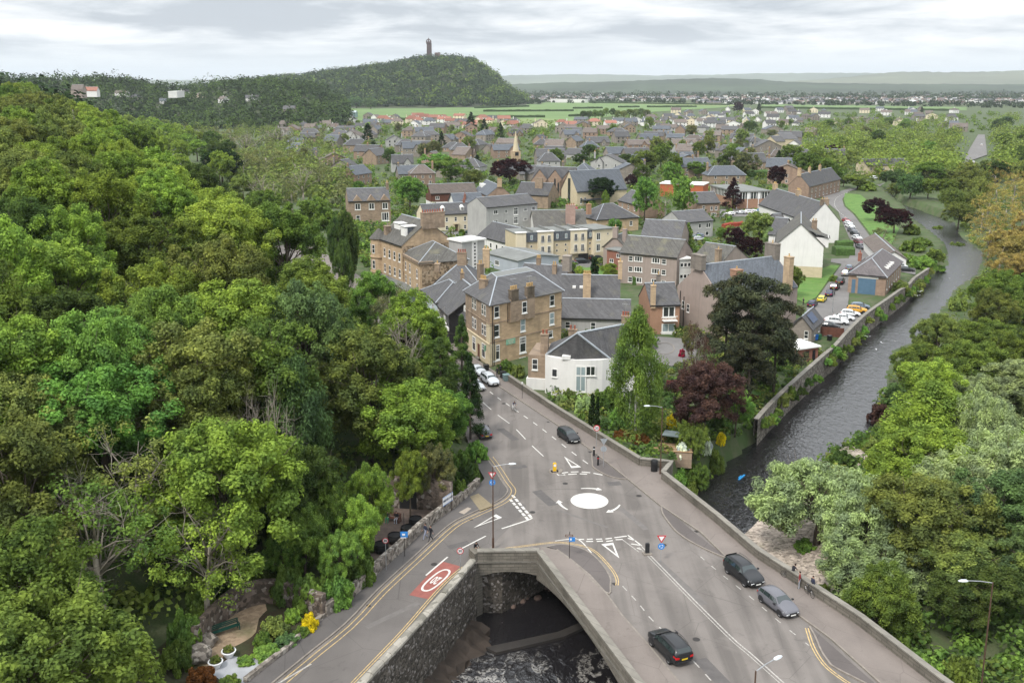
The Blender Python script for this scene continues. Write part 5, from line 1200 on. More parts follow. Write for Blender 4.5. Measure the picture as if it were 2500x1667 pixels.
for a_,b_ in ((.12,.27),(.465,.69),(.9,1.0)):
    x0,x1 = seg(a_,b_); boxpart(r,'mansard',M_slateb,(x0,x1,-.3,.3,6.6,9.2)); n_ = 2 if b_ - a_ > .2 else 1
    for k in range(n_):
        xx = x0 + (x1 - x0) * ((k + .5) / n_); w_ = link('window',frame_mesh('plain'),r,(xx,-.31,7.2),(0,0,0),(.7,1,1.3)); link('pane',pane_mesh(M_glassc),w_)
        for z in (3.4,5.0): w_ = link('window',frame_mesh('plain'),r,(xx,-.02,z),(0,0,0),(.6,1,.6)); link('pane',pane_mesh(M_glass),w_)
boxpart(r,'garage_opening',M_black,(L * .42,L * .54,-.06,0,0,2.3),(L * .80,L * .92,-.71,0,0,2.4),(L * .60,L * .64,-.06,0,0,2.2)); boxpart(r,'roof_upstand',M_feltg,*[(L * k,L * k + .3,0,D,9.3,9.9) for k in (.2,.42,.63,.8)])
r,L,D = house('cream_block','square cream block with a flat grey roof at the right end of the terrace',(1451,562),(1497,558),9.2,9,'flat',.3,wm=M_cream,rm=M_feltg,oh=.35,wins=[('F',[.22],[6.2,3.0],1.3,2.1,'double'),('F',[.72],[7.6,4.6],.5,.5,'plain')],gutter=False); boxpart(r,'stone_base',M_creamst,(-.02,L + .02,-.05,0,0,2.7)); boxpart(r,'passage',M_black,(L * .5,L * .9,-.08,0,0,2.2))
house('white_cottages','low white cottages with slate roofs below the grey four storey flats',(1166,575),(1262,600),3.8,11,'gable',3.8,wm=M_whiteharl,wins=[('F',[.15,.35,.5,.65],[1.0],1.0,1.6,'plain')],gx=.1)
r,L,D = house('grey_flats','grey four storey flats with a glazed stair strip below a dark pitched roof',(1187,507),(1312,496),11.2,11,'gable',2.6,wm=M_greyharl,rm=M_slate,gx=.05,wins=[('F',[.18],[8.8,5.5,2.2],1.7,1.3,'double'),('F',[.38],[8.8,5.6,2.4],.9,1.1),('F',[.76],[8.9,5.8,2.6],1.4,.9,'triple'),('F',[.92],[8.9,5.8],1.8,1.2,'triple'),('F',[.57],[8.0,5.0,2.0,.2],1.7,2.4,'cross')])
boxpart(r,'window_panel',mat('slate_blue_panel',(0.09,0.10,0.115),.6),(L * .13,L * .23,-.04,0,4.0,5.4),(L * .87,L * .97,-.04,0,4.4,5.7))
r,L,D = house('cream_house','cream painted house with two oval topped dormers and a brown front door',(1036,526),(1151,520),6.2,9,'gable',3.2,wm=M_cream,wins=[('F',[.14,.47,.66,.86],[3.6],.9,1.5),('F',[.47,.86],[.8],.9,1.4)],gx=.1,chims=[(.93,.5,10.4,dict(w=.7,d=.7,m=M_brick,pots=1,pm=M_potr))])
door(r,L * .67,1.1,2.5,M_frameb); boxpart(r,'porch',M_creamst,(L * .67 - .9,L * .67 - .65,-.4,0,0,2.6),(L * .67 + .65,L * .67 + .9,-.4,0,0,2.6),(L * .67 - 1.1,L * .67 + 1.1,-.5,0,2.6,2.9))
for x_ in (.42,.83):
    m_ = MB(); m_.box(L * x_ - .65,L * x_ + .65,1.2,3.2,6.9,8.4); m_.cyl(L * x_,2.2,8.4,9.0,.75,.3,n=10); d_ = m_.build('dormer',M_frame,r); w_ = link('window',frame_mesh('cross'),d_,(L * x_,1.17,7.1),(0,0,0),(1.0,1,1.2)); link('pane',pane_mesh(M_glass),w_)
r,L,D = house('timber_clad_house','brown clad house with a white lower storey above the cream house',(1052,473),(1164,469),5.8,9,'gable',3.4,wm=M_wood,rm=M_browntile,base_m=M_whiteharl,base_h=2.3,gx=.2,wins=[('F',[.14,.45,.75],[3.3],1.6,1.3,'double'),('F',[.14,.3],[.6],1.4,1.0,'double')])
r,L,D = house('baronial_house','stone baronial house with three gabled wallhead dormers beside the wood',(850,492),(953,489),8.6,11,'gable',3.8,wm=M_sandd,rm=M_slate,gx=.05,wins=[('F',[.22,.55,.87],[5.6],1.9,2.2,'double'),('F',[.87],[1.5],2.6,3.0,'triple'),('F',[.22],[1.5],1.4,2.2)],chims=[(.98,.5,14.2,dict(w=.8,d=2.2,m=M_sandd,pots=4,axis='y'))])
for x_ in (.22,.55,.87):
    m_ = MB(); x = L * x_; m_.add([(x - 1.9,-.15,8.4),(x + 1.9,-.15,8.4),(x,-.15,10.6),(x - 1.9,2.2,8.4),(x + 1.9,2.2,8.4),(x,4.5,10.6)],[(0,1,2),(0,2,5,3),(1,4,5,2)]); m_.build('dormer_gable',M_sandd,r)
house('dormered_house','slate roofed house with white dormers and a red stone gable below the copper beech',(1159,463),(1190,478),6.0,10,'gable',4.0,wm=M_redstone,rm=M_slateb,wins=[('F',[.2,.5,.8],[3.4],1.0,1.6)],chims=[(1.0,.5,12.4,dict(w=.9,d=1.8,m=M_sand,pots=4,axis='y'))],gx=.05)
boxpart(BLD[-1][0],'dormer',M_frame,(2,3.6,1.6,3.4,7.2,8.9),(5,6.6,1.6,3.4,7.2,8.9))
house('dark_gabled_house','stone house with a broad dark chimney and conservatory above the grey flats',(1258,474),(1338,478),5.4,12,'gable',4.4,wm=M_sandd,chims=[(.62,.3,12.2,dict(w=3.2,d=1.0,m=M_sandd,pots=0))],gx=.05)
house('slate_roofed_house','narrow white sided house with a blue slate roof beside the cream house',(1110,497),(1180,494),6.5,8,'gable',3.2,wm=M_whiteharl,rm=M_slateb,chims=[(.4,.2,9.6,dict(w=.7,d=.7,m=M_brick,pots=1,pm=M_potr))])
r,L,D = house('half_timbered_house','half timbered house with a tall pink stone chimney behind the terrace',(1305,556),(1432,554),4.6,12,'gable',4.8,wm=M_frame,rm=M_slatem,gx=.3,chims=[(.70,.12,11.6,dict(w=3.0,d=1.4,m=mat('pink_stone',(0.38,0.26,0.22),.9,.15,1.0,.3,kind='stone'),pots=4,pm=M_potr))]); boxpart(r,'timbering',M_black,*[(x,x + .18,-.05,0,0,4.4) for x in (.2,1.3,2.4,3.5,4.6)])
house('hipped_house','single storey stone house with a broad hipped slate roof and tall side chimney',(1457,537),(1559,530),4.6,13,'hip',4.4,wm=M_sand,chims=[(-.08,.25,9.8,dict(w=1.5,d=1.2,m=M_orangebrick,pots=1))],wins=[('F',[.5,.82],[1.8],1.2,1.6)],rm=M_slate)
# churches
r,L,D = house('modern_church','modern church with a steep blue slate roof and a white rear gable',(1409,468),(1530,461),6.0,13,'gable',8.0,wm=M_creamst,rm=M_slateb,gx=.2,wins=[('F',[.08,.16],[.8],.9,2.6,'plain')]); boxpart(r,'end_gable',M_whiteharl,(L,L + .06,.3,D - .3,0,6))
boxpart(r,'tall_window',M_glass,(-.06,0,D * .42,D * .58,.5,11)); boxpart(r,'lower_roof',M_slateb,(2,L * .6,-2.6,0,2.4,2.7))
r,L,D = house('old_church','old stone church with pointed lancet windows in three cross gables beside the copper beech',(1298,443),(1396,446),6.2,15,'gable',6.2,wm=M_redstone,rm=M_slate,gx=.1)
for x_ in (.22,.60,.95):
    x = L * x_; w2 = 4.3; m_ = MB(); m_.box(x - w2,x + w2,-1.2,0,-1,6.3); m_.add([(x - w2,-1.2,6.3),(x + w2,-1.2,6.3),(x,-1.2,11.6),(x - w2,-.8,6.3),(x + w2,-.8,6.3),(x,-.8,11.6)],[(0,1,2),(3,5,4)]); m_.build('cross_gable',M_redstone,r)
    m_ = MB(); m_.add([(x - w2 - .3,-1.4,6.1),(x,-1.4,12.0),(x,7,12.0),(x - w2 - .3,1,6.1),(x + w2 + .3,-1.4,6.1),(x + w2 + .3,1,6.1)],[(0,1,2,3),(4,5,2,1)]); m_.build('cross_roof',M_slate,r)
    m_ = MB()
    for dx,hh in ((-1.6,6.4),(0,8.2),(1.6,6.4)): m_.add([(x + dx - .42,-1.25,1.6),(x + dx + .42,-1.25,1.6),(x + dx + .42,-1.25,hh - .8),(x + dx,-1.25,hh),(x + dx - .42,-1.25,hh - .8)],[(0,1,2,3,4)])
    m_.build('lancet_window',M_glass,r)
def spire():
    x,y = P(1259,395,-3.5); root = empty('church_spire',(x,y,-3.5),.3,'pointed buff stone church spire rising behind the copper beech','spire')
    mb = MB(); mb.box(-2.6,2.6,-2.6,2.6,-1,7); mb.build('tower',M_sand,root)
    mb = MB(); mb.cyl(0,0,7,20,2.2,.12,n=8); mb.build('spire',M_creamst,root)
    mb = MB(); mb.box(-1.2,1.2,-2.68,-2.6,4,6.4); mb.build('belfry_opening',M_glass,root)
    mb = MB(); mb.cyl(0,0,20,21.2,.1,.04,n=6); mb.build('finial',M_iron,root)
spire()
# brick hall with its car park
r,L,D = house('brick_hall','flat roofed brick hall with a band of high windows over the car park',(1799,470),(1880,468),6.8,26,'flat',.5,wm=M_orangebrick,rm=M_feltg,oh=.5,gutter=False)
boxpart(r,'window_band',M_glass,(.2,L - .2,-.08,0,4.1,6.6),(-.08,0,.5,D - .5,4.1,6.6)); boxpart(r,'mullions',M_frame,*[(L * k / 12 - .1,L * k / 12 + .1,-.16,-.08,4.0,6.8) for k in range(13)],*[(L * k - .8,L * k + .5,-.15,-.08,4.0,6.8) for k in (.06,.36,.68)],*[(-.16,-.08,D * k / 18 - .12,D * k / 18 + .12,4.0,6.8) for k in range(19)],*[(L * k - .12,L * k + .12,-.12,0,0,4) for k in (0.01,.33,.66,.99)])
house('low_wing','low dark flat roofed wing right of the brick hall',(1882,478),(1935,474),4.5,14,'flat',.4,wm=mat('slate_grey_cladding',(0.10,0.11,0.12),.7),rm=M_feltg,gutter=False)
house('orange_clad_hall','orange clad building with a white roof behind the two tall green trees',(1612,449),(1717,453),5.6,12,'flat',.4,wm=mat('orange_cladding',(0.38,0.11,0.045),.7,.1),rm=M_frame,gutter=False)
house('stone_house','stone house with a small front gable and bay left of the hall car park',(1702,497),(1757,495),5.6,11,'gable',3.6,wm=M_redstone,wins=[('F',[.3],[3.2],1.0,1.5),('F',[.65,.85],[2.8],1.0,1.5),('F',[.75],[.4],2.2,1.4,'triple')])
house('stone_house','pale stone house with gabled dormers left of the two tall green trees',(1510,489),(1560,502),5.0,11,'gable',3.8,wm=M_redstone,wins=[('F',[.2,.5,.8],[2.6],.9,1.6)])
# houses by the river road
house('stone_terrace','long stone terrace with its gable end towards us beside the river road',(1925,452),(1975,455),6.4,44,'gable',4.8,axis='y',wm=M_redstone,rm=M_slate,wins=[('R',[.1,.22,.34,.46,.58,.7,.82,.94],[3.4,.8],1.0,1.5)],chims=[(.5,.0,13.6,dict(w=1.6,d=.8,m=M_sand,pots=4)),(.5,.3,13.4,dict(w=.9,d=1.6,m=M_sand,pots=4,axis='y')),(.5,.62,13.4,dict(w=.9,d=1.6,m=M_sand,pots=4,axis='y'))],gx=.05)
r,L,D = house('white_gabled_house','big white gabled house on a buff stone base above the grass verge',(1895,596),(2011,601),8.6,24,'gable',5.6,axis='y',wm=M_whiteharl,rm=M_slatem,base_m=M_creamst,base_h=3.0,oh=.45,gx=.25,wins=[('R',[.08,.3,.55,.8],[6.0,3.6],.9,1.5),('R',[.1,.5],[.6],1.0,1.6)],chims=[(.8,.55,13.5,dict(w=1.4,d=.9,m=M_sandd,pots=2))])
m_ = MB(); m_.box(L * .80,L + 1.2,1.5,6.5,8.0,10.6); m_.build('side_dormer',M_whiteharl,r); m_ = MB(); m_.add([(L * .5,1.0,13.2),(L + 1.6,1.0,10.4),(L + 1.6,7,10.4),(L * .5,7,13.2)],[(0,1,2,3)]); m_.build('dormer_roof',M_slatem,r)
house('white_house','white house with a long slate roof joined behind the big white gabled house',(1877,572),(1905,574),7.4,17,'gable',3.8,axis='x',wm=M_whiteharl,rm=M_slate)
house('white_house','tall white gabled house facing the row of parked cars on the river road',(1972,541),(2050,540),7.0,46,'gable',5.8,axis='y',wm=M_whiteharl,rm=M_slate,oh=.3,gx=.1,wins=[('R',[.05,.12,.2,.28,.4,.5,.6,.7,.8,.9],[3.8,.8],.9,1.5)],chims=[(.52,.02,14.0,dict(w=2.4,d=1.4,m=M_sandd,pots=3)),(.52,.5,14.6,dict(w=1.0,d=2.8,m=M_sand,pots=5,axis='y')),(.5,.98,14.6,dict(w=1.0,d=2.8,m=M_sand,pots=5,axis='y'))])
house('grey_outbuilding','long grey slate roofed outbuilding left of the tall white gabled house',(1905,549),(1968,547),3.6,11,'gable',3.0,wm=M_greyharl,rm=M_slate)
r,L,D = house('riverside_workshop','red stone workshop with a blue garage door standing on the river wall',(2069,712),(2160,721),4.8,24,'hip',3.4,wm=M_redstone,rm=mat('purple_grey_slate',(0.13,0.115,0.115),.8,.2,.6,.3,kind='slate',moss=.2),oh=.4,wins=[('R',[.1,.25,.4,.55,.7,.85],[1.2],.9,2.2,'plain')],chims=[(.1,.35,8.6,dict(w=.8,d=.8,m=M_brick,pots=1,pm=M_potr))])
boxpart(r,'garage_door',M_blue,(L * .27,L * .74,-.08,0,0,3.9)); boxpart(r,'door',M_blue,(L * .10,L * .2,-.07,0,0,3.4)); boxpart(r,'lintel',M_frame,(L * .22,L * .8,-.12,0,3.95,4.5)); boxpart(r,'skylight',M_frame,*[(L * .78,L * .95,6 + 2.6 * k,6.3 + 2.6 * k,5.6,6.15) for k in range(4)])
house('white_shed','long low white shed with a pale ridge between the road and the river',(2151,630),(2213,632),3.0,33,'gable',2.0,axis='y',wm=M_whiteharl,rm=M_browntile,wins=[('F',[.45],[1.0],.7,.5,'plain')],gutter=False)
r,L,D = house('riverside_cottage','low stone cottage with a solar panel behind the dark pine',(1932,796),(1982,802),3.2,9,'gable',2.2,axis='y',wm=M_grystone,rm=M_slate,wins=[('F',[.75],[1.0],.8,1.6),('R',[.3,.7],[1.2],.8,1.3)]); m_ = MB(); m_.add([(L * .60,2,5.3),(L * .95,2,3.75),(L * .95,6,3.75),(L * .60,6,5.3)],[(0,1,2,3)]); m_.build('solar_panel',mat('solar_panel_glass',(.02,.04,.09),.1,.1,3),r)
r,L,D = house('garden_shed','small brick outhouse with a dark doorway by the river wall',(1948,857),(1998,850),2.6,5,'flat',.2,wm=M_brick,rm=M_frame,oh=.35,gutter=False); boxpart(r,'doorway',M_black,(L * .72,L * .86,-.04,0,0,2.1),(L * .3,L * .55,-.04,0,.9,2.1))
# white modern house by the bridge
def modern_house():
    h = 7.0; zg = -0.9; A = Vector(P(1331,866,zg + h)); B = Vector(P(1489,875,zg + h)); rz = math.atan2((B - A).y,(B - A).x); L = (B - A).length
    root = empty('white_modern_house',(A.x,A.y,zg),rz,'white modern house with a bowed wall and tall glazed slot beside the bridge road','building'); BLD.append((root,L,13))
    e_ = Matrix.Rotation(-rz,2); far = e_ @ (Vector(P(1527,791,zg + h + 4.2)) - A); ap2 = e_ @ (Vector(P(1409,813,zg + h + 4.2)) - A); dv = far - ap2
    F = [(0,0),(L * .1,-.9),(L * .28,-1.6),(L * .5,-2.0),(L * .72,-1.7),(L * .9,-.9),(L,0),(L + dv.x,dv.y),(dv.x,dv.y + 1.5),(0,7)]
    mb = MB(); mb.prism(F,-3,h); mb.box(L * .29,L * .42,-1.9,-.4,h - .05,h + .5); mb.build('wall',M_whiteharl,root)
    zt = h + 4.2; ap = (ap2.x,ap2.y,zt); F2 = [(0.1,.1),(L * .5,-1.6),(L - .1,.1),(L + dv.x + .3,dv.y),(dv.x,dv.y + 2),(-.3,7.2)]
    mb = MB(); vs = [(x,y,h + .02) for x,y in F2] + [ap,(far.x,far.y,zt)]
    mb.add(vs,[(0,1,6),(1,2,6),(2,3,7,6),(5,0,6),(4,5,6,7),(3,4,7)]); [mb.tube([vs[k],ap],.16,5,1) for k in (0,2)]; mb.tube([ap,vs[7]],.16,5,1); ro = mb.build('roof',[M_slate,M_lead],root)
    chimney(ro,-.6,3.0,h - 3,h + 2.6,1.2,1.0,M_sandd,2,M_potr); chimney(ro,L * .36,4.4,h + 1.2,h + 3.2,1.3,.5,M_sandd,2,M_potr); chimney(ro,far.x,far.y,h + 3,h + 5.6,1.2,.8,M_sandd,3,M_potr)
    def wn(x,y,z,w,hh,k='plain',r_=0):
        f = link('window',frame_mesh(k),root,(x,y,z),(0,0,r_),(w,1,hh)); link('pane',pane_mesh(M_glassc if w > .9 and hh > 2 else M_glass),f); link('sill',sill_mesh(),f)
    wn(L * .17,-1.25,3.9,.9,1.3,'plain',R(-14)); wn(L * .585,-1.99,1.9,1.6,4.3,'cross',R(3)); wn(L * .585,-1.99,-1.3,1.5,2.9,'case',R(3)); wn(L * .73,-1.72,4.6,1.5,1.5,'case',R(16))
    wn(L * .12,-1.05,.4,.45,.6,'plain',R(-16)); wn(L * .24,-1.5,.2,.55,.6,'plain',R(-12)); wn(L * .86,-1.12,.6,.6,.7,'plain',R(22))
    mb = MB(); mb.box(-3.2,-.02,1.2,9,-2,2.7); mb.build('side_wing',M_whiteharl,root); mb = MB(); mb.box(-3.0,-.04,1.6,9,2.7,6.4); mb.build('stone_wing',M_sandd,root); wn(-1.9,1.58,4.0,.9,1.8,'sash')
    mb = MB(); mb.box(L,L + 5,3.0,12,-2,5.4); mb.build('rear_wing',M_whiteharl,root); mb = MB(); mb.add([(L - .2,2.6,5.4),(L + 5.3,2.6,5.4),(L + 5.3,8,7.9),(L - .2,8,7.9),(L - .2,2.6,5.2),(L + 5.3,2.6,5.2)],[(0,1,2,3),(4,5,1,0)]); mb.build('rear_roof',M_slate,root); wn(L + 2.2,2.98,2.8,.9,1.5,'plain')
    mb = MB(); mb.box(L,L + 4,.4,2.98,0.2,.4); [mb.box(L + .2 * k,L + .2 * k + .03,.4,.44,.4,1.4) for k in range(20)]; mb.build('balcony',M_iron,root)
modern_house()
# monument on the hill is built with the hill
# ------------------------------------------------------------------ vehicles
M_tyre = mat('tyre_rubber',(0.02,0.02,0.02),0.9,.1,4); M_rim = mat('alloy_rim',(0.42,0.42,0.43),0.35,.1,4,metal=.7)
M_carglass = mat('car_glass',(0.025,0.035,0.035),0.05,.1,1,spec=.9); M_head = mat('headlight_glass',(0.7,0.72,0.72),.15,.1,3,spec=.8)
M_tail = mat('tail_light',(0.42,0.01,0.012),.25,.1,3); M_platew = mat('white_plate',(0.7,0.7,0.66),.6,.05,3); M_platey = mat('yellow_plate',(0.6,0.42,0.02),.6,.05,3)
M_trim = mat('black_plastic_trim',(0.025,0.025,0.027),.6,.1,3)
def paint(name,c): return mat('car_paint_' + name,c,.35,.03,1,spec=.4,metal=.0,coat=.25)
PAINT = {'black': (0.012,0.013,0.015),'white': (0.66,0.67,0.68),'silver': (0.44,0.46,0.48),'grey': (0.115,0.115,0.13),'blue': (0.03,0.08,0.28),'navy': (0.018,0.02,0.06),
         'red': (0.30,0.018,0.02),'yellow': (0.66,0.60,0.06),'amber': (0.62,0.32,0.04),'sky': (0.03,0.22,0.42),'slate': (0.14,0.18,0.23),'green': (0.02,0.05,0.045),'maroon': (0.10,0.02,0.025),'orange': (0.4,0.09,0.03)}
# profile stations: x (front +), half width, sill z, belt z, roof z, roof half width  (unit: metres for a 4.3 m hatch)
PROF = {
 'hatch': [(-2.10,.72,.42,.80,.82,.60),(-2.06,.80,.30,.95,1.05,.62),(-1.75,.86,.22,.98,1.36,.60),(-1.1,.885,.20,.97,1.49,.63),(-.2,.89,.20,.95,1.52,.64),(.35,.885,.20,.94,1.42,.60),(1.02,.88,.20,.93,.98,.70),(1.6,.86,.22,.86,.88,.70),(2.0,.78,.26,.70,.73,.6),(2.12,.62,.34,.56,.58,.5)],
 'suv': [(-2.22,.76,.48,.95,.98,.64),(-2.17,.85,.36,1.08,1.20,.66),(-1.95,.91,.30,1.10,1.58,.64),(-1.2,.93,.28,1.09,1.66,.68),(-.2,.935,.28,1.07,1.68,.69),(.45,.93,.28,1.06,1.56,.65),(1.05,.92,.28,1.05,1.12,.76),(1.7,.90,.30,1.0,1.03,.76),(2.12,.82,.34,.84,.87,.66),(2.24,.68,.42,.66,.68,.55)],
 'saloon': [(-2.28,.74,.42,.84,.86,.62),(-2.2,.82,.30,.93,.96,.66),(-1.75,.87,.22,.96,1.02,.68),(-1.15,.885,.20,.95,1.38,.60),(-.3,.89,.20,.94,1.43,.62),(.35,.885,.20,.93,1.36,.58),(1.0,.88,.20,.92,.96,.70),(1.65,.86,.22,.84,.86,.70),(2.12,.78,.26,.68,.70,.6),(2.24,.62,.34,.54,.56,.5)],
 'pickup': [(-2.55,.84,.5,1.0,1.02,.80),(-2.5,.90,.42,1.08,1.10,.80),(-1.6,.92,.36,1.10,1.62,.66),(-1.0,.92,.34,1.10,1.76,.70),(-.2,.92,.34,1.10,1.78,.70),(.45,.92,.34,1.08,1.66,.66),(1.0,.92,.34,1.08,1.16,.78),(1.9,.90,.36,1.04,1.06,.78),(2.4,.84,.40,.88,.9,.7),(2.52,.7,.48,.7,.72,.6)],
 'van': [(-2.3,.86,.4,1.2,1.8,.80),(-2.28,.92,.3,1.2,1.92,.80),(-1.8,.95,.26,1.2,1.95,.82),(-1.0,.95,.24,1.2,1.96,.82),(-.1,.95,.24,1.15,1.95,.82),(.75,.95,.24,1.12,1.86,.78),(1.35,.94,.24,1.10,1.22,.80),(1.8,.92,.26,1.0,1.05,.76),(2.15,.86,.3,.8,.84,.66),(2.26,.72,.38,.6,.62,.55)]}
def car_parts(kind):
    if ('car',kind) in UM: return UM[('car',kind)]
    S = PROF[kind]; n = len(S); W = 14; vs = []
    for x,w,zs,zb,zr,wr in S:
        mid = zs + (zb - zs) * .45
        ring = [(0,zs),(w * .86,zs),(w * .985,zs + .12),(w,mid),(w * .97,zb),(wr * 1.0 if zr - zb > .15 else w * .86,zb + (zr - zb) * (.86 if zr - zb > .15 else .7)),(wr * .72,zr),(0,zr + .015)]
        r = ring + [(-a,b) for a,b in ring[-2:0:-1]]
        vs += [(x,a,b) for a,b in r]
    k = 14; fs = []
    for i in range(n - 1):
        for j in range(k): fs.append((i * k + j,i * k + (j + 1) % k,(i + 1) * k + (j + 1) % k,(i + 1) * k + j)[::-1])
    fs += [tuple(range(k))[::1],tuple((n - 1) * k + j for j in range(k))[::-1]]
    body = MB(); body.add(vs,fs)
    # wheel arches as dark discs
    xw = 1.32 if kind != 'pickup' else 1.55; zw = .33 if kind in ('hatch','saloon') else .37; ww = S[3][1]
    gl = MB(); e = .012
    def sidequad(i,j,f0=.1,f1=.82,s=1):
        q = []
        for a,f in ((i,f0),(j,f0),(j,f1),(i,f1)):
            x,w,zs,zb,zr,wr = S[a]; q.append((x,s * (w * .97 + (wr - w * .97) * f + e),zb + (zr - zb) * .86 * f + .0))
        return q
    cab = [i for i in range(n) if S[i][4] - S[i][3] > .3]; i0,i1 = cab[0],cab[-1]
    for s in (1,-1):
        for a in range(i0,i1):
            if kind == 'van' and a < i0 + 3: continue
            q = sidequad(a,a + 1,s=s); c = (Vector(q[0]) + Vector(q[2])) / 2; q = [tuple(c + (Vector(p) - c) * .93) for p in q]; gl.add(q,[(0,1,2,3) if s > 0 else (3,2,1,0)])
        # small triangle towards the bonnet
        x,w,zs,zb,zr,wr = S[i1]; x2,w2,_,zb2,zr2,wr2 = S[i1 + 1]
        gl.add([(x + .03,s * (w * .97 + e),zb + .05),(x2 - .1,s * (w2 * .93 + e),zb2 + .06),(x + .03,s * (wr + .03 + e),zb + (zr - zb) * .72)],[(0,1,2) if s > 0 else (2,1,0)])
    glass_side = gl
    ws = MB(); x,w,zs,zb,zr,wr = S[i1]; x2,w2,_,zb2,zr2,wr2 = S[i1 + 1]; N_ = .025
    ws.add([(x + .06,-wr * .93,zr - .05 + N_),(x + .06,wr * .93,zr - .05 + N_),(x2 - .04,wr2 * 1.02,zr2 + .055),(x2 - .04,-wr2 * 1.02,zr2 + .055)],[(0,3,2,1)])
    x,w,zs,zb,zr,wr = S[i0]; x2,w2,_,zb2,zr2,wr2 = S[i0 - 1]
    if kind != 'pickup': ws.add([(x - .04,-wr * .9,zr - .04 + N_),(x - .04,wr * .9,zr - .04 + N_),(x2 - .02,wr2 * 1.0,zr2 + .05),(x2 - .02,-wr2 * 1.0,zr2 + .05)],[(0,1,2,3)])
    tr = MB(); F = S[-1]; B = S[0]
    tr.box(F[0] - .05,F[0] + .03,-F[1] * .7,F[1] * .7,F[2] + .02,F[2] + .16); tr.box(F[0] - .10,F[0] + .015,-.4,.4,F[3] - .03,F[3] + .06); tr.box(B[0] - .03,B[0] + .06,-B[1] * .8,B[1] * .8,B[2] - .05,B[2] + .08)
    for s in (1,-1):
        tr.box(-1.0,1.0,s * ww * .97 - .03,s * ww * .97 + .03,.22 if kind in ('hatch','saloon') else .28,.34)
        for xx in (xw,-xw): 
            pts = [(xx + .40 * math.cos(a),s * (ww + .012 if abs(xx) < 2 else ww),zw + .40 * math.sin(a)) for a in np.linspace(-.3,math.pi + .3,12)]; tr.add(pts,[tuple(range(12)) if s < 0 else tuple(range(12))[::-1]])
        tr.box(.62,.78,s * (ww + .12) - .09,s * (ww + .12) + .07,S[5][3] + .0,S[5][3] + .13)
    if kind == 'suv':
        for s in (1,-1): tr.tube([(-1.7,s * .62,1.66),(-.8,s * .64,1.74),(.3,s * .62,1.68)],.025,5)
    wh = MB(); wh.add([],[])
    for k2 in range(1):
        nn = 16; R1 = zw
        ring = lambda r,y: [(r * math.cos(2 * math.pi * i / nn),y,r * math.sin(2 * math.pi * i / nn)) for i in range(nn)]
        a,b,c,d = ring(R1,-.10),ring(R1,.10),ring(R1 * .66,.11),ring(R1 * .66,.06)
        vs2 = a + b + c; wh.add(vs2,[(i,(i + 1) % nn,nn + (i + 1) % nn,nn + i) for i in range(nn)] + [(nn + i,nn + (i + 1) % nn,2 * nn + (i + 1) % nn,2 * nn + i) for i in range(nn)] + [tuple(range(nn))[::-1]])
    rim = MB(); nn = 16; c = [(zw * .66 * math.cos(2 * math.pi * i / nn),.105,zw * .66 * math.sin(2 * math.pi * i / nn)) for i in range(nn)]; rim.add(c + [(0,.07,0)],[(i,(i + 1) % nn,nn) for i in range(0,nn)])
    hl = MB(); F2 = S[-2]; F1 = S[-1]
    hl.add([(F2[0] - .28,F2[1] * 1.04,F2[3] + .02),(F1[0] - .02,F1[1] * 1.0,F1[3] - .03),(F1[0] + .015,F1[1] * .62,F1[3] - .01),(F2[0] - .10,F2[1] * .72,F2[4] + .03),(F2[0] - .25,F2[1] * 1.05,F2[3] - .12),(F1[0] - .0,F1[1] * 1.02,F1[3] - .12)],[(0,1,2,3),(0,4,5,1)])
    tl = MB(); B1,B2 = S[0],S[1]
    tl.add([(B1[0] - .025,B1[1] * .62,B1[3] + .02),(B1[0] - .025,B1[1] * .62,B1[3] - .16),(B1[0] - .02,B1[1] * 1.02,B1[3] - .14),(B1[0] + .01,B1[1] * 1.04,B1[3] + .06),(B2[0] + .2,B2[1] * 1.05,B2[3] - .1),(B2[0] + .2,B2[1] * 1.05,B2[3] + .02)],[(0,3,2,1),(3,5,4,2)])
    me = dict(body=None,S=S,bodymb=body,glass=(glass_side.mesh('side_windows',M_carglass)),screen=ws.mesh('windscreen',M_carglass),trim=tr.mesh('trim',M_trim),wheel=wh.mesh('tyre',M_tyre,True),rim=rim.mesh('rim',M_rim),hl=hl.mesh('headlight',M_head),tl=tl.mesh('tail_light',M_tail),xw=xw,zw=zw,ww=ww,bodies={})
    UM[('car',kind)] = me; return me
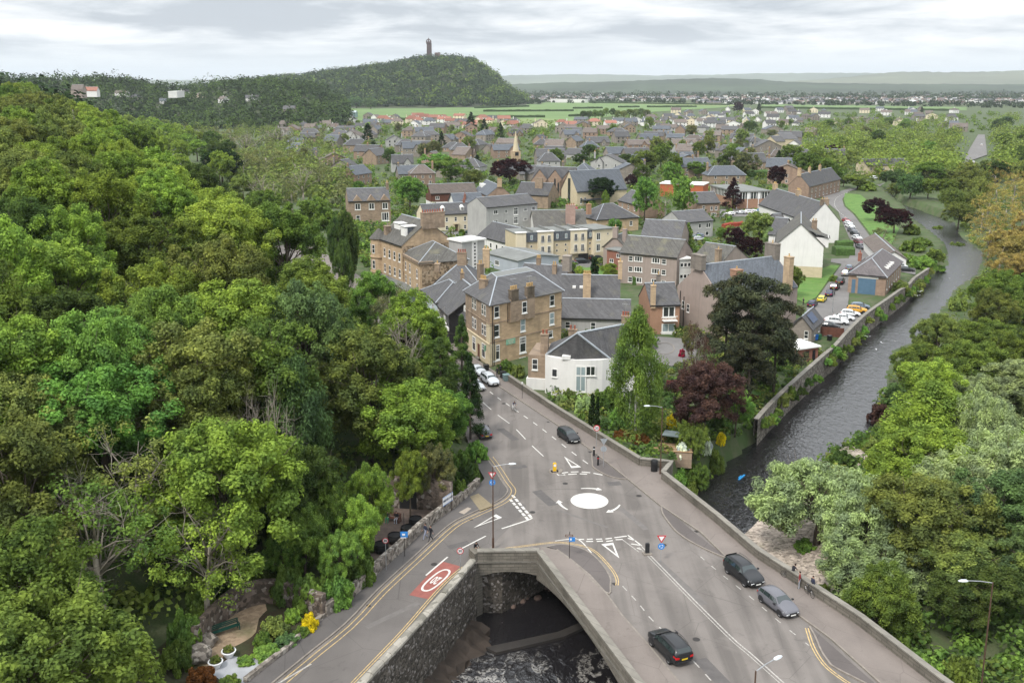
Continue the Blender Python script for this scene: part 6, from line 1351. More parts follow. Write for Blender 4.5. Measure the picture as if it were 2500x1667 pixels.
def car(u,v,heading,colour,kind,label,name=None,group=None,lod=0,scale=1.0,zc=None):
    """heading in degrees, measured from +X"""
    k = car_parts(kind); x,y = P(u,v,0); z = 0.0
    if not inpoly(np.array([x]),np.array([y]),ZONE)[0]: x,y,z = G(u,v)
    root = empty(name or {'hatch': 'parked_car','suv': 'parked_car','saloon': 'parked_car','pickup': 'pickup_truck','van': 'van'}[kind],(x,y,z + (.06 if zc is None and z != 0 else 0)),R(heading),label,{'pickup': 'pickup','van': 'van'}.get(kind,'car'),group)
    root.scale = (scale,) * 3
    if colour not in k['bodies']: k['bodies'][colour] = k['bodymb'].mesh('body',paint(colour,PAINT[colour]),True)
    b = link('body',k['bodies'][colour],root)
    sb = b.modifiers.new('s','SUBSURF'); sb.levels = 1; sb.render_levels = 1
    link('side_windows',k['glass'],root); link('windscreen',k['screen'],root); link('trim',k['trim'],root)
    for s in (1,-1):
        for xx in (k['xw'],-k['xw']):
            w = empty('wheel',(xx,s * (k['ww'] - .10),k['zw'])); w.parent = root; w.rotation_euler = (0,0,0 if s > 0 else math.pi)
            t = link('tyre',k['wheel'],w); link('rim',k['rim'],w)
        h = link('headlight',k['hl'],root,sc=(1,s,1)); t = link('tail_light',k['tl'],root,sc=(1,s,1))
    S = k['S']; mb = MB(); mb.box(S[-1][0] + .03,S[-1][0] + .045,-.26,.26,S[-1][2] + .04,S[-1][2] + .15); mb.build('front_number_plate',M_platew,root)
    mb = MB(); mb.box(S[0][0] - .045,S[0][0] - .03,-.26,.26,S[0][3] - .26,S[0][3] - .14); mb.build('rear_number_plate',M_platey,root)
    return root
HB = math.degrees(math.atan2(bdir.y,bdir.x)); HA = math.degrees(math.atan2(-18.6,8.8))
car(1388,1072,-66,'black','hatch','black hatchback driving beside the kerb above the give way triangle','car')
car(1196,936,-66,'silver','suv','silver sport utility car parked nearest to the two wheelie bins','car')
car(1167,912,-63,'silver','saloon','silver estate car behind the silver sport utility car','car')
car(1161,948,-64,'silver','hatch','silver car nose just showing past the ivy clad tree','car')
car(1178,1062,108,'grey','hatch','dark car tail with red lamp at the left kerb beside the trees','car')
car(1815,1411,HB + 1,'black','suv','large black sport utility car with roof rails parked on the bridge','car',scale=1.05)
car(1899,1483,HB + 1,'grey','hatch','metallic grey hatchback parked on the bridge in front of the big black one','car',scale=1.03)
car(1634,1592,HB + 181,'black','suv','black car seen from behind with yellow number plate at the bottom','car',scale=1.06)
RR = [(1983,748,62,'navy','hatch','dark blue hatchback parked last in the river road row, next to the yellow one'),(2006,736,62,'yellow','hatch','bright yellow hatchback parked in the river road row'),(2026,722,62,'navy','saloon','dark blue car parked directly above the bright yellow one'),
      (2038,707,62,'black','suv','black car parked between a dark blue car and a dark pickup'),(2051,693,64,'black','pickup','dark pickup parked left of the riverside workshop'),(2064,673,65,'silver','suv','pale silver car parked above the dark pickup'),(2073,659,66,'slate','hatch','grey green car parked first in the row nearest the junction'),
      (2066,543,-80,'red','hatch','red car at the far end of the upper roadside row'),(2071,549,-80,'white','hatch','white car just in front of the red car in the upper row'),(2075,557,-80,'white','suv','second white car of the upper roadside row'),
      (2081,568,-78,'grey','suv','dark grey car above the black one in the upper row'),(2087,575,-78,'black','hatch','black car with pale screen in the upper row'),(2092,585,-77,'white','hatch','white car between black and maroon cars in the upper row'),
      (2097,597,-77,'maroon','suv','maroon car near the lower end of the upper row'),(2104,609,-77,'grey','pickup','dark grey pickup at the lower end of the upper row'),
      (2025,802,-22,'black','saloon','black car beside the dark timber fence and river wall'),(2042,792,-20,'white','pickup','white pickup with canopy beside the black car by the river wall'),(2060,782,-18,'white','saloon','white car beside the white pickup by the river wall'),
      (2076,772,-18,'white','hatch','white car beside the amber one by the river wall'),(2092,764,-16,'amber','suv','amber yellow car parked by the river wall'),(2100,754,-16,'slate','hatch','grey blue car parked just before the blue garage door'),
      (2196,657,-20,'white','van','white van behind the riverside workshop roof'),(2212,663,-20,'black','saloon','black car behind the riverside workshop'),
      (1319,645,165,'blue','hatch','bright blue car parked beside the low grey unit'),(1354,640,10,'black','saloon','black car parked at the foot of the terrace by the blue bin'),(1392,646,10,'grey','saloon','dark grey car parked at the middle of the terrace'),
      (1421,643,10,'black','suv','black car parked below the terrace garage opening'),(1457,638,12,'black','van','black van parked at the right end of the terrace'),(1322,668,170,'white','saloon','white car roof showing above the slates behind the pub'),
      (1704,581,175,'slate','hatch','blue grey car behind the silver one near the white two storey house'),(1708,588,-5,'silver','hatch','silver car on the drive near the white two storey house'),(1144,571,170,'green','saloon','dark green car outside the cream painted house'),
      (1404,513,120,'red','hatch','red car beside the clipped hedge below the modern church'),(1421,519,150,'white','hatch','white car beside the red car near the clipped hedge'),
      (1782,526,160,'white','hatch','white car leftmost in the hall car park'),(1808,523,160,'silver','hatch','silver car behind the purple tree in the hall car park'),(1823,522,160,'white','suv','white car left of another white one against the hall wall'),(1836,521,160,'white','hatch','white car next to the bright blue one in the hall car park'),
      (1849,520,160,'sky','hatch','bright blue car against the hall wall'),(1870,519,160,'white','saloon','white car right of the bright blue one at the hall'),(1888,518,160,'black','hatch','black car at the right end of the back row at the hall'),
      (1866,531,165,'white','saloon','white car in the front row of the hall car park'),(1885,530,165,'grey','hatch','grey car right of the white one in the front row at the hall'),(1900,528,165,'green','hatch','dark green car beside the red one at the hall'),(1915,527,165,'red','hatch','red car at the right end of the hall car park'),
      (914,717,118,'orange','hatch','orange brown car on the shopping street by the wood edge'),(2134,438,20,'white','van','white van parked beside the yellow bush beyond the bend'),(2376,399,68,'white','hatch','white car nearest on the far straight road'),(2396,356,68,'white','hatch','white car further up the far straight road')]
for u,v,hd,c,k,lab in RR: car(u,v,hd,c,k,lab,group='parked cars in the town')
# ------------------------------------------------------------------ people
def person(x,y,z,face,pose,top,bottom,label,hair=(0.03,0.02,0.015),name='person',skirt=None):
    """face: direction faced in degrees from +X. pose: joint table in metres, local +X forward"""
    J = POSES[pose]; v = []; e = []; r = []; mi = []
    idx = {}
    def add(n,p,rad,par=None):
        idx[n] = len(v); v.append(p); r.append(rad)
        if par: e.append((idx[par],idx[n]))
    add('pel',J['pel'],(.155,.12)); add('waist',J['waist'],(.14,.105),'pel'); add('chest',J['chest'],(.175,.125),'waist'); add('neckb',J['neckb'],(.085,.075),'chest'); add('neck',J['neck'],(.055,.055),'neckb'); add('head',J['head'],(.085,.095),'neck'); add('crown',J['crown'],(.07,.075),'head')
    hd = Vector(J['head']); up = (Vector(J['crown']) - hd).normalized(); fwd = Vector((1,0,0)); add('nose',tuple(hd + fwd * .105 - up * .0),(.014,.014),'head')
    for s,S_ in ((1,'l'),(-1,'r')):
        def m(p): return (p[0],p[1] * s,p[2])
        add('sh' + S_,m(J['sh' + S_]),(.065,.065),'chest'); add('el' + S_,m(J['el' + S_]),(.045,.045),'sh' + S_); add('wr' + S_,m(J['wr' + S_]),(.03,.03),'el' + S_)
        w = Vector(m(J['wr' + S_])); d = (w - Vector(m(J['el' + S_]))).normalized(); side = d.cross(Vector((0,s,0))).normalized()
        pc = w + d * .07; add('pm' + S_,tuple(pc),(.034,.018),'wr' + S_)
        for f in range(4):
            b = pc + side * (.024 - .016 * f) + d * .035; t = b + d * (.05 + .012 * (1.5 - abs(f - 1.5))) + Vector((0,-s,0)) * .012
            add(f'f{f}{S_}',tuple(b),(.009,.009),'pm' + S_); add(f'g{f}{S_}',tuple(t),(.007,.007),f'f{f}{S_}')
        tb = w + d * .03 + side * .04; add('th' + S_,tuple(tb),(.010,.010),'pm' + S_); add('tt' + S_,tuple(tb + d * .035 + side * .015),(.008,.008),'th' + S_)
        add('hip' + S_,m(J['hip' + S_]),(.09,.09),'pel'); add('kn' + S_,m(J['kn' + S_]),(.062,.062),'hip' + S_); add('an' + S_,m(J['an' + S_]),(.042,.042),'kn' + S_)
        a = Vector(m(J['an' + S_])); add('to' + S_,tuple(a + Vector((.15,0.01 * s,-.045))),(.04,.03),'an' + S_)
    me = bpy.data.meshes.new('body'); me.from_pydata(v,e,[]); tmp = bpy.data.objects.new('tmp',me); COL.objects.link(tmp)
    md = tmp.modifiers.new('skin','SKIN'); md.use_smooth_shade = True
    for i,sv in enumerate(me.skin_vertices[0].data): sv.radius = r[i]; sv.use_root = (i == 0)
    ss = tmp.modifiers.new('ss','SUBSURF'); ss.levels = 1
    dg = bpy.context.evaluated_depsgraph_get(); bm = bpy.data.meshes.new_from_object(tmp.evaluated_get(dg)); COL.objects.unlink(tmp); bpy.data.objects.remove(tmp)
    bm.name = 'person_body'; bm.materials.clear()
    for m_ in (M_cloth('cloth_' + top[0],top[1]),M_cloth('cloth_' + bottom[0],bottom[1]),M_skin,M_cloth('dark_shoes',(.03,.03,.03)),M_cloth('hair_dark',hair)): bm.materials.append(m_)
    pts = [(Vector(v[idx[n]]),k) for n,k in [('pel',1),('waist',0),('chest',0),('neckb',0),('neck',2),('head',2),('crown',4),('shl',0),('shr',0),('ell',0),('elr',0),('wrl',2),('wrr',2),('pml',2),('pmr',2),('hipl',1),('hipr',1),('knl',1),('knr',1),('anl',1),('anr',1),('tol',3),('tor',3)]]
    pts += [((Vector(v[idx[a]]) + Vector(v[idx[b]])) / 2,k) for a,b,k in [('hipl','knl',1),('hipr','knr',1),('knl','anl',1),('knr','anr',1),('ell','wrl',0),('elr','wrr',0),('shl','ell',0),('shr','elr',0),('pel','waist',1)]]
    pts.append((hd - fwd * .07 + up * .03,4))
    for p in bm.polygons: c = p.center; p.material_index = min(pts,key=lambda q: (q[0] - c).length_squared)[1]
    o = bpy.data.objects.new(name,bm); COL.objects.link(o); o.location = (x,y,z); o.rotation_euler = (0,0,R(face)); tag(o,label,'person')
    hm = MB(); c = hd + up * .035 - fwd * .02; n1,n2 = 8,5; vs = []
    for i in range(n2 + 1):
        th = i / n2 * 1.75
        for j in range(n1): a = 2 * math.pi * j / n1; vs.append((c.x + .108 * math.sin(th) * math.cos(a) - .01,c.y + .095 * math.sin(th) * math.sin(a),c.z + .115 * math.cos(th) + (.05 if math.cos(a) > .5 and th > 1.2 else 0)))
    hm.add(vs,[(i * n1 + j,i * n1 + (j + 1) % n1,(i + 1) * n1 + (j + 1) % n1,(i + 1) * n1 + j)[::-1] for i in range(n2) for j in range(n1)]); hm.build('hair',M_cloth('hair_dark',hair),o,smooth=True)
    return o
stand = dict(pel=(0,0,.95),waist=(0,0,1.12),chest=(.01,0,1.32),neckb=(0,0,1.47),neck=(.01,0,1.54),head=(.03,0,1.64),crown=(.02,0,1.73),shl=(0,.19,1.42),ell=(-.02,.25,1.15),wrl=(.06,.25,.92),shr=(0,.19,1.42),elr=(-.02,.25,1.15),wrr=(.06,.25,.92),hipl=(0,.09,.90),knl=(.03,.10,.50),anl=(0,.10,.09),hipr=(0,.09,.90),knr=(.03,.10,.50),anr=(0,.10,.09))
walk = dict(stand,knl=(.20,.10,.52),anl=(.30,.10,.12),knr=(-.02,.10,.48),anr=(-.32,.10,.14),ell=(-.12,.24,1.17),wrl=(-.14,.24,.95),elr=(.08,.24,1.16),wrr=(.25,.22,1.0))
sit = dict(pel=(0,0,.52),waist=(0,0,.70),chest=(.06,0,.92),neckb=(.08,0,1.06),neck=(.10,0,1.13),head=(.13,0,1.23),crown=(.13,0,1.32),shl=(.07,.19,1.01),ell=(.12,.25,.76),wrl=(.34,.16,.72),shr=(.07,.19,1.01),elr=(.12,.25,.76),wrr=(.34,.16,.72),hipl=(.03,.09,.50),knl=(.44,.11,.52),anl=(.46,.11,.09),hipr=(.03,.09,.50),knr=(.44,.13,.52),anr=(.40,.13,.09))
lean = dict(stand,waist=(.05,0,1.12),chest=(.16,0,1.28),neckb=(.24,0,1.40),neck=(.27,0,1.46),head=(.33,0,1.54),crown=(.36,0,1.63),shl=(.18,.19,1.37),ell=(.30,.24,1.16),wrl=(.45,.16,1.10),shr=(.18,.19,1.37),elr=(.30,.24,1.16),wrr=(.45,.16,1.10))
ride = dict(pel=(-.22,0,1.0),waist=(-.08,0,1.12),chest=(.12,0,1.24),neckb=(.22,0,1.32),neck=(.28,0,1.38),head=(.36,0,1.45),crown=(.37,0,1.55),shl=(.16,.19,1.28),ell=(.30,.24,1.08),wrl=(.48,.22,1.02),shr=(.16,.19,1.28),elr=(.30,.24,1.08),wrr=(.48,.22,1.02),hipl=(-.18,.10,.96),knl=(.18,.12,.74),anl=(.02,.12,.42),hipr=(-.18,.10,.96),knr=(.12,.12,.56),anr=(-.05,.12,.20))
POSES = dict(stand=stand,walk=walk,sit=sit,lean=lean,ride=ride)
def pp(u,v,z=0.12): return (*P(u,v,z),z)
dk = ('black',(.018,.018,.022)); nv = ('navy',(.03,.035,.06)); gr = ('green',(.02,.22,.10)); pale = ('pale_denim',(.25,.27,.36)); wht = ('white',(.55,.55,.55)); rd = ('dark_red',(.2,.03,.03))
person(*pp(1052,1320),215,'walk',dk,dk,'person in black walking with swinging arms on the pavement below the cafe')
person(*pp(1039,1315),215,'walk',nv,pale,'person in navy top and pale trousers walking beside one in black')
person(*pp(1160,1356,0.0)[:2],0.0,-60,'lean',dk,dk,'person in black leaning over the corner of the bridge parapet')
person(*pp(1214,921),-75,'stand',dk,dk,'person in black standing at the corner of the sandstone building')
person(*pp(1222,915),100,'stand',dk,dk,'person in dark clothes half hidden beside the downpipe of the tall building')
def bench(x,y,z,rz,m,label,name='park_bench',w=1.8,cat='bench'):
    root = empty(name,(x,y,z),R(rz),label,cat)
    mb = MB(); [mb.box(-w / 2,w / 2,-.25 + .12 * k,-.16 + .12 * k,.42,.46) for k in range(4)]; mb.build('seat',m,root)
    mb = MB(); [mb.box(-w / 2,w / 2,.24 + .03 * k,.27 + .03 * k,.55 + .14 * k,.65 + .14 * k) for k in range(3)]; mb.build('backrest',m,root)
    for s in (-1,1):
        mb = MB(); xx = s * (w / 2 - .04); mb.box(xx - .04,xx + .04,-.25,-.19,0,.66); mb.box(xx - .04,xx + .04,.19,.27,0,.95); mb.box(xx - .04,xx + .04,-.28,.25,.62,.67); mb.build('leg',m,root)
    return root
cb = P(958,1271,.1); bench(cb[0],cb[1],.06,-20,M_wood,'dark brown cafe bench the seated pair are using','cafe_bench',1.9)
person(cb[0] - .5,cb[1] - .1,.04,-95,'sit',dk,gr,'person in black top and green trousers sitting outside the cafe')
person(cb[0] + .5,cb[1] - .25,.04,-100,'sit',dk,('grey',(.35,.36,.4)),'person with pale trousers sitting right of the green trousers')
def bicycle(x,y,z,rz,m,label):
    root = empty('bicycle',(x,y,z),R(rz),label,'bicycle')
    for xx in (-.5,.52):
        mb = MB(); n = 20; pts = [(xx + .34 * math.cos(2 * math.pi * i / n),0,.34 + .34 * math.sin(2 * math.pi * i / n)) for i in range(n + 1)]; mb.tube(pts,.022,5); w = mb.build('wheel',M_tyre,root)
        mb = MB(); [mb.tube([(xx,0,.34),(xx + .32 * math.cos(a),0,.34 + .32 * math.sin(a))],.006,3) for a in np.linspace(0,6.28,9)[:-1]]; mb.build('spokes',M_rim,w)
    mb = MB(); [mb.tube(q,.02,6) for q in ([(-.5,0,.34),(-.05,0,.30),(.38,0,.78),(-.18,0,.82),(-.05,0,.30)],[(-.5,0,.34),(-.18,0,.82)],[(.52,0,.34),(.40,0,.66),(.36,0,.92)],[(-.18,0,.82),(-.22,0,.95)])]; mb.build('frame',m,root)
    mb = MB(); mb.tube([(.50,-.24,1.0),(.42,-.2,.98),(.38,0,.95),(.42,.2,.98),(.50,.24,1.0)],.014,5); mb.build('handlebar',M_trim,root)
    mb = MB(); mb.box(-.36,-.1,-.06,.06,.94,.98); mb.build('saddle',M_trim,root)
    mb = MB(); mb.tube([(-.05,-.09,.3),(.05,-.12,.18)],.012,5); mb.tube([(-.05,.09,.3),(-.14,.12,.42)],.012,5); mb.box(.0,.1,-.18,-.1,.16,.19); mb.box(-.2,-.1,.1,.18,.40,.43); mb.build('pedal',M_trim,root)
    return root
cx_,cy_ = P(1254,1003); bicycle(cx_,cy_,0,-66,M_white,'pale road bicycle ridden down the upper road'); person(cx_,cy_,.02,-66,'ride',('violet_grey',(.06,.055,.09)),('white',(.5,.5,.5)),'cyclist with helmet and dark top riding down the upper road')
for u,v,a,lab,up in ((1926,1412,-40,'dark bicycle leaning at the left of the riders by the bridge wall',None),(1944,1424,-60,'dark bicycle in the middle of the riders by the bridge wall',None),(1975,1452,-75,'dark bicycle nearest the dark blue rider by the bridge wall',None)):
    q = P(u,v,.12); bicycle(q[0],q[1],.125,a,M_trim,lab)
q = P(1934,1416,.12); person(*q,.12,30,'lean',dk,dk,'cyclist in black bent over at the left of the group by the wall')
q = P(1951,1436,.12); person(*q,.12,160,'stand',rd,('grey',(.3,.3,.3)),'cyclist in dark red holding a bicycle by the bridge wall')
q = P(1983,1447,.12); person(*q,.12,200,'stand',nv,dk,'cyclist in dark blue standing furthest right by the bridge wall')
x_,y_,z_ = G(1961,745); person(x_,y_,z_,200,'stand',dk,dk,'person in black standing on the verge left of the dark blue hatchback')
x_,y_,z_ = G(2088,603); person(x_,y_,z_,200,'walk',dk,dk,'person in black walking beside the upper row of cars')
for i,(u,v,lab) in enumerate(((944,724,'person in a blue jacket on the shopping street pavement'),(950,728,'person in dark clothes behind the blue jacket on the shopping street'))):
    q = P(u,v,.12); person(*q,.12,120,'walk',('blue',(.04,.10,.3)) if i == 0 else dk,dk,lab)
# ------------------------------------------------------------------ street furniture
def lamp(x,y,z,h,adir,alen,label,m=M_rust):
    root = empty('street_lamp',(x,y,z),R(adir),label,'street lamp')
    mb = MB(); mb.cyl(0,0,-.1,1.3,.12,.12,10); mb.cyl(0,0,1.3,h,.075,.055,8); mb.build('post',m,root)
    mb = MB(); mb.tube([(0,0,h - .05),(alen * .5,0,h + .12),(alen,0,h + .18)],.035,6); mb.build('arm',M_steel if m is M_rust else m,root)
    mb = MB(); vs = []
    for x_,w,t in ((0,.05,.04),(.12,.15,.10),(.5,.16,.11),(.78,.08,.05)): vs += [(alen + x_,-w,h + .16),(alen + x_,w,h + .16),(alen + x_,w * .6,h + .16 + t),(alen + x_,-w * .6,h + .16 + t)]
    mb.add(vs,[(4 * i + k,4 * i + (k + 1) % 4,4 * i + 4 + (k + 1) % 4,4 * i + 4 + k) for i in range(3) for k in range(4)] + [(3,2,1,0),(12,13,14,15)]); l_ = mb.build('lamp_head',mat('lamp_shell',(0.52,0.55,0.57),.4,.05,2),root)
    mb = MB(); mb.box(alen + .14,alen + .5,-.1,.1,h + .12,h + .165); mb.build('lens',M_head,l_)
    return root
x_,y_ = P(1204,1341); lamp(x_,y_,0,9.1,8,1.6,'tall brown lamp post standing before the bridge parapet corner')
x_,y_ = P(1612,1156,.12); lamp(x_,y_,.1,8.6,182,1.5,'tall lamp post beside the black litter bin and parapet corner')
x_,y_ = P(1845,1640,8.6); lamp(x_,y_,.1,8.6,35,1.8,'lamp whose head alone shows at the bottom over the double centre line')
x_,y_ = P(2424,1421,8.6); lamp(x_,y_,Ts(x_,y_),8.6 - Ts(x_,y_),182,2.0,'lamp post with pale head standing in the trees at lower right')
x_,y_,z_ = G(1925,720); lamp(x_,y_,z_,8.0,200,.1,'slim grey pole standing on the grass before the white gabled house',M_steel)
x_,y_,z_ = G(2032,765); lamp(x_,y_,z_,6.0,200,.3,'slim grey lamp between the yellow car and the white pickup',M_steel)
def pole_sign(u,v,h,z0,label,parts,name='road_sign',rz=0,m=M_steel,r_=.035):
    x,y = P(u,v,z0); root = empty(name,(x,y,z0),R(rz),label,'sign'); mb = MB(); mb.cyl(0,0,-.1,h,r_,r_,7); mb.build('post',m,root)
    for p in parts: p(root)
    return root
def disc(z,r_,cols,back=False,txt=None):
    def f(root):
        s = 1 if not back else -1; d = None
        for i,(rr_,m) in enumerate(cols):
            mb = MB(); n = 24; y0 = -.045 - .006 * i; vs = [(rr_ * math.cos(2 * math.pi * k / n),y,rr_ * math.sin(2 * math.pi * k / n)) for y in (y0,y0 + .02 if i == 0 else y0 + .003) for k in range(n)]
            mb.add(vs,[tuple(range(n)),tuple(range(2 * n - 1,n - 1,-1))] + [(k,n + k,n + (k + 1) % n,(k + 1) % n) for k in range(n)])
            q = mb.build('sign_face' if i == 0 else 'sign_symbol',m,d or root)
            if i == 0: d = q; q.location = (0,0,z); q.rotation_euler = (0,0,math.pi if back else 0)
        if txt: t = lettering(txt,r_ * 1.15,M_black,'sign_lettering',d,bold=.012); t.rotation_euler = (R(90),0,0); t.location = (0,-.062,0)
    return f
def trisign(z,s,down=True,m1=None,m2=M_white,back=False):
    def f(root):
        d = None
        for i,(k,m) in enumerate(((s,m1),(s * .62,m2))):
            g = -1 if down else 1; pts = [(-k * .5,-g * k * .29),(k * .5,-g * k * .29),(0,g * k * .58)]; y0 = -.045 - .006 * i
            mb = MB(); mb.add([(a,y0,b) for a,b in pts] + [(a,y0 + .02 - .015 * i,b) for a,b in pts],[(0,1,2) if not down else (2,1,0),(3,5,4),(0,3,4,1),(1,4,5,2),(2,5,3,0)])
            q = mb.build('sign_face' if i == 0 else 'sign_symbol',m,d or root)
            if i == 0: d = q; q.location = (0,0,z); q.rotation_euler = (0,0,math.pi if back else 0)
    return f
M_sred = mat('sign_red',(0.45,0.02,0.03),.5,.05,3); M_sblue = mat('sign_blue',(0.03,0.20,0.55),.5,.05,3); M_swhite = mat('sign_white',(0.72,0.72,0.72),.5,.03,3); M_sgrey = mat('sign_back_grey',(0.28,0.30,0.32),.6,.05,3); M_syel = mat('bollard_yellow',(0.70,0.42,0.01),.5,.05,3)
pole_sign(1456,1090,2.9,.12,'round red edged 20 sign on a thin pole beside the parapet',[disc(2.6,.42,[(.42,M_sred),(.31,M_swhite)],txt='20')])
pole_sign(1473,1140,3.9,.12,'back of a grey triangle and disc on a pole with the black bollards',[trisign(3.45,.95,True,M_sgrey,M_sgrey,True),disc(2.4,.38,[(.38,M_sgrey)],True)])
def arrows(root):
    d = [c for c in root.children if c.name.startswith('sign_face')][-1]; mb = MB()
    for a0 in (90,210,330):
        pts = [(.17 * math.cos(R(a0 + t)),.17 * math.sin(R(a0 + t))) for t in (0,-30,-60,-80)]
        for a,b in zip(pts[:-1],pts[1:]):
            v_ = Vector(b) - Vector(a); n_ = Vector((-v_.y,v_.x)).normalized() * .035; mb.add([(a[0] + n_.x,-.056,a[1] + n_.y),(a[0] - n_.x,-.056,a[1] - n_.y),(b[0] - n_.x,-.056,b[1] - n_.y),(b[0] + n_.x,-.056,b[1] + n_.y)],[(0,1,2,3)])
    mb.build('sign_arrow',M_swhite,d)
pole_sign(1613,1372,2.9,0,'give way triangle above a blue roundabout disc beside the centre line',[trisign(2.65,.95,True,M_sred,M_swhite),disc(1.75,.34,[(.34,M_sblue)]),arrows],r_=.02)
pole_sign(943,1391,3.3,.12,'round red edged 30 sign on a pole against the mossy garden wall',[disc(3.15,.30,[(.30,M_sred),(.235,M_swhite)],txt='30')])
pole_sign(1124,1392,2.5,.1,'round red edged 30 sign at the top corner of the red road panel',[disc(2.1,.33,[(.33,M_sred),(.255,M_swhite)],txt='30')])
pole_sign(1202,1228,3.8,.12,'red triangle and blue roundabout disc on a pole by the yellow corner lines',[trisign(3.5,.95,True,M_sred,M_swhite),disc(2.55,.36,[(.36,M_sblue)]),arrows],r_=.03)
def panel(x0,x1,z0,z1,m,y=-.05,nm='sign_face',txt=None,tm=None,ts=.2):
    def f(root):
        mb = MB(); mb.box(x0,x1,y - .02,y + .02,z0,z1); q = mb.build(nm,m,root)
        if txt: t = lettering(txt,ts,tm or M_swhite,'sign_lettering',q); t.rotation_euler = (R(90),0,0); t.location = ((x0 + x1) / 2,y - .024,(z0 + z1) / 2)
    return f
pole_sign(1390,1362,2.9,.12,'small direction sign with white and blue plates on the lower pavement',[panel(-.45,.35,2.35,2.6,M_frameb,txt='STIRLING',ts=.16),panel(-.05,.55,1.85,2.3,M_sblue),panel(.05,.2,2.0,2.2,M_swhite,-.075,'sign_symbol')],m=M_iron)
pole_sign(1275,972,2.6,.12,'thin black pole with a small white plate beside the upper parapet',[panel(-.12,.12,2.3,2.6,M_swhite)],m=M_iron)
pole_sign(988,1357,4.7,.12,'dark pole carrying a small blue panel above the cafe wall',[panel(-.38,.38,2.1,2.7,M_sblue),panel(-.2,.1,2.3,2.5,M_swhite,-.075,'sign_symbol'),panel(-.35,.2,2.0,2.1,M_swhite)],name='sign_post',m=M_iron)
def banner():
    a = P(1081,1234,1.4); b = P(1105,1218,1.4); rz = math.atan2(b[1] - a[1],b[0] - a[0]); L = math.hypot(b[0] - a[0],b[1] - a[1]); root = empty('banner',(a[0],a[1],.0),rz,'white banner with dark lettering tied above the rubble wall','banner')
    mb = MB(); mb.box(0,L,-.03,0,1.3,2.3); q = mb.build('cloth',M_swhite,root); mb = MB(); mb.box(0,L,-.034,-.03,1.3,1.36); mb.box(0,L,-.034,-.03,2.24,2.3); mb.build('border',M_sblue,q)
    t = lettering('BRIDGE CAFE',L / 6.5,mat('dark_blue_ink',(.03,.04,.08),.6),'banner_lettering',q,bold=.02); t.rotation_euler = (R(90),0,0); t.location = (L / 2,-.036,1.82)
    for x in (0.05,L - .05): mb = MB(); mb.cyl(x,.05,-.1,2.35,.035,n=6); mb.build('post',M_iron,root)
banner()
def bollard(u,v,m,label,h=1.1,band=M_swhite,z=.12,r_=.11,name='bollard'):
    x,y = P(u,v,z); root = empty(name,(x,y,z),0,label,'bollard'); mb = MB(); mb.cyl(0,0,-.05,h * .82,r_,r_ * .85,10); mb.cyl(0,0,h * .82,h * .95,r_ * 1.1,r_ * .9,10); mb.cyl(0,0,h * .95,h,r_ * .9,r_ * .3,10); mb.build('post',m,root)
    mb = MB(); mb.cyl(0,0,h * .70,h * .80,r_ * .98,r_ * .96,10,cap=False); mb.build('band',band,root); return root
bollard(1450,1112,M_black,'black bollard with white band nearest the parapet',1.25,M_swhite,r_=.14); bollard(1460,1135,M_black,'black bollard with red band nearest the kerb',1.25,M_sred,r_=.13)
def keepleft(u,v,m,label,face):
    x,y = P(u,v,.0); root = empty('traffic_bollard',(x,y,0),R(10),label,'bollard'); mb = MB(); mb.box(-.2,.2,-.12,.12,.15,1.15); mb.box(-.16,.16,-.10,.10,1.15,1.22); mb.build('shell',m,root); mb = MB(); mb.box(-.45,.45,-.35,.35,-.02,.12); mb.box(-.26,.26,-.18,.18,.12,.17); mb.build('base',M_kerb,root)
    mb = MB(); mb.cyl(0,0,0,.02,.17,n=16); q = mb.build('disc',face,root); q.rotation_euler = (R(90),0,0); q.location = (0,-.12,.92)
keepleft(1354,1152,M_syel,'bright yellow traffic bollard on the small island',M_swhite); keepleft(1580,1352,M_trim,'black traffic bollard at the tip of the double centre line',M_trim)
mb = MB(); isl = P(1357,1150); mb.cyl(isl[0],isl[1],0,.12,.9,.85,16); struct(mb.build('traffic_island',M_kerb))
x_,y_ = P(1597,1149,.12); root = empty('litter_bin',(x_,y_,.12),0,'large black litter bin against the angled parapet','litter bin'); mb = MB(); mb.cyl(0,0,0,1.25,.42,.42,16); mb.build('body',M_black,root); mb = MB(); mb.cyl(0,0,1.25,1.42,.45,.38,16); q = mb.build('lid',M_black,root); mb = MB(); mb.box(-.25,.25,-.44,-.40,.95,1.15); mb.build('opening',M_trim,root)
def wheelie(x,y,z,rz,m,label,w=.6):
    root = empty('wheelie_bin',(x,y,z),R(rz),label,'wheelie bin'); mb = MB(); vs = [(sx * (w / 2 - .06 * (zz < .5)),sy * (w / 2 - .06 * (zz < .5)),zz) for zz in (.06,1.0) for sx,sy in ((-1,-1),(1,-1),(1,1),(-1,1))]; mb.add(vs,[(0,3,2,1),(0,1,5,4),(1,2,6,5),(2,3,7,6),(3,0,4,7),(4,5,6,7)]); mb.build('body',m,root)
    mb = MB(); mb.box(-w / 2 - .03,w / 2 + .03,-w / 2 - .04,w / 2 + .04,1.0,1.08); mb.build('lid',m,root)
    for s in (-1,1): mb = MB(); mb.tube([(s * w * .4 - .03,w / 2,.1),(s * w * .4 + .03,w / 2,.1)],.1,8); mb.build('wheel',M_tyre,root)
M_bing = mat('bin_grey_green',(.14,.20,.20),.6); M_binb = mat('bin_blue',(.02,.14,.5),.6); M_bink = M_black; M_bingr = mat('bin_green',(.03,.12,.05),.6)
x_,y_ = P(1236,929,.12); wheelie(x_,y_,.12,20,M_bing,'grey green wheelie bin at the start of the upper parapet',1.0); x_,y_ = P(1228,922,.12); wheelie(x_,y_,.12,20,M_bink,'black wheelie bin behind the grey green one',.9)
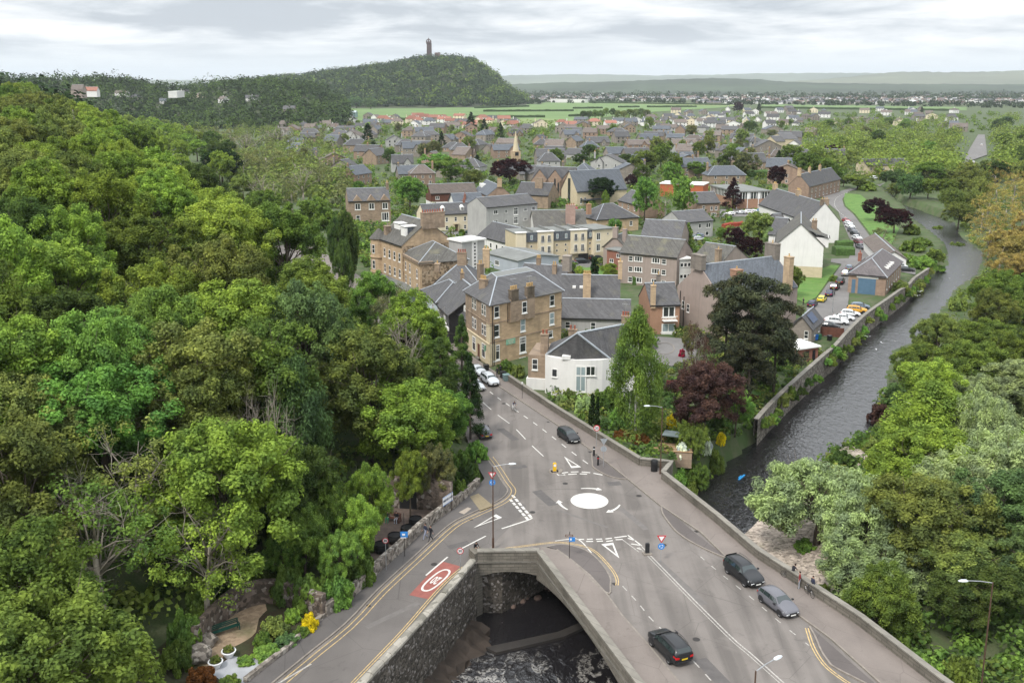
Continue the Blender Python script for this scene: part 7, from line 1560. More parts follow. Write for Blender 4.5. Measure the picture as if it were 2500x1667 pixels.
x_,y_ = P(1187,905,.12); wheelie(x_,y_,.12,20,M_bink,'black bin on the pavement by the silver estate car',.8)
for u,v,m,lab in ((1991,830,M_binb,'bright blue wheelie bin leftmost behind the dark timber fence'),(1999,829,M_bingr,'dark green wheelie bin beside the blue one by the river'),(2025,832,M_bink,'black wheelie bin alone near the river wall'),
                     (1363,637,M_binb,'bright blue wheelie bin in front of the terrace'),(1451,632,M_binb,'blue wheelie bin left of the black van'),(1459,631,M_binb,'blue wheelie bin nearest the black van')):
    x_,y_,z_ = G(u,v); wheelie(x_,y_,z_ + .05,20,m,lab,.75)
# cafe tubs, arch, table
def tub(u,v,label):
    x,y = P(u,v,.06); root = empty('barrel_planter',(x,y,.06),0,label,'planter'); mb = MB(); mb.cyl(0,0,0,.45,.62,.78,14); mb.cyl(0,0,.45,.95,.78,.7,14,cap=False); mb.cyl(0,0,.8,.82,.68,n=14); mb.build('barrel',M_black,root); mb = MB(); mb.cyl(0,0,.25,.3,.735,.745,14,cap=False); mb.cyl(0,0,.7,.75,.765,.75,14,cap=False); mb.build('hoop',M_iron,root)
for u,v,lab in ((964,1324,'dark barrel planter behind the blue panel pole, second from the lower left'),(1015,1283,'dark barrel planter nearest the banner'),(995,1305,'dark barrel planter directly behind the blue sign panel'),(931,1346,'dark barrel planter nearest the round 30 sign')): tub(u,v,lab)
def cafe_arch():
    x,y = P(1005,1262,.06); root = empty('garden_arch',(x - .6,y + 2.2,0),R(-8),'dark arched recess in the brown wall at the back of the cafe yard','wall'); mb = MB(); mb.box(-5.5,5.0,0,.8,0,3.6); mb.build('wall',MATS['brown_rubble_stone'],root)
    mb = MB(); pts = [(-1.0,0),(1.0,0),(1.0,1.9)] + [(math.cos(R(a)) * 1.0,1.9 + .8 * math.sin(R(a))) for a in range(20,180,20)] + [(-1.0,1.9)]; mb.add([(a,-.03,b) for a,b in pts],[tuple(range(len(pts)))]); mb.build('opening',M_black,root)
cafe_arch()
x_,y_ = P(541,1548,.06); bench(x_,y_,.06,38,mat('dark_green_paint',(.012,.06,.045),.5),'dark green park bench on the buff gravel path',w=3.2)
def bowl(u,v,label):
    x,y = P(u,v,.06); root = empty('bowl_planter',(x,y,.06),0,label,'planter'); mb = MB(); mb.cyl(0,0,0,.5,.32,.58,16); mb.cyl(0,0,.5,.56,.62,.62,16); mb.build('bowl',M_swhite,root); mb = MB(); mb.cyl(0,0,.56,.6,.5,n=12); mb.build('soil',M_earth,root)
    cm,tm,*_ = tree_kit('shrub','olive',0,0); link('plant',cm,root,(0,0,.55),sc=(.22,.22,.25))
bowl(559,1602,'white bowl planter with a green plant beside the grey gravel'); bowl(527,1628,'white bowl planter half hidden behind the russet shrub')
x_,y_ = P(508,1575,.06)
def boulder(u,v,s,label):
    x,y = P(u,v,.1); me = bpy.data.meshes.new('boulder'); bm = bmesh.new(); bmesh.ops.create_icosphere(bm,subdivisions=2,radius=s); r2 = random.Random(int(u))
    for w in bm.verts: w.co *= 1 + r2.uniform(-.18,.18); w.co.z *= .8
    bm.to_mesh(me); bm.free(); me.materials.append(M_rubblel); o = bpy.data.objects.new('boulder',me); COL.objects.link(o); o.location = (x,y,s * .5); tag(o,label,'rock')
boulder(506,1572,.9,'pale rough stone block at the end of the curved wall'); boulder(487,1608,1.1,'grey brown boulder at the foot of the gravel path')
# gulls over the river
def gull(u,v,z,label):
    x,y = P(u,v,z); mb = MB(); mb.add([(0,-.02,0),(.25,0,.02),(-.25,0,0),(0,.06,.06),(0.05,.55,.16),(-.12,.5,.14),(-.1,.06,.04),(0.05,-.55,.16),(-.12,-.5,.14),(0,-.06,.05)],[(1,3,2,9),(1,0,2),(3,4,5,6),(9,8,7),(1,2,0)])
    o = mb.build('seagull',M_swhite,loc=(x,y,z)); o.rotation_euler = (.1,.1,rnd.random() * 6); o.scale = (1.3,) * 3; tag(o,label,'bird','gulls over the river')
for u,v,lab in ((2246,712,'white gull over the river nearest the workshop corner'),(2240,722,'white gull just below another opposite the workshop'),(2117,822,'white gull low over the river by the parked cars'),(2155,838,'white gull over midstream below the parked cars'),(2141,855,'lowest white gull over the middle river')): gull(u,v,-3.5,lab)
mb = MB(); x_,y_ = P(1811,1164,-5.9); mb.box(-1.0,1.0,-.12,.12,0,.1); mb.box(-.4,.5,.2,.35,0,.08); o = mb.build('blue_plank',mat('blue_plastic',(.03,.25,.55),.5),loc=(x_,y_,-5.98)); o.rotation_euler = (0,0,R(55)); tag(o,'bright blue piece of debris floating in the dark river','debris')
# riverside garden by the bridge: brick planter, shed roof, fence
x_,y_,z_ = G(1640,1105); root = empty('stone_planter',(x_,y_,z_),R(-8),'low stone and timber steps beside the parapet corner','planter'); mb = MB(); mb.box(-2.6,2.6,-1.4,1.4,-1.5,.7); mb.build('wall',M_sandd,root); mb = MB(); [mb.box(-2.7,2.7,-1.5 + k * .9,-1.2 + k * .9,.7,.8) for k in range(4)]; mb.build('coping',M_woodl,root)
x_,y_,z_ = G(1645,1060,2.5); root = empty('garden_canopy',(x_,y_,z_),R(-20),'small flat grey canopy roof among the riverside garden shrubs','canopy'); mb = MB(); mb.box(-1.4,1.4,-1.0,1.0,2.5,2.62); mb.build('roof',mat('grey_green_sheet',(.13,.16,.16),.6),root)
for sx in (-1,1):
    for sy in (-1,1): mb = MB(); mb.cyl(sx * 1.2,sy * .8,-.3,2.5,.05,n=6); mb.build('post',M_wood,root)
def fence(px,h,m,label,name='timber_fence'):
    pts = [G(u,v) for u,v in px]; root = empty(name,pts[0],0,label,'fence'); o = Vector(pts[0]); mb = MB()
    for a,b in zip(pts[:-1],pts[1:]):
        A,B = Vector(a) - o,Vector(b) - o; d = (B - A).normalized(); n_ = Vector((-d.y,d.x,0)) * .03
        mb.add([tuple(A + n_ - Vector((0,0,.4))),tuple(B + n_ - Vector((0,0,.4))),tuple(B + n_ + Vector((0,0,h))),tuple(A + n_ + Vector((0,0,h))),tuple(A - n_ - Vector((0,0,.4))),tuple(B - n_ - Vector((0,0,.4))),tuple(B - n_ + Vector((0,0,h))),tuple(A - n_ + Vector((0,0,h)))],[(0,3,2,1),(4,5,6,7),(3,7,6,2),(0,4,7,3),(1,2,6,5)])
    mb.build('boards',m,root); mb = MB()
    for a,b in zip(pts[:-1],pts[1:]):
        A,B = Vector(a) - o,Vector(b) - o; k = max(1,int((B - A).length / 2.4))
        for i in range(k + 1): q = A.lerp(B,i / k); mb.box(q.x - .07,q.x + .07,q.y - .07,q.y + .07,q.z - .4,q.z + h + .1)
    mb.build('post',m,root); return root
fence([(1985,818),(2058,832)],1.9,M_wood,'dark brown timber fence behind the blue wheelie bin'); fence([(1782,968),(1850,985)],1.3,M_wood,'dark timber fence below the sunny lawn by the river wall'); fence([(1895,525),(1920,525)],1.6,M_wood,'brown timber fence behind the hall car park')
fence([(1628,946),(1700,940)],1.2,mat('red_fence_paint',(.22,.06,.05),.7),'dull red boarded fence between the birch and the copper tree','red_fence')
x_,y_,z_ = G(1898,412); root = empty('war_memorial',(x_,y_,z_),0,'pale stone cross memorial on a stepped base','memorial'); mb = MB(); mb.box(-1.6,1.6,-1.6,1.6,0,.5); mb.box(-1,1,-1,1,.5,1.1); mb.build('base',M_greyharl,root); mb = MB(); mb.box(-.32,.32,-.32,.32,1.1,8.5); mb.box(-1.1,1.1,-.25,.25,6.6,7.2); mb.build('cross',M_whiteharl,root)
# ------------------------------------------------------------------ town surfaces
def gsheet(name,px,m,dz=.1,step=3.0): return sheet(name,[G(u,v)[:2] for u,v in px],m,dz,step=step)
M_townroad = mat('town_asphalt',(0.135,0.128,0.122),0.9,0.1,0.3,0.1,30,kind='road',rot=R(35),tracks=.15)
gsheet('river_road',[(2074,461),(2008,480),(2020,495),(2047,519),(2052,533),(2072,579),(2084,599),(2072,632),(2030,633),(2028,641),(2055,646),(2020,694),(1995,731),(1969,752),(1969,776),(1986,788),(2012,822),(2048,822),(2106,770),(2070,748),(2074,708),(2090,677),(2128,650),(2235,672),(2235,656),(2143,640),(2142,616),(2135,593),(2112,562),(2084,525),(2061,505),(2056,487),(2072,468),(2160,462),(2150,455)],M_townroad,.14)
gsheet('verge',[(1955,677),(2029,648),(2049,650),(2018,691),(1993,727),(1966,742),(1937,728),(1925,700)],M_lawn,.16)
gsheet('riverside_green',[(2063,472),(2100,476),(2150,515),(2195,560),(2175,600),(2170,628),(2148,625),(2138,588),(2114,558),(2088,524),(2064,503),(2060,488)],M_lawn,.16)
gsheet('garden_lawn',[(1775,955),(1880,950),(1850,985),(1790,975)],M_lawn,.08)
gsheet('side_street',[(1598,822),(1705,830),(1700,872),(1640,895),(1598,885)],M_townroad,.1)
gsheet('terrace_street',[(1262,648),(1330,668),(1420,655),(1505,645),(1505,628),(1400,634),(1330,632),(1290,634)],M_townroad,.1)
gsheet('hall_car_park',[(1757,530),(1935,528),(1930,506),(1885,506),(1800,510),(1757,512)],M_townroad,.1)
gsheet('cream_house_yard',[(1050,590),(1200,588),(1190,562),(1060,566)],M_townroad,.1)
gsheet('lawn',[(1372,668),(1480,672),(1482,648),(1420,650)],M_lawn,.1)
gsheet('far_road',[(2348,402),(2410,380),(2404,330),(2388,330),(2370,360)],M_townroad,.5,12)
mb = MB(); c = smoothline([G(u,v)[:2] for u,v in [(2075,470),(2045,482),(2037,500),(2050,520),(2075,540),(2100,575),(2118,605)]],3)
for s_ in dash(c,2.2,2.2): ribbon(mb,s_,.16,lambda x,y: Ts(x,y) + .2)
ring = [G(1622 + 24 * math.cos(a),852 + 14 * math.sin(a)) for a in np.linspace(0,6.2832,25)]; struct(mb.build('town_markings',M_white)); mb = MB(); ribbon(mb,[p[:2] for p in ring],.22,lambda x,y: Ts(x,y) + .16); struct(mb.build('kerb',M_kerb))
# fields on the plain
def fsheet(name,px,m,z=-7.4): return sheet(name,[P(u,v,z) for u,v in px],m,0,flat=z)
fsheet('field',[(640,282),(740,266),(1062,265),(1075,253),(1240,251),(1318,256),(1330,251),(1560,250),(1800,256),(1860,262),(2350,268),(2360,258),(1860,252),(1400,246),(1000,246),(700,252),(560,275)][:9] + [(1780,262),(1560,276),(1440,292),(1400,305),(1300,312),(1230,306),(900,296),(740,292)],M_field)
fsheet('field',[(1150,300),(1300,311),(1400,303),(1425,293),(1330,290),(1180,291)],M_field2,-7.3)
fsheet('field',[(1860,262),(2360,270),(2360,262),(1860,255)],M_field); fsheet('field',[(1500,254),(1790,260),(1800,256.5),(1560,251)],M_field2,-7.3)
M_hedge = mat('hedge_leaves',(0.035,0.058,0.018),.95,.4,.5,.5)
def hedge(a,b,h,w,label,z=None,name='hedge',m=None):
    A = P(*a,z) if z is not None else G(*a)[:2]; B = P(*b,z) if z is not None else G(*b)[:2]; zz = z if z is not None else Ts(*A); L = math.hypot(B[0] - A[0],B[1] - A[1])
    n = max(3,min(60,int(L / (w * .6)))); r2 = random.Random(int(a[0])); mb = MB(); vs = []
    for i in range(n + 1):
        x = L * i / n; k = h * r2.uniform(.85,1.1); q = w * r2.uniform(.42,.55)
        z0 = (0 if z is not None else Ts(A[0] + (B[0] - A[0]) * i / n,A[1] + (B[1] - A[1]) * i / n) - zz)
        vs += [(x,-q,z0 - .3),(x,-q * .95,z0 + k * .8),(x,-q * .5,z0 + k),(x,q * .5,z0 + k),(x,q * .95,z0 + k * .8),(x,q,z0 - .3)]
    mb.add(vs,[(6 * i + k,6 * i + 6 + k,6 * i + 7 + k,6 * i + 1 + k) for i in range(n) for k in range(5)] + [(0,1,2,3,4,5),tuple(range(6 * n + 5,6 * n - 1,-1))])
    o = mb.build(name,m or M_hedge,loc=(A[0],A[1],zz)); o.rotation_euler = (0,0,math.atan2(B[1] - A[1],B[0] - A[0])); tag(o,label,'hedge'); return o
for i,(a,b,t) in enumerate((((1180,273),(1400,272),'long dark field hedge right of the wooded hill foot'),((1150,288),(1330,287),'broken field hedge nearest the red roofs'),((1160,265),(1290,261),'thin field hedge close under the wooded hill'),((1400,266),(1470,265),'short field hedge in the middle of the pasture'),
                            ((1390,285),(1470,283),'field hedge left of the belt of poplars'),((1510,263),(1560,262.5),'first short hedge piece on the right pasture'),((1580,262.5),(1700,262),'second thin hedge on the right pasture'),((900,292),(1180,298),'hedge along the near edge of the pasture above the red roofs'),((1860,264),(2340,271),'long straight hedge below the narrow far right field'),((1440,252),(1780,257.5),'dark hedge closing the far side of the pasture'))):
    hedge(a,b,4.0,7,t,z=-7.4)
for a,b,h,w,t in (((1540,692),(1600,690),2.6,4,'rounded clipped hedge in front of the pinkish flats'),((2035,622),(2082,622),2.4,4,'square clipped hedge below another beside the big white gable'),((2040,604),(2080,604),2.2,3,'upper clipped hedge beside the big white gable'),((1355,494),(1450,502),2.2,3,'clipped hedge below the modern church'),((1800,430),(1925,436),4,5,'tall dark hedge below the stone cross memorial'),
                      ((1895,497),(1935,501),3.4,5,'dark clipped hedge right of the brick hall'),((1765,557),(1812,551),1.6,1.6,'bright red leaved hedge right of the white two storey house')):
    hedge(a,b,h,w,t,m=mat('red_hedge_leaves',(0.26,0.05,0.03),.95,.4,.5,.5) if 'red leaved' in t else mat('clipped_hedge_leaves',(0.05,0.095,0.022),.95,.4,1.5,.6,6))
# ------------------------------------------------------------------ the wooded crag with its tower
SIL = [(560,215),(600,194),(707,192),(767,186),(808,177),(868,173),(942,164),(1002,151),(1017,146),(1055,144),(1106,144),(1151,150),(1180,166),(1210,187),(1225,203),(1240,218),(1264,232),(1300,247)]
YR = 3150.0
def crag_z(x,y):
    zc = YR * CP; u = U0 + FPX * x / (zc + 0) ; v = np.interp(u,[s[0] for s in SIL],[s[1] for s in SIL]); zr = HC + (206.5 - v) / FPX * zc - 11
    edge = sstep(540,640,u) * (1 - sstep(1285,1315,u)); f = np.where(y < YR,sstep(2280,YR,y) ** .8,1 - sstep(YR,4300,y)); return -9 + (zr + 9) * f * edge
def crag():
    xs = np.linspace((540 - U0) / FPX * YR,(1320 - U0) / FPX * YR,90); ys = np.linspace(2250,4350,60); gx,gy = np.meshgrid(xs,ys); z = crag_z(gx,gy)
    z = z + (6 * np.sin(gx / 60 + 1) * np.sin(gy / 75) + 4 * np.sin(gx / 27) * np.sin(gy / 31)) * (z > 10); mb = MB(); mb.v = [tuple(p) for p in np.column_stack([gx.ravel(),gy.ravel(),z.ravel()]).tolist()]; n = 90
    mb.f = [(j * n + i,j * n + i + 1,(j + 1) * n + i + 1,(j + 1) * n + i) for j in range(59) for i in range(89)]; mb.m = [0] * len(mb.f)
    struct(mb.build('hill',mat('crag_ground',(0.045,0.055,0.025),.97,.3,.01),smooth=True))
crag()
def lumps(name,pts,m,rad,leaf,per=26,seed=3,flat_=.85,kind='stuff'):
    """woodland canopy too far away to count: clumps of leaf-faces around each crown"""
    rng = np.random.default_rng(seed); pts = np.array(pts,float); r = rad * (.5 + .95 * rng.random(len(pts)) ** 1.4); C = pts.copy(); C[:,2] += r * .7
    R3 = np.column_stack([r,r,r * flat_ * (.9 + .5 * rng.random(len(r)))]); p,n,s = shell_leaves(rng,C,R3,per,leaf,.4,.45)
    me = leaves_mesh(name,p,n,s,m,.75,rng); o = bpy.data.objects.new(name,me); COL.objects.link(o); o['kind'] = kind; return o
rng = np.random.default_rng(5)
xs = rng.uniform((550 - U0) / FPX * YR,(1310 - U0) / FPX * YR,5200); ys = rng.uniform(2300,3500,5200); zz = crag_z(xs,ys); k = zz > -6
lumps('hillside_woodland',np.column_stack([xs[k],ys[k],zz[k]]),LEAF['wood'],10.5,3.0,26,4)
k = k & (rng.random(5200) < .16); lumps('hillside_woodland',np.column_stack([xs[k] + 9,ys[k] - 6,zz[k] + 1]),LEAF['mid'],11,3.0,26,14)
def monument():
    x = (1056.5 - U0) / FPX * YR; y = YR - 60; z = float(crag_z(np.array([x]),np.array([y]))[0]) + 8; zc = zdepth(x,y,z); top = HC + (206.5 - 97) / FPX * zc * 1.0; H = top - z; root = empty('stone_tower',(x,y,z),0,'tall dark stone monument tower with an open crown on the wooded hill','monument')
    M_ = mat('dark_red_stone',(0.085,0.055,0.05),.9,.2,.05); w = 6.6; mb = MB()
    for a,b,w0,w1 in ((-8,H * .66,w,w * .86),(H * .66,H * .72,w * .9,w * 1.15),(H * .72,H * .80,w * 1.15,w * 1.1)):
        vs = [(sx * ww,sy * ww,zz_) for zz_,ww in ((a,w0),(b,w1)) for sx,sy in ((-1,-1),(1,-1),(1,1),(-1,1))]; mb.add(vs,[(0,1,5,4),(1,2,6,5),(2,3,7,6),(3,0,4,7),(4,5,6,7)])
    mb.box(w * .6,w * 1.35,-w * 1.0,w * .2,-8,H * .74); mb.build('shaft',M_,root)
    cr = MB(); r_ = w * 1.0; t = H * .80
    for sx,sy in ((-1,-1),(1,-1),(1,1),(-1,1),(0,-1),(1,0),(0,1),(-1,0)):
        cr.tube([(sx * r_,sy * r_,t - 2),(sx * r_ * .85,sy * r_ * .85,t + H * .07),(sx * r_ * .35,sy * r_ * .35,H * .90),(0,0,H * .93)],[1.7,1.4,1.2,1.2],6); cr.cyl(sx * r_,sy * r_,t - 2,t + 4.5,1.1,.2,6)
    cr.cyl(0,0,H * .90,H,2.4,.2,8); cr.build('crown_spire',M_,root)
    x2 = x + 24; mb = MB(); z2 = 2; mb.box(18,34,-6,6,-10,11); mb.add([(18,-6,11),(34,-6,11),(34,6,11),(18,6,11),(18,0,17),(34,0,17)],[(0,1,5,4),(2,3,4,5),(0,4,3),(1,2,5)]); mb.build('lodge',M_,root)
monument()
def ridge(name,sil,dist,depth,m,base=-12):
    """a far line of hills: ground that rises to this skyline and falls away behind it"""
    zc = dist * CP; us = np.arange(sil[0][0],sil[-1][0] + 1,12); vs_ = np.interp(us,[s[0] for s in sil],[s[1] for s in sil]); X = (us - U0) / FPX * zc * 1.0; Z = HC + (206.5 - vs_) / FPX * zc
    r2 = np.random.default_rng(int(dist)); Z = Z + r2.normal(size=len(Z)) * dist * .00022; rows = [(-depth,0),(-depth * .6,.25),(-depth * .3,.62),(0,1.0),(depth * .5,.8),(depth,0)]; mb = MB(); n = len(us); v = []
    for dy,f in rows:
        kx = (dist + dy) / dist; v += [(X[i] * kx,dist + dy,base + (Z[i] - base) * f) for i in range(n)]
    mb.add(v,[(j * n + i,j * n + i + 1,(j + 1) * n + i + 1,(j + 1) * n + i) for j in range(len(rows) - 1) for i in range(n - 1)]); struct(mb.build(name,m,smooth=True))
def farmat(name,a,b,sc):
    return mat(name,a,.97,.25,sc,kind=None,col2=b)
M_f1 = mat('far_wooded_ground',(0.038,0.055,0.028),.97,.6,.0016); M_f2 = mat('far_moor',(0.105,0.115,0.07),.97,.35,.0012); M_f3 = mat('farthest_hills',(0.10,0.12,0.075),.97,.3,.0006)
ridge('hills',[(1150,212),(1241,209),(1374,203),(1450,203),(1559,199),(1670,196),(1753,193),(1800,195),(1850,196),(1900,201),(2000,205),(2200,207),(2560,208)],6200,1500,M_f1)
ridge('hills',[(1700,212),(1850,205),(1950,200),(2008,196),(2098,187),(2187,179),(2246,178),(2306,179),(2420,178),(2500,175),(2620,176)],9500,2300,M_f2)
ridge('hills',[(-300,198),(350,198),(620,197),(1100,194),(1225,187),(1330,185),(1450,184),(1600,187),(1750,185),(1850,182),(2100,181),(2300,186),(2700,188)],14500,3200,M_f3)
# ------------------------------------------------------------------ far tree belts, seen as masses
def band(poly,n,h,seed):
    r2 = np.random.default_rng(seed); out = []; us = [p[0] for p in poly]; vs_ = [p[1] for p in poly]
    while len(out) < n:
        u = r2.uniform(min(us),max(us)); v = r2.uniform(min(vs_),max(vs_))
        if not inpoly(np.array([u]),np.array([v]),poly)[0]: continue
        x,y,z = G(u,v,h); out.append((x,y,z))
    return out
SKY2 = [(-80,172),(0,174),(28,182),(60,186),(150,182),(200,186),(265,183),(345,194),(370,203),(450,206),(480,200),(530,194),(640,191),(700,192),(770,204),(830,232),(850,245)]
RHP = {}
def left_ridge():
    D = 1750.0; us = np.arange(-80,851,10); v2 = np.interp(us,[s[0] for s in SKY2],[s[1] for s in SKY2]) + 17; X = (us - U0) / FPX * D * CP; Z = HC + (206.5 - v2) / FPX * D * CP
    r2 = np.random.default_rng(8); mb = MB(); rows = [(-620,0),(-450,.22),(-300,.5),(-150,.82),(0,1.0),(220,.7),(500,0)]; n = len(us); v = []; L = []
    for dy,f in rows: v += [(X[i] * (D + dy) / D,D + dy,-12 + (Z[i] + 12) * f) for i in range(n)]
    mb.add(v,[(j * n + i,j * n + i + 1,(j + 1) * n + i + 1,(j + 1) * n + i) for j in range(6) for i in range(n - 1)]); struct(mb.build('hills',MATS['crag_ground'],smooth=True))
    def RZ(x,y):
        dy = y - D; f = np.interp(dy,[r[0] for r in rows],[r[1] for r in rows]); return -12 + (np.interp(x * D / y,X,Z) + 12) * f
    for t in HL:
        d = ray(*t); s_ = np.arange(900,2100,2.0); k = np.nonzero(HC + d[2] * s_ <= np.maximum(RZ(d[0] * s_,d[1] * s_),T(d[0] * s_,d[1] * s_)))[0]
        if len(k): RHP[t] = (d[0] * s_[k[0]],d[1] * s_[k[0]],float(HC + d[2] * s_[k[0]]) - .5)
    while len(L) < 1500:
        i = r2.integers(0,n - 1); dy = r2.uniform(-560,60); f = np.interp(dy,[r[0] for r in rows],[r[1] for r in rows]); t = r2.random(); z = -12 + (Z[i] * (1 - t) + Z[i + 1] * t + 12) * f; x = (X[i] * (1 - t) + X[i + 1] * t) * (D + dy) / D
        if z > Ts(x,D + dy) - 6 and not any(abs(PX(x,D + dy,z)[0] - a) < 13 and -3 < PX(x,D + dy,z)[1] - b < 12 for a,b in HL): L.append((x,D + dy,z))
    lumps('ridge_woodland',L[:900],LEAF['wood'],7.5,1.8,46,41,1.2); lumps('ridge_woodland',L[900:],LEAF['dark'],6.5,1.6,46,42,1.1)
HL = [(186,228),(220,230),(441,232),(330,246),(390,256),(480,240),(545,252),(600,248),(655,262),(690,276),(280,236),(130,232)]
def open_up(pts):
    out = []
    for p in pts:
        u,v = PX(*p)
        if not any(abs(u - a) < 15 and -4 < v - b < 16 for a,b in HL): out.append(p)
    return out
left_ridge()
LR = band([(-60,205),(100,204),(340,212),(560,214),(640,215),(760,232),(760,262),(700,268),(600,275),(420,290),(300,300),(160,268),(60,235),(-60,222)],620,7,2)
lumps('ridge_woodland',open_up(LR),LEAF['wood'],7.5,1.7,70,6,1.15)
LR2 = band([(420,300),(520,275),(640,285),(760,300),(820,350),(860,440),(840,490),(760,470),(640,400),(520,345),(500,380),(600,450),(720,490),(700,420)],420,4,22)
lumps('slope_woodland',LR2[:200],LEAF['olive'],4.5,.75,150,6,1.1); lumps('slope_woodland',LR2[200:],LEAF['brown'],4.0,.7,120,6,1.1)
RR2 = band([(1960,300),(2345,285),(2540,270),(2560,400),(2420,420),(2330,420),(2240,430),(2110,400),(1960,380)],420,6,23); RR2 = [p for p in RR2 if not 2340 < PX(*p)[0] < 2425]
lumps('riverside_woodland',RR2[:220],LEAF['mid'],6.0,.85,150,26,1.0); lumps('riverside_woodland',RR2[220:],LEAF['olive'],5.5,.85,150,27,1.0)
LR3 = band([(350,214),(560,218),(640,222),(760,238),(770,262),(640,284),(420,292),(300,250)],760,7,29)
LR3 = open_up(LR3); lumps('ridge_woodland',LR3[:480],LEAF['wood'],9,2.0,60,30,1.1); lumps('ridge_woodland',LR3[480:],LEAF['mid'],8,1.9,60,31,1.1)
TB = band([(1235,236),(1320,240),(1560,238),(1850,240),(2200,243),(2560,245),(2560,214),(2200,216),(1850,216),(1500,219),(1250,222)],1500,5,3)
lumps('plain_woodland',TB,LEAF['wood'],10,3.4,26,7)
TB2 = band([(1240,252),(1330,252),(1560,249),(1860,253),(2350,258),(2500,262),(2500,250),(1860,245),(1240,240)],420,4,9)
lumps('plain_woodland',TB2,LEAF['wood'],7,2.4,34,8)
TB3 = band([(640,300),(760,290),(900,298),(1230,308),(1400,306),(1560,280),(1800,264),(1860,268),(2360,274),(2560,280),(2560,330),(2380,318),(2000,300),(1700,300),(1400,330),(1000,330),(640,330)],330,3,12)
lumps('town_edge_trees',TB3,LEAF['mid'],4.6,1.1,60,9)
def far_town():
    r2 = random.Random(21); mb = MB(); ms = [M_whiteharl,M_greyharl,M_grystone,mat('far_slate',(.10,.10,.11),.8),mat('far_brown_roof',(.16,.10,.08),.8),mat('far_white_roof',(.6,.6,.6),.7)]
    n = 0
    while n < 1150:
        u = r2.uniform(1240,2540); v = r2.triangular(226,257,246) if u > 1700 else r2.triangular(230,249,240); 
        x,y = P(u,v,-8); L = r2.uniform(9,22) * (1.6 if r2.random() < .05 else 1); W = 8; a = r2.choice((.2,.35,1.7,1.9,.25)); Mx = Matrix.Translation((x,y,-8)) @ Matrix.Rotation(a,4,'Z'); h = r2.choice((5.5,5.5,3.2,6))
        wm = r2.choice((0,0,1,2,2)); rm = r2.choice((3,3,3,4,4,5 if r2.random() < .3 else 3)); vs = [Mx @ Vector(p) for p in [(0,0,0),(L,0,0),(L,W,0),(0,W,0),(0,0,h),(L,0,h),(L,W,h),(0,W,h),(0,W / 2,h + 3),(L,W / 2,h + 3)]]
        o = len(mb.v); mb.v += [tuple(p) for p in vs]
        for f,m in (((0,1,5,4),wm),((1,2,6,5),wm),((2,3,7,6),wm),((3,0,4,7),wm),((5,6,9),wm),((7,4,8),wm),((4,5,9,8),rm),((6,7,8,9),rm)): mb.f.append(tuple(o + i for i in f)); mb.m.append(m)
        n += 1
    o = mb.build('far_town',ms); o['kind'] = 'stuff'
far_town()
# ------------------------------------------------------------------ middle distance: houses and trees of the town, one by one
house('white_school','long white two storey building beyond the pasture',(1345,243),(1428,244),9,16,'flat',1,wm=M_whiteharl,rm=M_frame,zg=-8,gutter=False)
house('farm_shed','large pale blue farm shed at the left end of the pasture',(812,275),(868,275),8,22,'gable',2.5,wm=mat('blue_green_sheet',(.20,.29,.29),.6),rm=mat('pale_blue_sheet',(.42,.48,.50),.6),zg=-7.5,gutter=False)
house('white_hangar','white industrial building beside dark trees on the far plain',(1625,226),(1645,226),10,30,'flat',1,wm=M_whiteharl,rm=M_frame,zg=-8,gutter=False)
house('gabled_flats','stepped cream gabled houses with dark roofs among far trees',(1866,344),(1895,346),6,10,'gable',4,axis='y',wm=M_creamst,rm=M_slate)
house('gabled_flats','cream gabled house left in the stepped group among far trees',(1880,335),(1915,340),7,12,'gable',4,axis='y',wm=M_creamst,rm=M_slate)
house('white_gabled_house','small white gable end at the right of the stepped cream group',(1921,354),(1954,355),4.5,12,'gable',3.6,axis='y',wm=M_whiteharl,rm=M_slate)
house('stone_terrace','small stone terrace alone before the far trees left of the river',(2090,400),(2117,404),6,26,'gable',3,axis='y',wm=M_creamst,rm=M_slate,wins=[('R',[.1,.25,.4,.55,.7,.85],[3.2],1,1.4)])
house('white_gabled_house','white house with red roof on the left wooded ridge',(205,222),(236,222),7,10,'gable',5,wm=M_whiteharl,rm=M_tile,zg=RHP[HL[1]][2]); house('pink_house','pinkish many gabled house left of the red roofed one on the ridge',(172,220),(200,220),8,12,'gable',6,wm=M_pinkharl,rm=M_browntile,zg=RHP[HL[0]][2])
house('white_house','white building just behind the wooded ridge, right of the white pillar',(432,225),(450,224),7,12,'flat',1,wm=M_whiteharl,rm=M_frame,gutter=False,zg=RHP[HL[2]][2])
x_,y_,z_ = G(182,320,9); zt_ = HC + (206.5 - 268) / FPX * zdepth(x_,y_,z_ + 15); z_ = zt_ - 30; root = empty('church_steeple',(x_,y_,z_),0,'slender grey stone steeple rising from the left woods','spire'); mb = MB(); mb.box(-2.2,2.2,-2.2,2.2,0,12); mb.build('tower',M_grystone,root); mb = MB(); mb.cyl(0,0,12,30,2.4,.1,8); mb.build('spire',M_grystone,root)
x_,y_,z_ = G(597,212,0); z_ = HC + (206.5 - 212) / FPX * zdepth(x_,y_,40); root = empty('white_pillar',(x_,y_,z_),0,'thin white pillar above the trees on the skyline','tower'); mb = MB(); mb.box(-2,2,-2,2,0,30); mb.build('shaft',M_whiteharl,root); mb = MB(); mb.box(-3,3,-3,3,30,31.5); mb.build('cap',M_greyharl,root)
KEEP = []
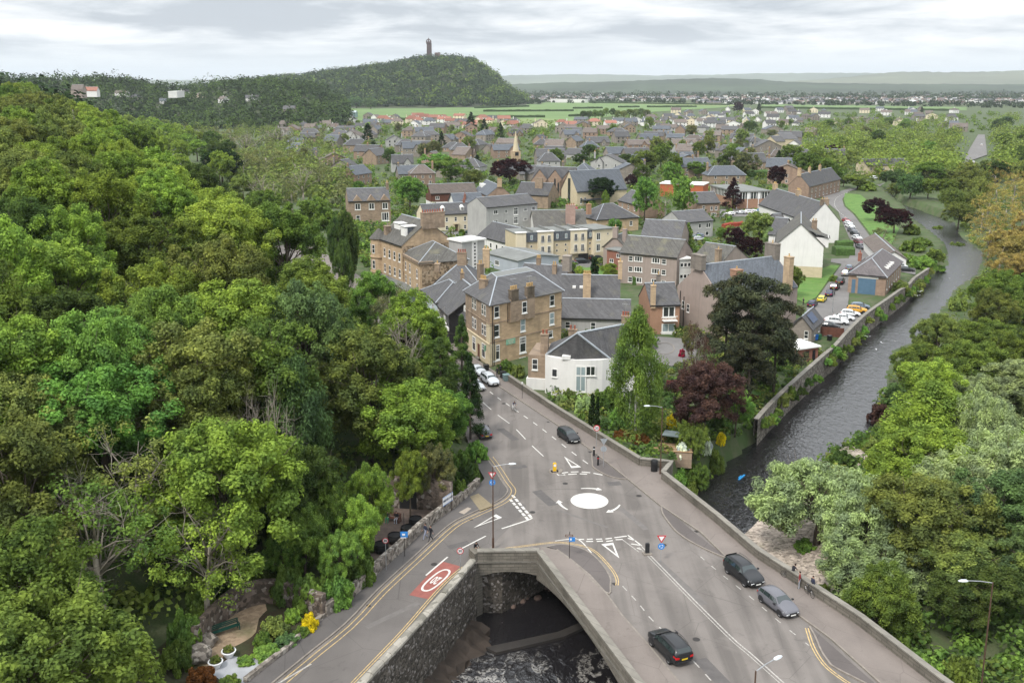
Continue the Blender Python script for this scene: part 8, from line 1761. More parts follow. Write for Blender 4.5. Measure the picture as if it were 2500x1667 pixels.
for (root,L,D) in BLD:      # keep the picture of each hand-placed building clear
    o = root.location; us,vs_ = [],[]
    Mx = Matrix.Translation(o) @ Matrix.Rotation(root.rotation_euler.z,4,'Z')
    for q in ((0,0,0),(L,0,0),(L,D,0),(0,D,0),(0,0,8),(L,0,8),(L / 2,D / 2,12),(L,D,8)): w = Mx @ Vector(q); a,b = PX(w.x,w.y,w.z); us.append(a); vs_.append(b)
    KEEP.append((min(us),min(vs_),max(us),max(vs_),o.y))
FOOTP = [(r.location.x,r.location.y,L,D,r.rotation_euler.z) for r,L,D in BLD]
def clear_fp(x,y,pad):
    for fx,fy,L,D,a in FOOTP:
        dx,dy = x - fx,y - fy; lx = dx * math.cos(a) + dy * math.sin(a); ly = -dx * math.sin(a) + dy * math.cos(a)
        if -pad < lx < L + pad and -pad < ly < D + pad: return False
    return True
def blocks(u,v,r,y):
    """would something of r pixels round (u,v) at depth y hide a hand-placed building behind it"""
    for a,b,c,d,yy in KEEP:
        if a - r < u < c + r and b - r < v < d + r * .3 and y < yy + 12: return True
    return False
HS = random.Random(31)
def small_house(u,v,at=None):
    x,y,z = at or G(u,v)
    if not clear_fp(x,y,13) : return None
    for hx,hy in HP:
        if math.hypot(x - hx,y - hy) < 17: return None
    if blocks(u,v - 8,4,y): return None
    far = v < 318; red = far and 880 < u < 1480 and HS.random() < .62
    wm,wn_ = HS.choice([(M_whiteharl,'white'),(M_whiteharl,'white'),(M_cream,'cream'),(M_grystone,'grey stone')] if far else [(M_grystone,'grey stone'),(M_redstone,'brown stone'),(M_sandd,'dark stone'),(M_grystone,'grey stone'),(M_greyharl,'pale grey')])
    rm,rn_ = (M_tile,'red tiled') if red else HS.choice([(M_slate,'slate'),(M_slateb,'blue slate'),(M_slate,'slate'),(M_browntile,'brown tiled')])
    L = HS.uniform(12,20); D = HS.uniform(8.5,11.5); h = HS.choice((5.6,5.8,6.2,3.2)); ax = HS.choice('xxy'); rf = HS.choice(('gable','gable','gable','hip')); rise = HS.uniform(3.2,4.6); rz = HS.choice((-.35,-.3,.15,.25,1.2)) + HS.uniform(-.08,.08)
    root = empty('house',(x,y,z),rz,None,None,'houses of the town'); HP.append((x,y)); FOOTP.append((x,y,L,D,rz))
    wall_mesh(L,D,h,rise if rf == 'gable' else 0,rf,ax).build('wall',wm,root); ro = roof_mesh(rf,L,D,h,rise,.35,axis=ax,ridge=v > 330).build('roof',[rm,M_lead],root)
    if v > 300 or HS.random() < .5: chimney(ro,L * HS.choice((.05,.5,.95)),D / 2,h + rise * .4,h + rise + 1.3,.9,.9,wm,3 if v > 340 else 0)
    for zz_ in ((.9,3.6) if h > 5 else (.9,)):
        for f in (.2,.5,.8):
            if v > 370: window(root,'F',f,zz_,1.2,1.5,L,D,'sash',sill=False)
            else: link('window',pane_mesh(M_glass),root,(L * f,-.02,zz_),(0,0,0),(1.3,3,1.6))
    if rf == 'gable' and v > 330 and HS.random() < .6:
        gx_ = L * HS.choice((.3,.7)); m_ = MB(); m_.box(gx_ - 2,gx_ + 2,-1.4,0,-1,h); m_.add([(gx_ - 2,-1.4,h),(gx_ + 2,-1.4,h),(gx_,-1.4,h + 2.6)],[(0,1,2)]); m_.build('front_bay',wm,root)
        m_ = MB(); m_.add([(gx_ - 2.4,-1.7,h - .3),(gx_,-1.7,h + 2.9),(gx_,D * .45,h + 2.9),(gx_ - 2.4,.3,h - .3),(gx_ + 2.4,-1.7,h - .3),(gx_ + 2.4,.3,h - .3)],[(0,1,2,3),(4,5,2,1)]); m_.build('bay_roof',rm,ro)
        f_ = link('window',frame_mesh('double'),root,(gx_,-1.42,3.4 if h > 5 else .9),sc=(1.8,1,1.5)); link('pane',pane_mesh(M_glass),f_)
    AUTO.append((root,f"{'low' if h < 5 else 'two storey'} {wn_} house with a {rn_} {'hipped roof' if rf == 'hip' else 'roof'}",x,y,z + 4,'house'))
    return root
HP = []
def inb(u,v):
    if v > 470: return False
    if u < 620 + max(0,v - 300) * 1.15: return False
    if 1225 < u < 1560 and v < 300: return False
    if u > 1930 and v > 300: return False
    return True
for v,st in ((452,38),(436,36),(420,34),(404,32),(388,30),(374,28),(360,26),(348,24),(337,23),(326,21),(316,19),(308,17),(301,16),(294,15)):
    u = 640 + HS.uniform(0,st)
    while u < 2000:
        uu,vv = u + HS.uniform(-6,6),v + HS.uniform(-4,4)
        if inb(uu,vv) and HS.random() < (.62 if v > 330 else .72): small_house(uu,vv)
        u += st * HS.uniform(1.0,1.5)
for v in (274,280,288,297,306): 
    u = 1640
    while u < 2330:
        if HS.random() < .5: small_house(u + HS.uniform(-5,5),v + HS.uniform(-3,3))
        u += HS.uniform(22,38)
for q in HL: small_house(q[0],q[1],RHP.get(q))
for u,v in [(1400,325),(1500,330),(1600,322)]: small_house(u,v)
for u,v in ((1760,330),(1990,330),(1650,345),(2050,318),(1980,300),(2290,310),(2320,322),(2340,316),(250,262),(300,268),(170,268),(700,300),(720,310),(1990,392),(2010,402),(1965,398),(1700,392),(1770,398),(1830,398),(1880,392)): small_house(u,v)
# ------------------------------------------------------------------ trees and shrubs
TREEG = 'trees of the wooded hillside'
for a in [  # dead and special trees in the wood
    (612,1075,42,'bare',None,13),(672,1085,60,'bare',None,15),(1040,800,62,'bare',None,13),(985,850,60,'bare',None,12),(650,385,70,'sparse','brown',17),(720,400,55,'sparse','olive',17),(600,350,55,'bare',None,17),(560,330,55,'sparse','brown',16),(680,330,50,'bare',None,17),(740,440,45,'bare',None,15),
    (780,430,40,'sparse','brown',14),(640,470,55,'bare',None,15),(130,1480,95,'bare',None,10),(195,1270,90,'bare',None,12),(540,400,50,'broad','conifer',17),(845,610,34,'broad','dark',20),
    (1128,905,48,'conifer','dark',15),(1148,985,42,'conifer','conifer',12)]: tree_px(*a[:6])
ANC = [(60,900,'fresh','broad'),(150,960,'lime','broad'),(80,1060,'olive','broad'),(250,1020,'fresh','broad'),(330,740,'lime','broad'),(150,700,'lime','broad'),(60,640,'dark','broad'),(20,750,'mid','broad'),(560,690,'lime','broad'),
       (600,620,'lime','broad'),(700,760,'mid','broad'),(640,900,'mid','broad'),(740,860,'blue','broad'),(480,830,'olive','broad'),(420,900,'mid','broad'),(520,1010,'olive','broad'),(450,1080,'olive','broad'),(620,1000,'dark','broad'),(690,1130,'dark','broad'),
       (800,1040,'blue','birch'),(810,1150,'blue','birch'),(930,1050,'olive','broad'),(960,1090,'lime','broad'),(1000,1010,'lime','broad'),(1060,1090,'brown','broad'),(1130,1080,'fresh','broad'),(1090,940,'mid','broad'),(1000,870,'brown','sparse'),(1060,830,'mid','broad'),
       (960,760,'mid','broad'),(900,720,'lime','broad'),(1040,760,'fresh','broad'),(820,680,'mid','broad'),(850,630,'dark','broad'),(770,560,'mid','broad'),(690,520,'olive','broad'),(560,500,'olive','broad'),(520,400,'dark','broad'),(640,380,'brown','sparse'),(720,420,'brown','sparse'),
       (450,330,'lime','broad'),(300,330,'lime','broad'),(250,420,'lime','broad'),(120,400,'olive','broad'),(60,300,'olive','broad'),(100,255,'olive','broad'),(20,235,'mid','broad'),(400,450,'lime','broad'),(200,560,'lime','broad'),(300,620,'mid','broad'),(240,820,'dark','broad'),(80,820,'dark','broad'),
       (870,1230,'lime','broad'),(840,1330,'lime','broad'),(760,1400,'mid','broad'),(680,1340,'mid','broad'),(560,1330,'dark','broad'),(430,1250,'olive','sparse'),(300,1180,'olive','sparse'),(120,1300,'olive','sparse'),(220,1400,'mid','sparse'),(340,1440,'lime','broad'),(420,1560,'mid','broad'),
       (230,1580,'lime','broad'),(60,1600,'mid','broad'),(450,1360,'olive','sparse'),(40,1180,'olive','broad'),(380,980,'mid','broad'),(180,1130,'olive','broad'),(330,520,'lime','broad'),(620,560,'mid','broad'),(440,700,'lime','broad'),(470,620,'fresh','broad')]
MASK = [(-60,222),(50,226),(130,252),(210,285),(330,290),(430,306),(520,340),(640,400),(770,455),(812,500),(835,600),(838,680),(915,745),(1000,790),(1050,860),(1090,930),(1130,1000),(1140,1060),(1120,1110),(1040,1150),(915,1180),(850,1230),(835,1290),(805,1365),(760,1385),(690,1375),(560,1370),(450,1400),(395,1470),(345,1550),(280,1640),(250,1720),(-60,1740)]
CAND = []
def cand(uu,vv,kind,leaf,rm_,H,grp):
    for k in range(12):
        xx,yy,zz = G(uu,vv,H * CF[kind])
        if not inpoly(np.array([xx]),np.array([yy]),ZONE)[0]: break
        H *= 1.07
    else: return
    if inpoly(np.array([xx]),np.array([yy]),RIVER)[0]: return
    if H > 28: return
    zc = zdepth(xx,yy,zz + H * .6); CAND.append((zc,uu,vv,rm_ * FPX / zc,H * .36 * FPX / zc,xx,yy,zz,kind,leaf,rm_,H,grp))
def plant_visible(minvis):
    """nearest first; a tree whose crown is hidden by nearer crowns is left out"""
    W_,H_ = 2700 // 8,1900 // 8; buf = np.zeros((H_,W_),bool); gy,gx = np.mgrid[0:H_,0:W_]; gx = gx * 8 - 100; gy = gy * 8 - 60; n = 0
    for c in sorted(CAND,key=lambda q: q[0]):
        zc,uu,vv,ru,rv,xx,yy,zz,kind,leaf,rm_,H,grp = c
        el = ((gx - uu) / ru) ** 2 + ((gy - vv) / max(rv,ru * .8)) ** 2; m = (el < .75) & (gx > -10) & (gx < 2510) & (gy < 1677); t = m.sum()
        if t == 0 or (m & ~buf).sum() / max((el < .75).sum(),1) < minvis: continue
        if kind != 'sparse': buf |= (el < .6)
        plant(xx,yy,zz,kind,leaf,rm_,H,group=grp); n += 1
    CAND.clear(); return n
v = 1700.0
while v > 222:
    x,y,z = G(400,v,9); zc = zdepth(x,y,z + 9); r = 6.2 * FPX / zc; u = -50 + rnd.uniform(0,r)
    while u < 1190:
        uu,vv = u + rnd.uniform(-.25,.25) * r,v + rnd.uniform(-.25,.25) * r
        if inpoly(np.array([uu]),np.array([vv]),MASK)[0]:
            a = min(ANC,key=lambda q: (q[0] - uu) ** 2 + (q[1] - vv) ** 2); leaf,kind = a[2],a[3]
            if rnd.random() < .2: leaf = rnd.choice(['mid','lime','lime','olive'])
            low = vv > 1150 and uu > 650
            H = rnd.uniform(14,18) * (.8 if low else 1) * (.62 if uu > 400 and vv > 1330 else 1)
            cand(uu,vv,kind,leaf,rnd.uniform(5.4,7.4) * (.7 if low or (vv > 1330 and uu > 400) else 1) * (.8 if kind == 'birch' or uu > 1000 else 1),H,TREEG)
        u += r * 1.5
    v -= r * .8
plant_visible(.25)
# undergrowth along the wall tops and the foot of the wood
for a in [(1120,1190,26,'shrub','mid',2.5),(1150,1150,24,'shrub','dark',3),(1060,1215,24,'shrub','dark',2.6),(880,1390,42,'shrub','mid',3.4),(820,1440,48,'shrub','fresh',3.6),(760,1440,52,'shrub','mid',4),(700,1425,50,'shrub','mid',4),(640,1420,45,'shrub','dark',3),(885,1325,34,'shrub','mid',3),
          (560,1425,50,'shrub','dark',3.4),(495,1470,48,'shrub','mid',3.6),(450,1540,50,'shrub','fresh',4),(430,1600,45,'shrub','mid',3),(690,1290,46,'shrub','dark',4),(690,1235,34,'shrub','flower',3.4),(640,1240,50,'shrub','dark',4),(560,1270,55,'shrub','dark',5),(620,1180,50,'shrub','dark',4),(730,1330,60,'shrub','mid',5),
          (670,1530,40,'shrub','olive',2.0),(640,1560,26,'shrub','mid',1.4),(757,1517,26,'shrub','yellow',1.7),(715,1500,24,'shrub','lime',1.5),(700,1560,34,'shrub','blue',1.0),(650,1590,40,'shrub','fresh',.9),(490,1650,42,'shrub','rust',1.8),(560,1663,30,'shrub','mid',1.2),(735,1540,24,'shrub','mid',1.0),(600,1610,26,'shrub','fresh',.7),
          (1165,1100,30,'shrub','fresh',3),(1120,1130,34,'shrub','mid',4),(1060,1165,34,'shrub','brown',4),(990,1190,34,'shrub','dark',4),(915,1215,34,'shrub','lime',4)]: tree_px(*a[:6])
for x_,y_,k_,l_,r_,h_ in ((-9.2,117,'broad','fresh',4.2,9),(-9.6,126,'conifer','dark',3.6,13),(-11.2,134,'broad','mid',4.4,11),(-12.5,142,'conifer','dark',3.8,13),(-15.5,150,'broad','mid',4.6,12),(-20,162,'sparse','brown',5,13),(-24.5,171,'broad','fresh',5,13)): plant(x_,y_,Ts(x_,y_),k_,l_,r_,h_)
for a in [(868,1290,62,'broad','lime',9),(800,1265,66,'broad','mid',10),(740,1310,70,'broad','mid',9),(830,1360,52,'broad','fresh',7),(905,1215,52,'broad','lime',9),(690,1360,50,'broad','fresh',6),(825,590,30,'broad','dark',17),(838,655,26,'broad','dark',15),(835,545,24,'broad','mid',9),(1000,1170,44,'broad','lime',8),(1060,1150,46,'broad','brown',8)]: tree_px(*a[:6],group=TREEG)
# riverside garden and town
for a in [(1555,905,88,'birch','mid',18,'tall weeping birch with pale trunk in the garden by the parapet'),(1722,975,92,'broad','copper',13,'broad copper brown tree beside the dull red fence'),(1700,870,48,'sparse','copper',14,'taller thin copper tree behind the broad copper brown one'),
          (1838,800,104,'pine','pine',21,'big dark spreading pine hiding the grey gabled house'),(1775,790,74,'pine','pine',18,'left partner of the big dark pine'),(1895,830,74,'pine','pine',17,'right partner of the big dark pine'),(1830,895,66,'pine','pine',13,'lowest dark pine above the sunny lawn'),
          (1245,412,50,'broad','purple',14,'big copper beech before the church spire'),(1472,462,36,'broad','conifer',12,'dark rounded yew before the modern church'),(1478,487,13,'birch','lime',8,'small pale green tree before the dark rounded yew'),
          (1575,480,34,'broad','fresh',17,'tall bright green tree, left of the pair by the orange clad building'),(1668,478,36,'broad','fresh',17,'tall bright green tree, right of the pair by the orange clad building'),(1625,490,30,'sparse','mid',16,'thin tree between the two tall bright green ones'),
          (1790,478,30,'conifer','purple',13,'purple leaved tree standing in the hall car park'),(1852,556,40,'broad','olive',12,'round olive tree left of the big white gable'),(1880,590,24,'birch','cherry',9,'pale blossoming tree against the white gabled house'),
          (1795,578,26,'broad','purple',8,'small purple tree left of a larger purple one'),(1832,606,32,'broad','purple',8,'larger purple tree left of the big white gable'),(1680,590,24,'conifer','mid',10,'green tree beside the silver car on the drive'),
          (1935,682,28,'broad','mid',8,'bushy green tree at the left end of the grass verge'),(1000,470,42,'broad','fresh',15,'bright green tree right of the baronial house'),(1100,408,46,'broad','mid',14,'green tree above the brown clad house'),(1065,395,38,'broad','fresh',13,'lighter green tree left of the one above the brown clad house'),(1155,432,28,'broad','olive',9,'small olive tree left of the big copper beech'),
          (898,335,24,'conifer','conifer',20,'broad dark cone shaped conifer left of the town'),(1150,300,17,'conifer','conifer',22,'tallest dark conifer before the pasture'),(1182,315,15,'conifer','conifer',18,'second dark conifer right of the tallest'),(1222,322,12,'conifer','conifer',16,'smallest of three dark conifers before the pasture'),(1078,345,14,'conifer','conifer',14,'small dark conifer between broad and tallest ones'),
          (2140,508,34,'broad','purple',9,'purple tree on the riverside green, farther of two'),(2185,535,40,'broad','purple',9,'purple tree on the riverside green, nearer of two'),(2158,572,34,'sparse','brown',8,'brownish spreading tree beside the long white shed'),
          (1414,662,14,'shrub','lime',3.2,'round lime bush on the terrace lawn'),(1452,655,11,'column','conifer',6,'dark pointed conifer on the terrace lawn'),(1492,662,26,'broad','lime',5,'lime green bushy tree left of the pinkish flats'),(1392,655,16,'broad','dark',5,'dark bush in front of the parked cars at the terrace'),
          (1445,1007,9,'column','conifer',5.5,'left of two narrow dark cypresses by the parapet'),(1458,1012,8,'column','conifer',5.2,'right of two narrow dark cypresses by the parapet'),(1235,895,24,'shrub','mid',3.0,'bush growing at the foot of the tall corner building'),(1265,905,20,'shrub','olive',2.4,'smaller bush right of the one below the green sign'),
          (820,455,14,'broad','fresh',7,'small bright green tree above the baronial house roof'),(875,455,14,'broad','fresh',7,'small bright green tree behind the baronial house chimney'),(1640,420,26,'broad','fresh',14,'bright green tree behind the orange clad building'),(1645,400,24,'broad','mid',14,'darker green tree behind the orange clad building')]:
    tree_px(*a[:6],label=a[6])
for a in [(1480,975,38,'shrub','mid',4.5),(1510,1020,34,'shrub','fresh',3.5),(1425,985,26,'shrub','cherry',3),(1390,965,20,'shrub','olive',2.2),(1370,975,16,'shrub','cherry',2),(1640,1030,16,'shrub','yellow',2.4),(1600,1060,40,'shrub','mid',3),(1560,1070,30,'shrub','rust',1.5),(1520,1060,26,'shrub','rust',1.4),
          (1690,1110,42,'willow','mid',5),(1722,1085,20,'shrub','flower',3),(1760,1082,13,'shrub','yellow',2.2),(1795,1040,42,'broad','fresh',7),(1810,1000,30,'shrub','mid',4),(1660,1160,34,'shrub','fresh',3.4),(1700,1165,34,'willow','mid',4),(1665,1130,18,'shrub','flower',2.4),(1745,1120,28,'shrub','mid',4),(1690,1200,26,'shrub','mid',3),
          (1640,1075,26,'shrub','mid',3),(1680,1050,34,'shrub','dark',3),(1740,1030,30,'shrub','dark',3),(1665,862,9,'shrub','red',1.8),(1690,830,22,'broad','brown',7),(1790,905,30,'shrub','fresh',4),(1760,940,24,'shrub','dark',3),(1870,930,24,'shrub','dark',3),(1650,800,20,'shrub','dark',3),(1620,790,12,'shrub','mid',2.4),
          (2230,600,34,'shrub','mid',4),(2255,640,34,'shrub','fresh',4),(2230,680,32,'shrub','olive',4),(2280,630,30,'shrub','mid',4),(2225,560,26,'shrub','mid',4),(2250,590,28,'shrub','mid',3),(2290,655,22,'shrub','fresh',2),(2200,700,24,'shrub','olive',3),(2215,630,22,'shrub','mid',3),(2035,680,14,'shrub','mid',2),
          (2095,440,34,'broad','mid',8),(2120,455,24,'shrub','mid',5),(2060,440,20,'broad','dark',6),(2045,420,20,'broad','mid',8),(2180,440,34,'willow','blue',8),(2190,460,30,'broad','olive',7),(2160,425,22,'shrub','gold',4),(1965,410,12,'shrub','lime',3),(2130,430,10,'shrub','lime',3),
          (1700,690,18,'broad','brown',6),(1670,655,12,'shrub','brown',3),(1745,600,20,'shrub','mid',3),(1760,570,16,'broad','fresh',5),(1350,500,10,'shrub','dark',3),(1345,470,14,'shrub','dark',3),(1500,555,20,'broad','fresh',7),(1400,600,9,'shrub','mid',2),(1060,580,8,'shrub','mid',2),(1128,567,10,'shrub','mid',2.5),
          (1890,470,16,'shrub','mid',4),(1740,430,20,'broad','fresh',6),(1700,410,24,'broad','mid',10),(1540,440,16,'broad','purple',7),(1330,430,10,'broad','mid',5),(1840,395,26,'broad','brown',9),(1960,385,26,'broad','brown',8)]: tree_px(*a[:6])
# ivy and bushes on the river wall
for i,(x,y) in enumerate(smoothline(rw,5)):
    if rnd.random() < .85:
        s = rnd.uniform(.8,1.7); plant(x + rnd.uniform(.1,.8),y - rnd.uniform(.1,.6),-4.4 + rnd.uniform(-.8,1.6),'shrub',rnd.choice(['mid','olive','dark','fresh']),s,rnd.uniform(1.2,2.2),group='ivy and bushes on the river wall',lod=1)
for u,v in ((1840,1235),(1700,1215)): pass
# right bank
for a in [(2000,1230,160,'willow','silver',10,'big silvery willow on the gravel bank, left of the other'),(2345,1215,130,'willow','silver',10,'silvery white willow right of the big one on the gravel bank'),(2110,1300,125,'willow','silver',9,'lower silvery willow whose trunk meets the water'),(2270,1040,150,'birch','lime',13,'bright lime birch like tree above the silvery willows')]: tree_px(*a[:6],label=a[6])
RANC = [(2200,1050,'lime','broad'),(2300,1020,'lime','broad'),(2440,1100,'silver','willow'),(2470,1000,'silver','broad'),(2440,900,'mid','broad'),(2300,880,'mid','broad'),(2210,900,'blue','broad'),(2400,760,'olive','broad'),(2300,780,'olive','broad'),(2480,720,'mid','broad'),
        (2420,540,'gold','sparse'),(2480,440,'gold','sparse'),(2490,600,'gold','broad'),(2360,480,'olive','willow'),(2360,560,'olive','broad'),(2420,650,'gold','sparse'),(2280,460,'mid','broad'),(2220,450,'blue','willow'),(2290,420,'brown','broad'),(2340,430,'olive','broad'),
        (2250,1370,'olive','broad'),(2380,1360,'olive','broad'),(2140,1500,'mid','broad'),(2230,1600,'mid','broad'),(2350,1520,'dark','broad'),(2460,1350,'blue','broad'),(2470,1500,'mid','broad'),(2420,1620,'mid','broad'),(2160,1420,'silver','willow')]
RM = [(2190,440),(2260,428),(2380,410),(2560,385),(2560,1760),(2400,1740),(2290,1640),(2180,1530),(2100,1450),(2100,1400),(2160,1330),(2240,1150),(2140,1120),(2150,1040),(2215,960),(2215,880),(2300,800),(2375,735),(2410,680),(2420,620),(2375,560),(2310,500),(2240,480),(2195,462)]
v = 1740.0
while v > 392:
    x,y,z = G(2450,v,6); zc = zdepth(x,y,z + 6); r = 5.2 * FPX / zc; u = 2060 + rnd.uniform(0,r)
    while u < 2560:
        uu,vv = u + rnd.uniform(-.25,.25) * r,v + rnd.uniform(-.25,.25) * r
        if inpoly(np.array([uu]),np.array([vv]),RM)[0]:
            a = min(RANC,key=lambda q: (q[0] - uu) ** 2 + (q[1] - vv) ** 2); cand(uu,vv,a[3],a[2],rnd.uniform(4.8,6.4) * (.75 if vv > 1400 else 1),rnd.uniform(9,13) * (.75 if vv > 1350 else 1),'trees of the east river bank')
        u += r * 1.5
    v -= r * .85
plant_visible(.2)
for a in [(1925,1290,20,'shrub','mid',1.0),(2060,1120,34,'shrub','dark',2.6),(2010,1165,34,'shrub','olive',2.4),(2140,1090,40,'shrub','olive',2.4),(2150,1010,34,'shrub','copper',3.6),(2185,960,34,'shrub','blue',4),(1965,1330,30,'shrub','fresh',1.6),(2060,1470,44,'shrub','dark',3),(2010,1440,22,'shrub','mid',1.6),(2130,1520,50,'shrub','fresh',4),
          (2190,1590,50,'shrub','mid',4),(2260,1640,54,'shrub','fresh',4),(2350,1650,60,'shrub','mid',4),(2290,560,20,'shrub','mid',3),(2335,600,24,'shrub','olive',3),(2400,690,30,'shrub','brown',4),(2340,740,26,'shrub','olive',4),(2290,790,28,'shrub','olive',4),(2250,850,28,'shrub','mid',4),(1900,1225,16,'shrub','mid',.9)]: tree_px(*a[:6])
# ground cover: brambles, ferns and garden shrubs nobody could count
def cover(name,pts,leaf,r,lf,per,seed): return lumps(name,pts,LEAF[leaf],r,lf,per,seed,.7)
r9 = np.random.default_rng(77)
def wpts(n,x0,x1,y0,y1,test):
    x = r9.uniform(x0,x1,n); y = r9.uniform(y0,y1,n); k = test(x,y) & ~inpoly(x,y,ZONE) & ~inpoly(x,y,RIVER); x,y = x[k],y[k]; return np.column_stack([x,y,T(x,y) - .3])
def onhill(x,y): d,s_ = seg_dist(x,y,FOOT); return (s_ > 0) & (d > .8) & (d < 75)
for i_,(lf_,n_) in enumerate((('dark',2600),('mid',2600),('olive',1200))): cover('woodland_undergrowth',wpts(n_,-120,-4,60,300,onhill),lf_,1.5,.30,46,50 + i_)
GB = [P(u,v,-5.6) for u,v in [(1780,1330),(1836,1283),(1930,1207),(2040,1095),(2100,1085),(2130,1130),(2080,1200),(2060,1280),(2080,1400),(2040,1480),(1990,1500),(1900,1430)]]
def onbank(x,y): d,s_ = seg_dist(x,y,RB[::-1] + [(28,103),(31,92),(35.5,80),(41,66)]); return (d > 1.5) & (d < 60) & ~inpoly(x,y,GB) & (x > np.interp(y,[60,110,150,200,260,330,420,480],[38,30,52,82,116,152,190,210]))
for i_,(lf_,n_) in enumerate((('olive',2600),('mid',2600))): cover('bank_undergrowth',wpts(n_,36,260,62,480,onbank),lf_,1.5,.30,46,60 + i_)
for i_,(lf_,n_) in enumerate((('fresh',1500),('dark',1500))): cover('bank_undergrowth',wpts(n_,26,95,58,160,onbank),lf_,1.3,.26,50,66 + i_)
def ingarden(x,y): d = x - xmain(y); return (d > 3) & (d < 75) & np.array([clear_fp(a,b,1.0) and not inpoly(np.array([a]),np.array([b]),LAWN)[0] for a,b in zip(x,y)])
LAWN = [G(u,v)[:2] for u,v in ((1598,815),(1710,830),(1705,872),(1640,900),(1598,890))]
for i_,lf_ in enumerate(('mid','dark','olive')): cover('garden_shrubbery',wpts(520,6,70,112,190,ingarden),lf_,1.1,.26,46,80 + i_)
TP = {'mid': [],'dark': [],'olive': [],'fresh': []}
for _ in range(7500):
    u = r9.uniform(640,2300); v = 288 + 400 * r9.random() ** 1.7
    if u < 600 + max(0,v - 300) * .75 or (v > 470 and not (830 < u < 1900)): continue
    if 1980 < u < 2180 and v > 440: continue
    x,y = P(u,v,-3); 
    if inpoly(np.array([x]),np.array([y]),ZONE)[0] or inpoly(np.array([x]),np.array([y]),RIVER)[0]: continue
    if v > 480 and u > 1000 and r9.random() < .6: continue
    z = Ts(x,y)
    if clear_fp(x,y,1.3): TP[['mid','dark','olive','fresh'][int(r9.random() * 4)]].append((x,y,z - .2))
for k_,q_ in TP.items(): cover('garden_shrubbery',q_,k_,1.9,.45,40,len(q_))
# mid-distance trees between the houses
TOWN = [(1560,340,'mid'),(1680,350,'mid'),(1750,340,'olive'),(1300,370,'mid'),(1450,370,'dark'),(1000,340,'brown'),(1150,370,'olive'),(900,380,'olive'),(1650,300,'mid'),(2050,350,'mid'),(2250,370,'fresh'),(2150,330,'mid'),(2400,330,'dark'),(2480,300,'blue'),(1950,320,'mid'),(1850,310,'dark'),(1800,380,'brown'),(700,330,'brown'),(2200,410,'mid')]
def town_tree(u,v,rm_,H,kind=None):
    k = kind or rnd.choice(['broad'] * 7 + ['conifer','sparse']); x,y,z = G(u,v,H * CF[k]); zc = zdepth(x,y,z + H * .5); r = rm_ * FPX / zc
    if blocks(u,v,r * .8,y) or not clear_fp(x,y,1.5): return
    a = min(TOWN,key=lambda q: (q[0] - u) ** 2 + 4 * (q[1] - v) ** 2); leaf = a[2] if rnd.random() < .6 else rnd.choice(['mid','olive','dark','fresh','purple','brown','mid'])
    if k == 'conifer': leaf = 'conifer'
    plant(x,y,z,k,leaf,rm_,H,group='trees among the town houses')
c_ = 0
while c_ < 46:
    u,v = rnd.uniform(650,2000),rnd.triangular(290,470,350)
    if inb(u,v): town_tree(u,v,rnd.uniform(3,5.5),rnd.uniform(7,13)); c_ += 1
for _ in range(18): town_tree(rnd.uniform(1560,1960),rnd.uniform(290,400),rnd.uniform(5,7.5),rnd.uniform(12,17),'broad')
for _ in range(34):
    u,v = rnd.uniform(1960,2540),rnd.uniform(285,425)
    if 2345 < u < 2415 and 325 < v < 405: continue
    town_tree(u,v,rnd.uniform(5,7.5),rnd.uniform(11,16),'broad')
for u,v,r,k,lf,H in ((700,245,22,'broad','purple',20),(1800,262,16,'broad','purple',22),(1853,268,11,'conifer','conifer',20),(2250,275,8,'conifer','conifer',18),(560,285,16,'conifer','conifer',18),(610,270,16,'conifer','dark',18),(160,235,10,'conifer','conifer',18),(125,215,8,'conifer','conifer',18),(30,205,10,'conifer','conifer',22),(95,208,8,'conifer','conifer',20)): tree_px(u,v,r,k,lf,H)
for u_ in range(5,420,24): tree_px(u_ + rnd.uniform(-8,8),rnd.uniform(199,206) + max(0,u_ - 300) * .05,rnd.uniform(6,10),rnd.choice(['conifer','conifer','broad']),'conifer',rnd.uniform(16,22))
for i,(u,v) in enumerate(((775,248),(800,250),(835,246),(870,250),(905,252),(970,248),(1005,244),(1040,246))): tree_px(u,v,19,'willow','blue',26)
for u in range(1425,1580,14): tree_px(u,rnd.uniform(272,284),10,'broad',rnd.choice(['mid','dark','olive']),15)
# ------------------------------------------------------------------ air
hz = MB(); hz.box(-13000,13000,-300,19500,-13.5,330); ho = hz.build('haze',[M_white]); ho['kind'] = 'stuff'
hm_ = bpy.data.materials.new('haze_volume'); hm_.use_nodes = True; nt = hm_.node_tree; nt.nodes.clear(); out = nt.nodes.new('ShaderNodeOutputMaterial'); vp = nt.nodes.new('ShaderNodeVolumePrincipled')
vp.inputs['Color'].default_value = (0.86,0.93,1.0,1); vp.inputs['Density'].default_value = HAZE; vp.inputs['Anisotropy'].default_value = 0.0; nt.links.new(vp.outputs[0],out.inputs['Volume']); ho.data.materials.clear(); ho.data.materials.append(hm_)
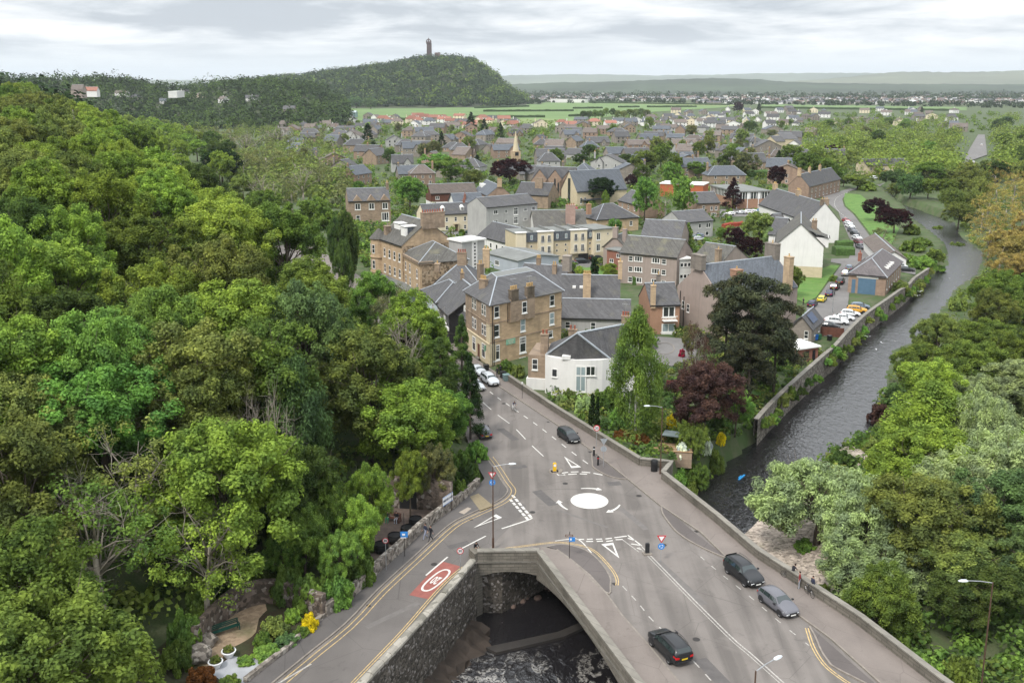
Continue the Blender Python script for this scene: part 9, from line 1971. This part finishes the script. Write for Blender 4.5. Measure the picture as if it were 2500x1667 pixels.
# ------------------------------------------------------------------ labels that single each thing out
LM = [(1056,130,'the monument tower'),(182,300,'the grey steeple'),(220,225,'the red roofed ridge house'),(597,200,'the white skyline pillar'),(840,275,'the blue farm shed'),(1259,350,'the church spire'),(898,335,'the broad dark conifer'),(1245,412,'the copper beech'),(1460,445,'the modern church'),
      (1840,480,'the brick hall'),(1898,400,'the stone cross'),(1954,440,'the long stone terrace'),(1954,590,'the big white gable'),(2185,620,'the long white shed'),(2115,700,'the river workshop'),(2145,520,'the purple riverside trees'),(1930,345,'the stepped cream houses'),(2390,370,'the far straight road'),
      (1838,820,'the dark pines'),(1722,970,'the copper brown tree'),(1555,920,'the weeping birch'),(1410,900,'the white modern house'),(1250,800,'the tall corner building'),(940,620,'the bow fronted block'),(900,520,'the baronial house'),(1095,540,'the cream house'),(1250,520,'the grey four storey flats'),(1380,600,'the cream and stone terrace'),(1590,640,'the pinkish flats'),(1700,560,'the white two storey house'),(1630,470,'the twin green trees'),
      (640,1080,'the dead forked trees'),(1093,1225,'the white banner'),(958,1270,'the cafe bench'),(541,1548,'the green park bench'),(760,1520,'the yellow bush'),(1200,1100,'the left junction sign'),(1597,1140,'the black litter bin'),(2000,1230,'the big silvery willow'),(2345,1215,'the white willow'),(2424,1450,'the lower right lamp'),(1900,1430,'the black parked car'),(1770,1170,'the blue debris'),(2050,820,'the timber fence'),
      (30,640,'the left picture edge'),(30,1250,'the left picture edge low down'),(2480,600,'the right picture edge'),(2480,900,'the right picture edge halfway'),(300,1640,'the bottom edge left of the bench'),(850,630,'the dark ivy tree'),(1375,250,'the white school'),(1130,905,'the roadside conifer'),(1150,300,'the tallest field conifer'),(420,800,'the middle of the left wood'),(300,450,'the top of the left wood'),(700,700,'the right slope of the wood'),(200,1000,'the pale green canopy patch'),(520,400,'the dark ivy tree in the bare group'),(2300,880,'the tall bank trees')]
def relation(u,v,lu,lv):
    dx,dy = u - lu,v - lv
    if abs(dx) > abs(dy) * .9: return 'right of' if dx > 0 else 'left of'
    return 'behind' if dy < 0 else 'below'
groups = {}
for o,base,x,y,z,cat in AUTO:
    u,v = PX(x,y,z); u = min(max(u,0),2500); v = min(max(v,0),1667)
    l_ = sorted(LM,key=lambda q: (q[0] - u) ** 2 + ((q[1] - v) * 1.4) ** 2)[0]; key = (base,relation(u,v,l_[0],l_[1]),l_[2]); groups.setdefault(key,[]).append((math.hypot(u - l_[0],v - l_[1]),o,cat))
ORD = ['','second ','third ','fourth ','fifth ','sixth ','seventh ','eighth ','ninth ','tenth ','eleventh ','twelfth ','thirteenth ','fourteenth ','fifteenth ','sixteenth ','seventeenth ','eighteenth ','nineteenth ','twentieth ']
for (base,rel,lm),it in groups.items():
    it.sort(key=lambda q: q[0])
    for i,(d,o,cat) in enumerate(it):
        if len(it) == 1: t = f'{base} {rel} {lm}'
        else: t = f'{ORD[min(i, 19)]}nearest {base} {rel} {lm}'
        o['label'] = ' '.join(t.split()[:16]); o['category'] = cat
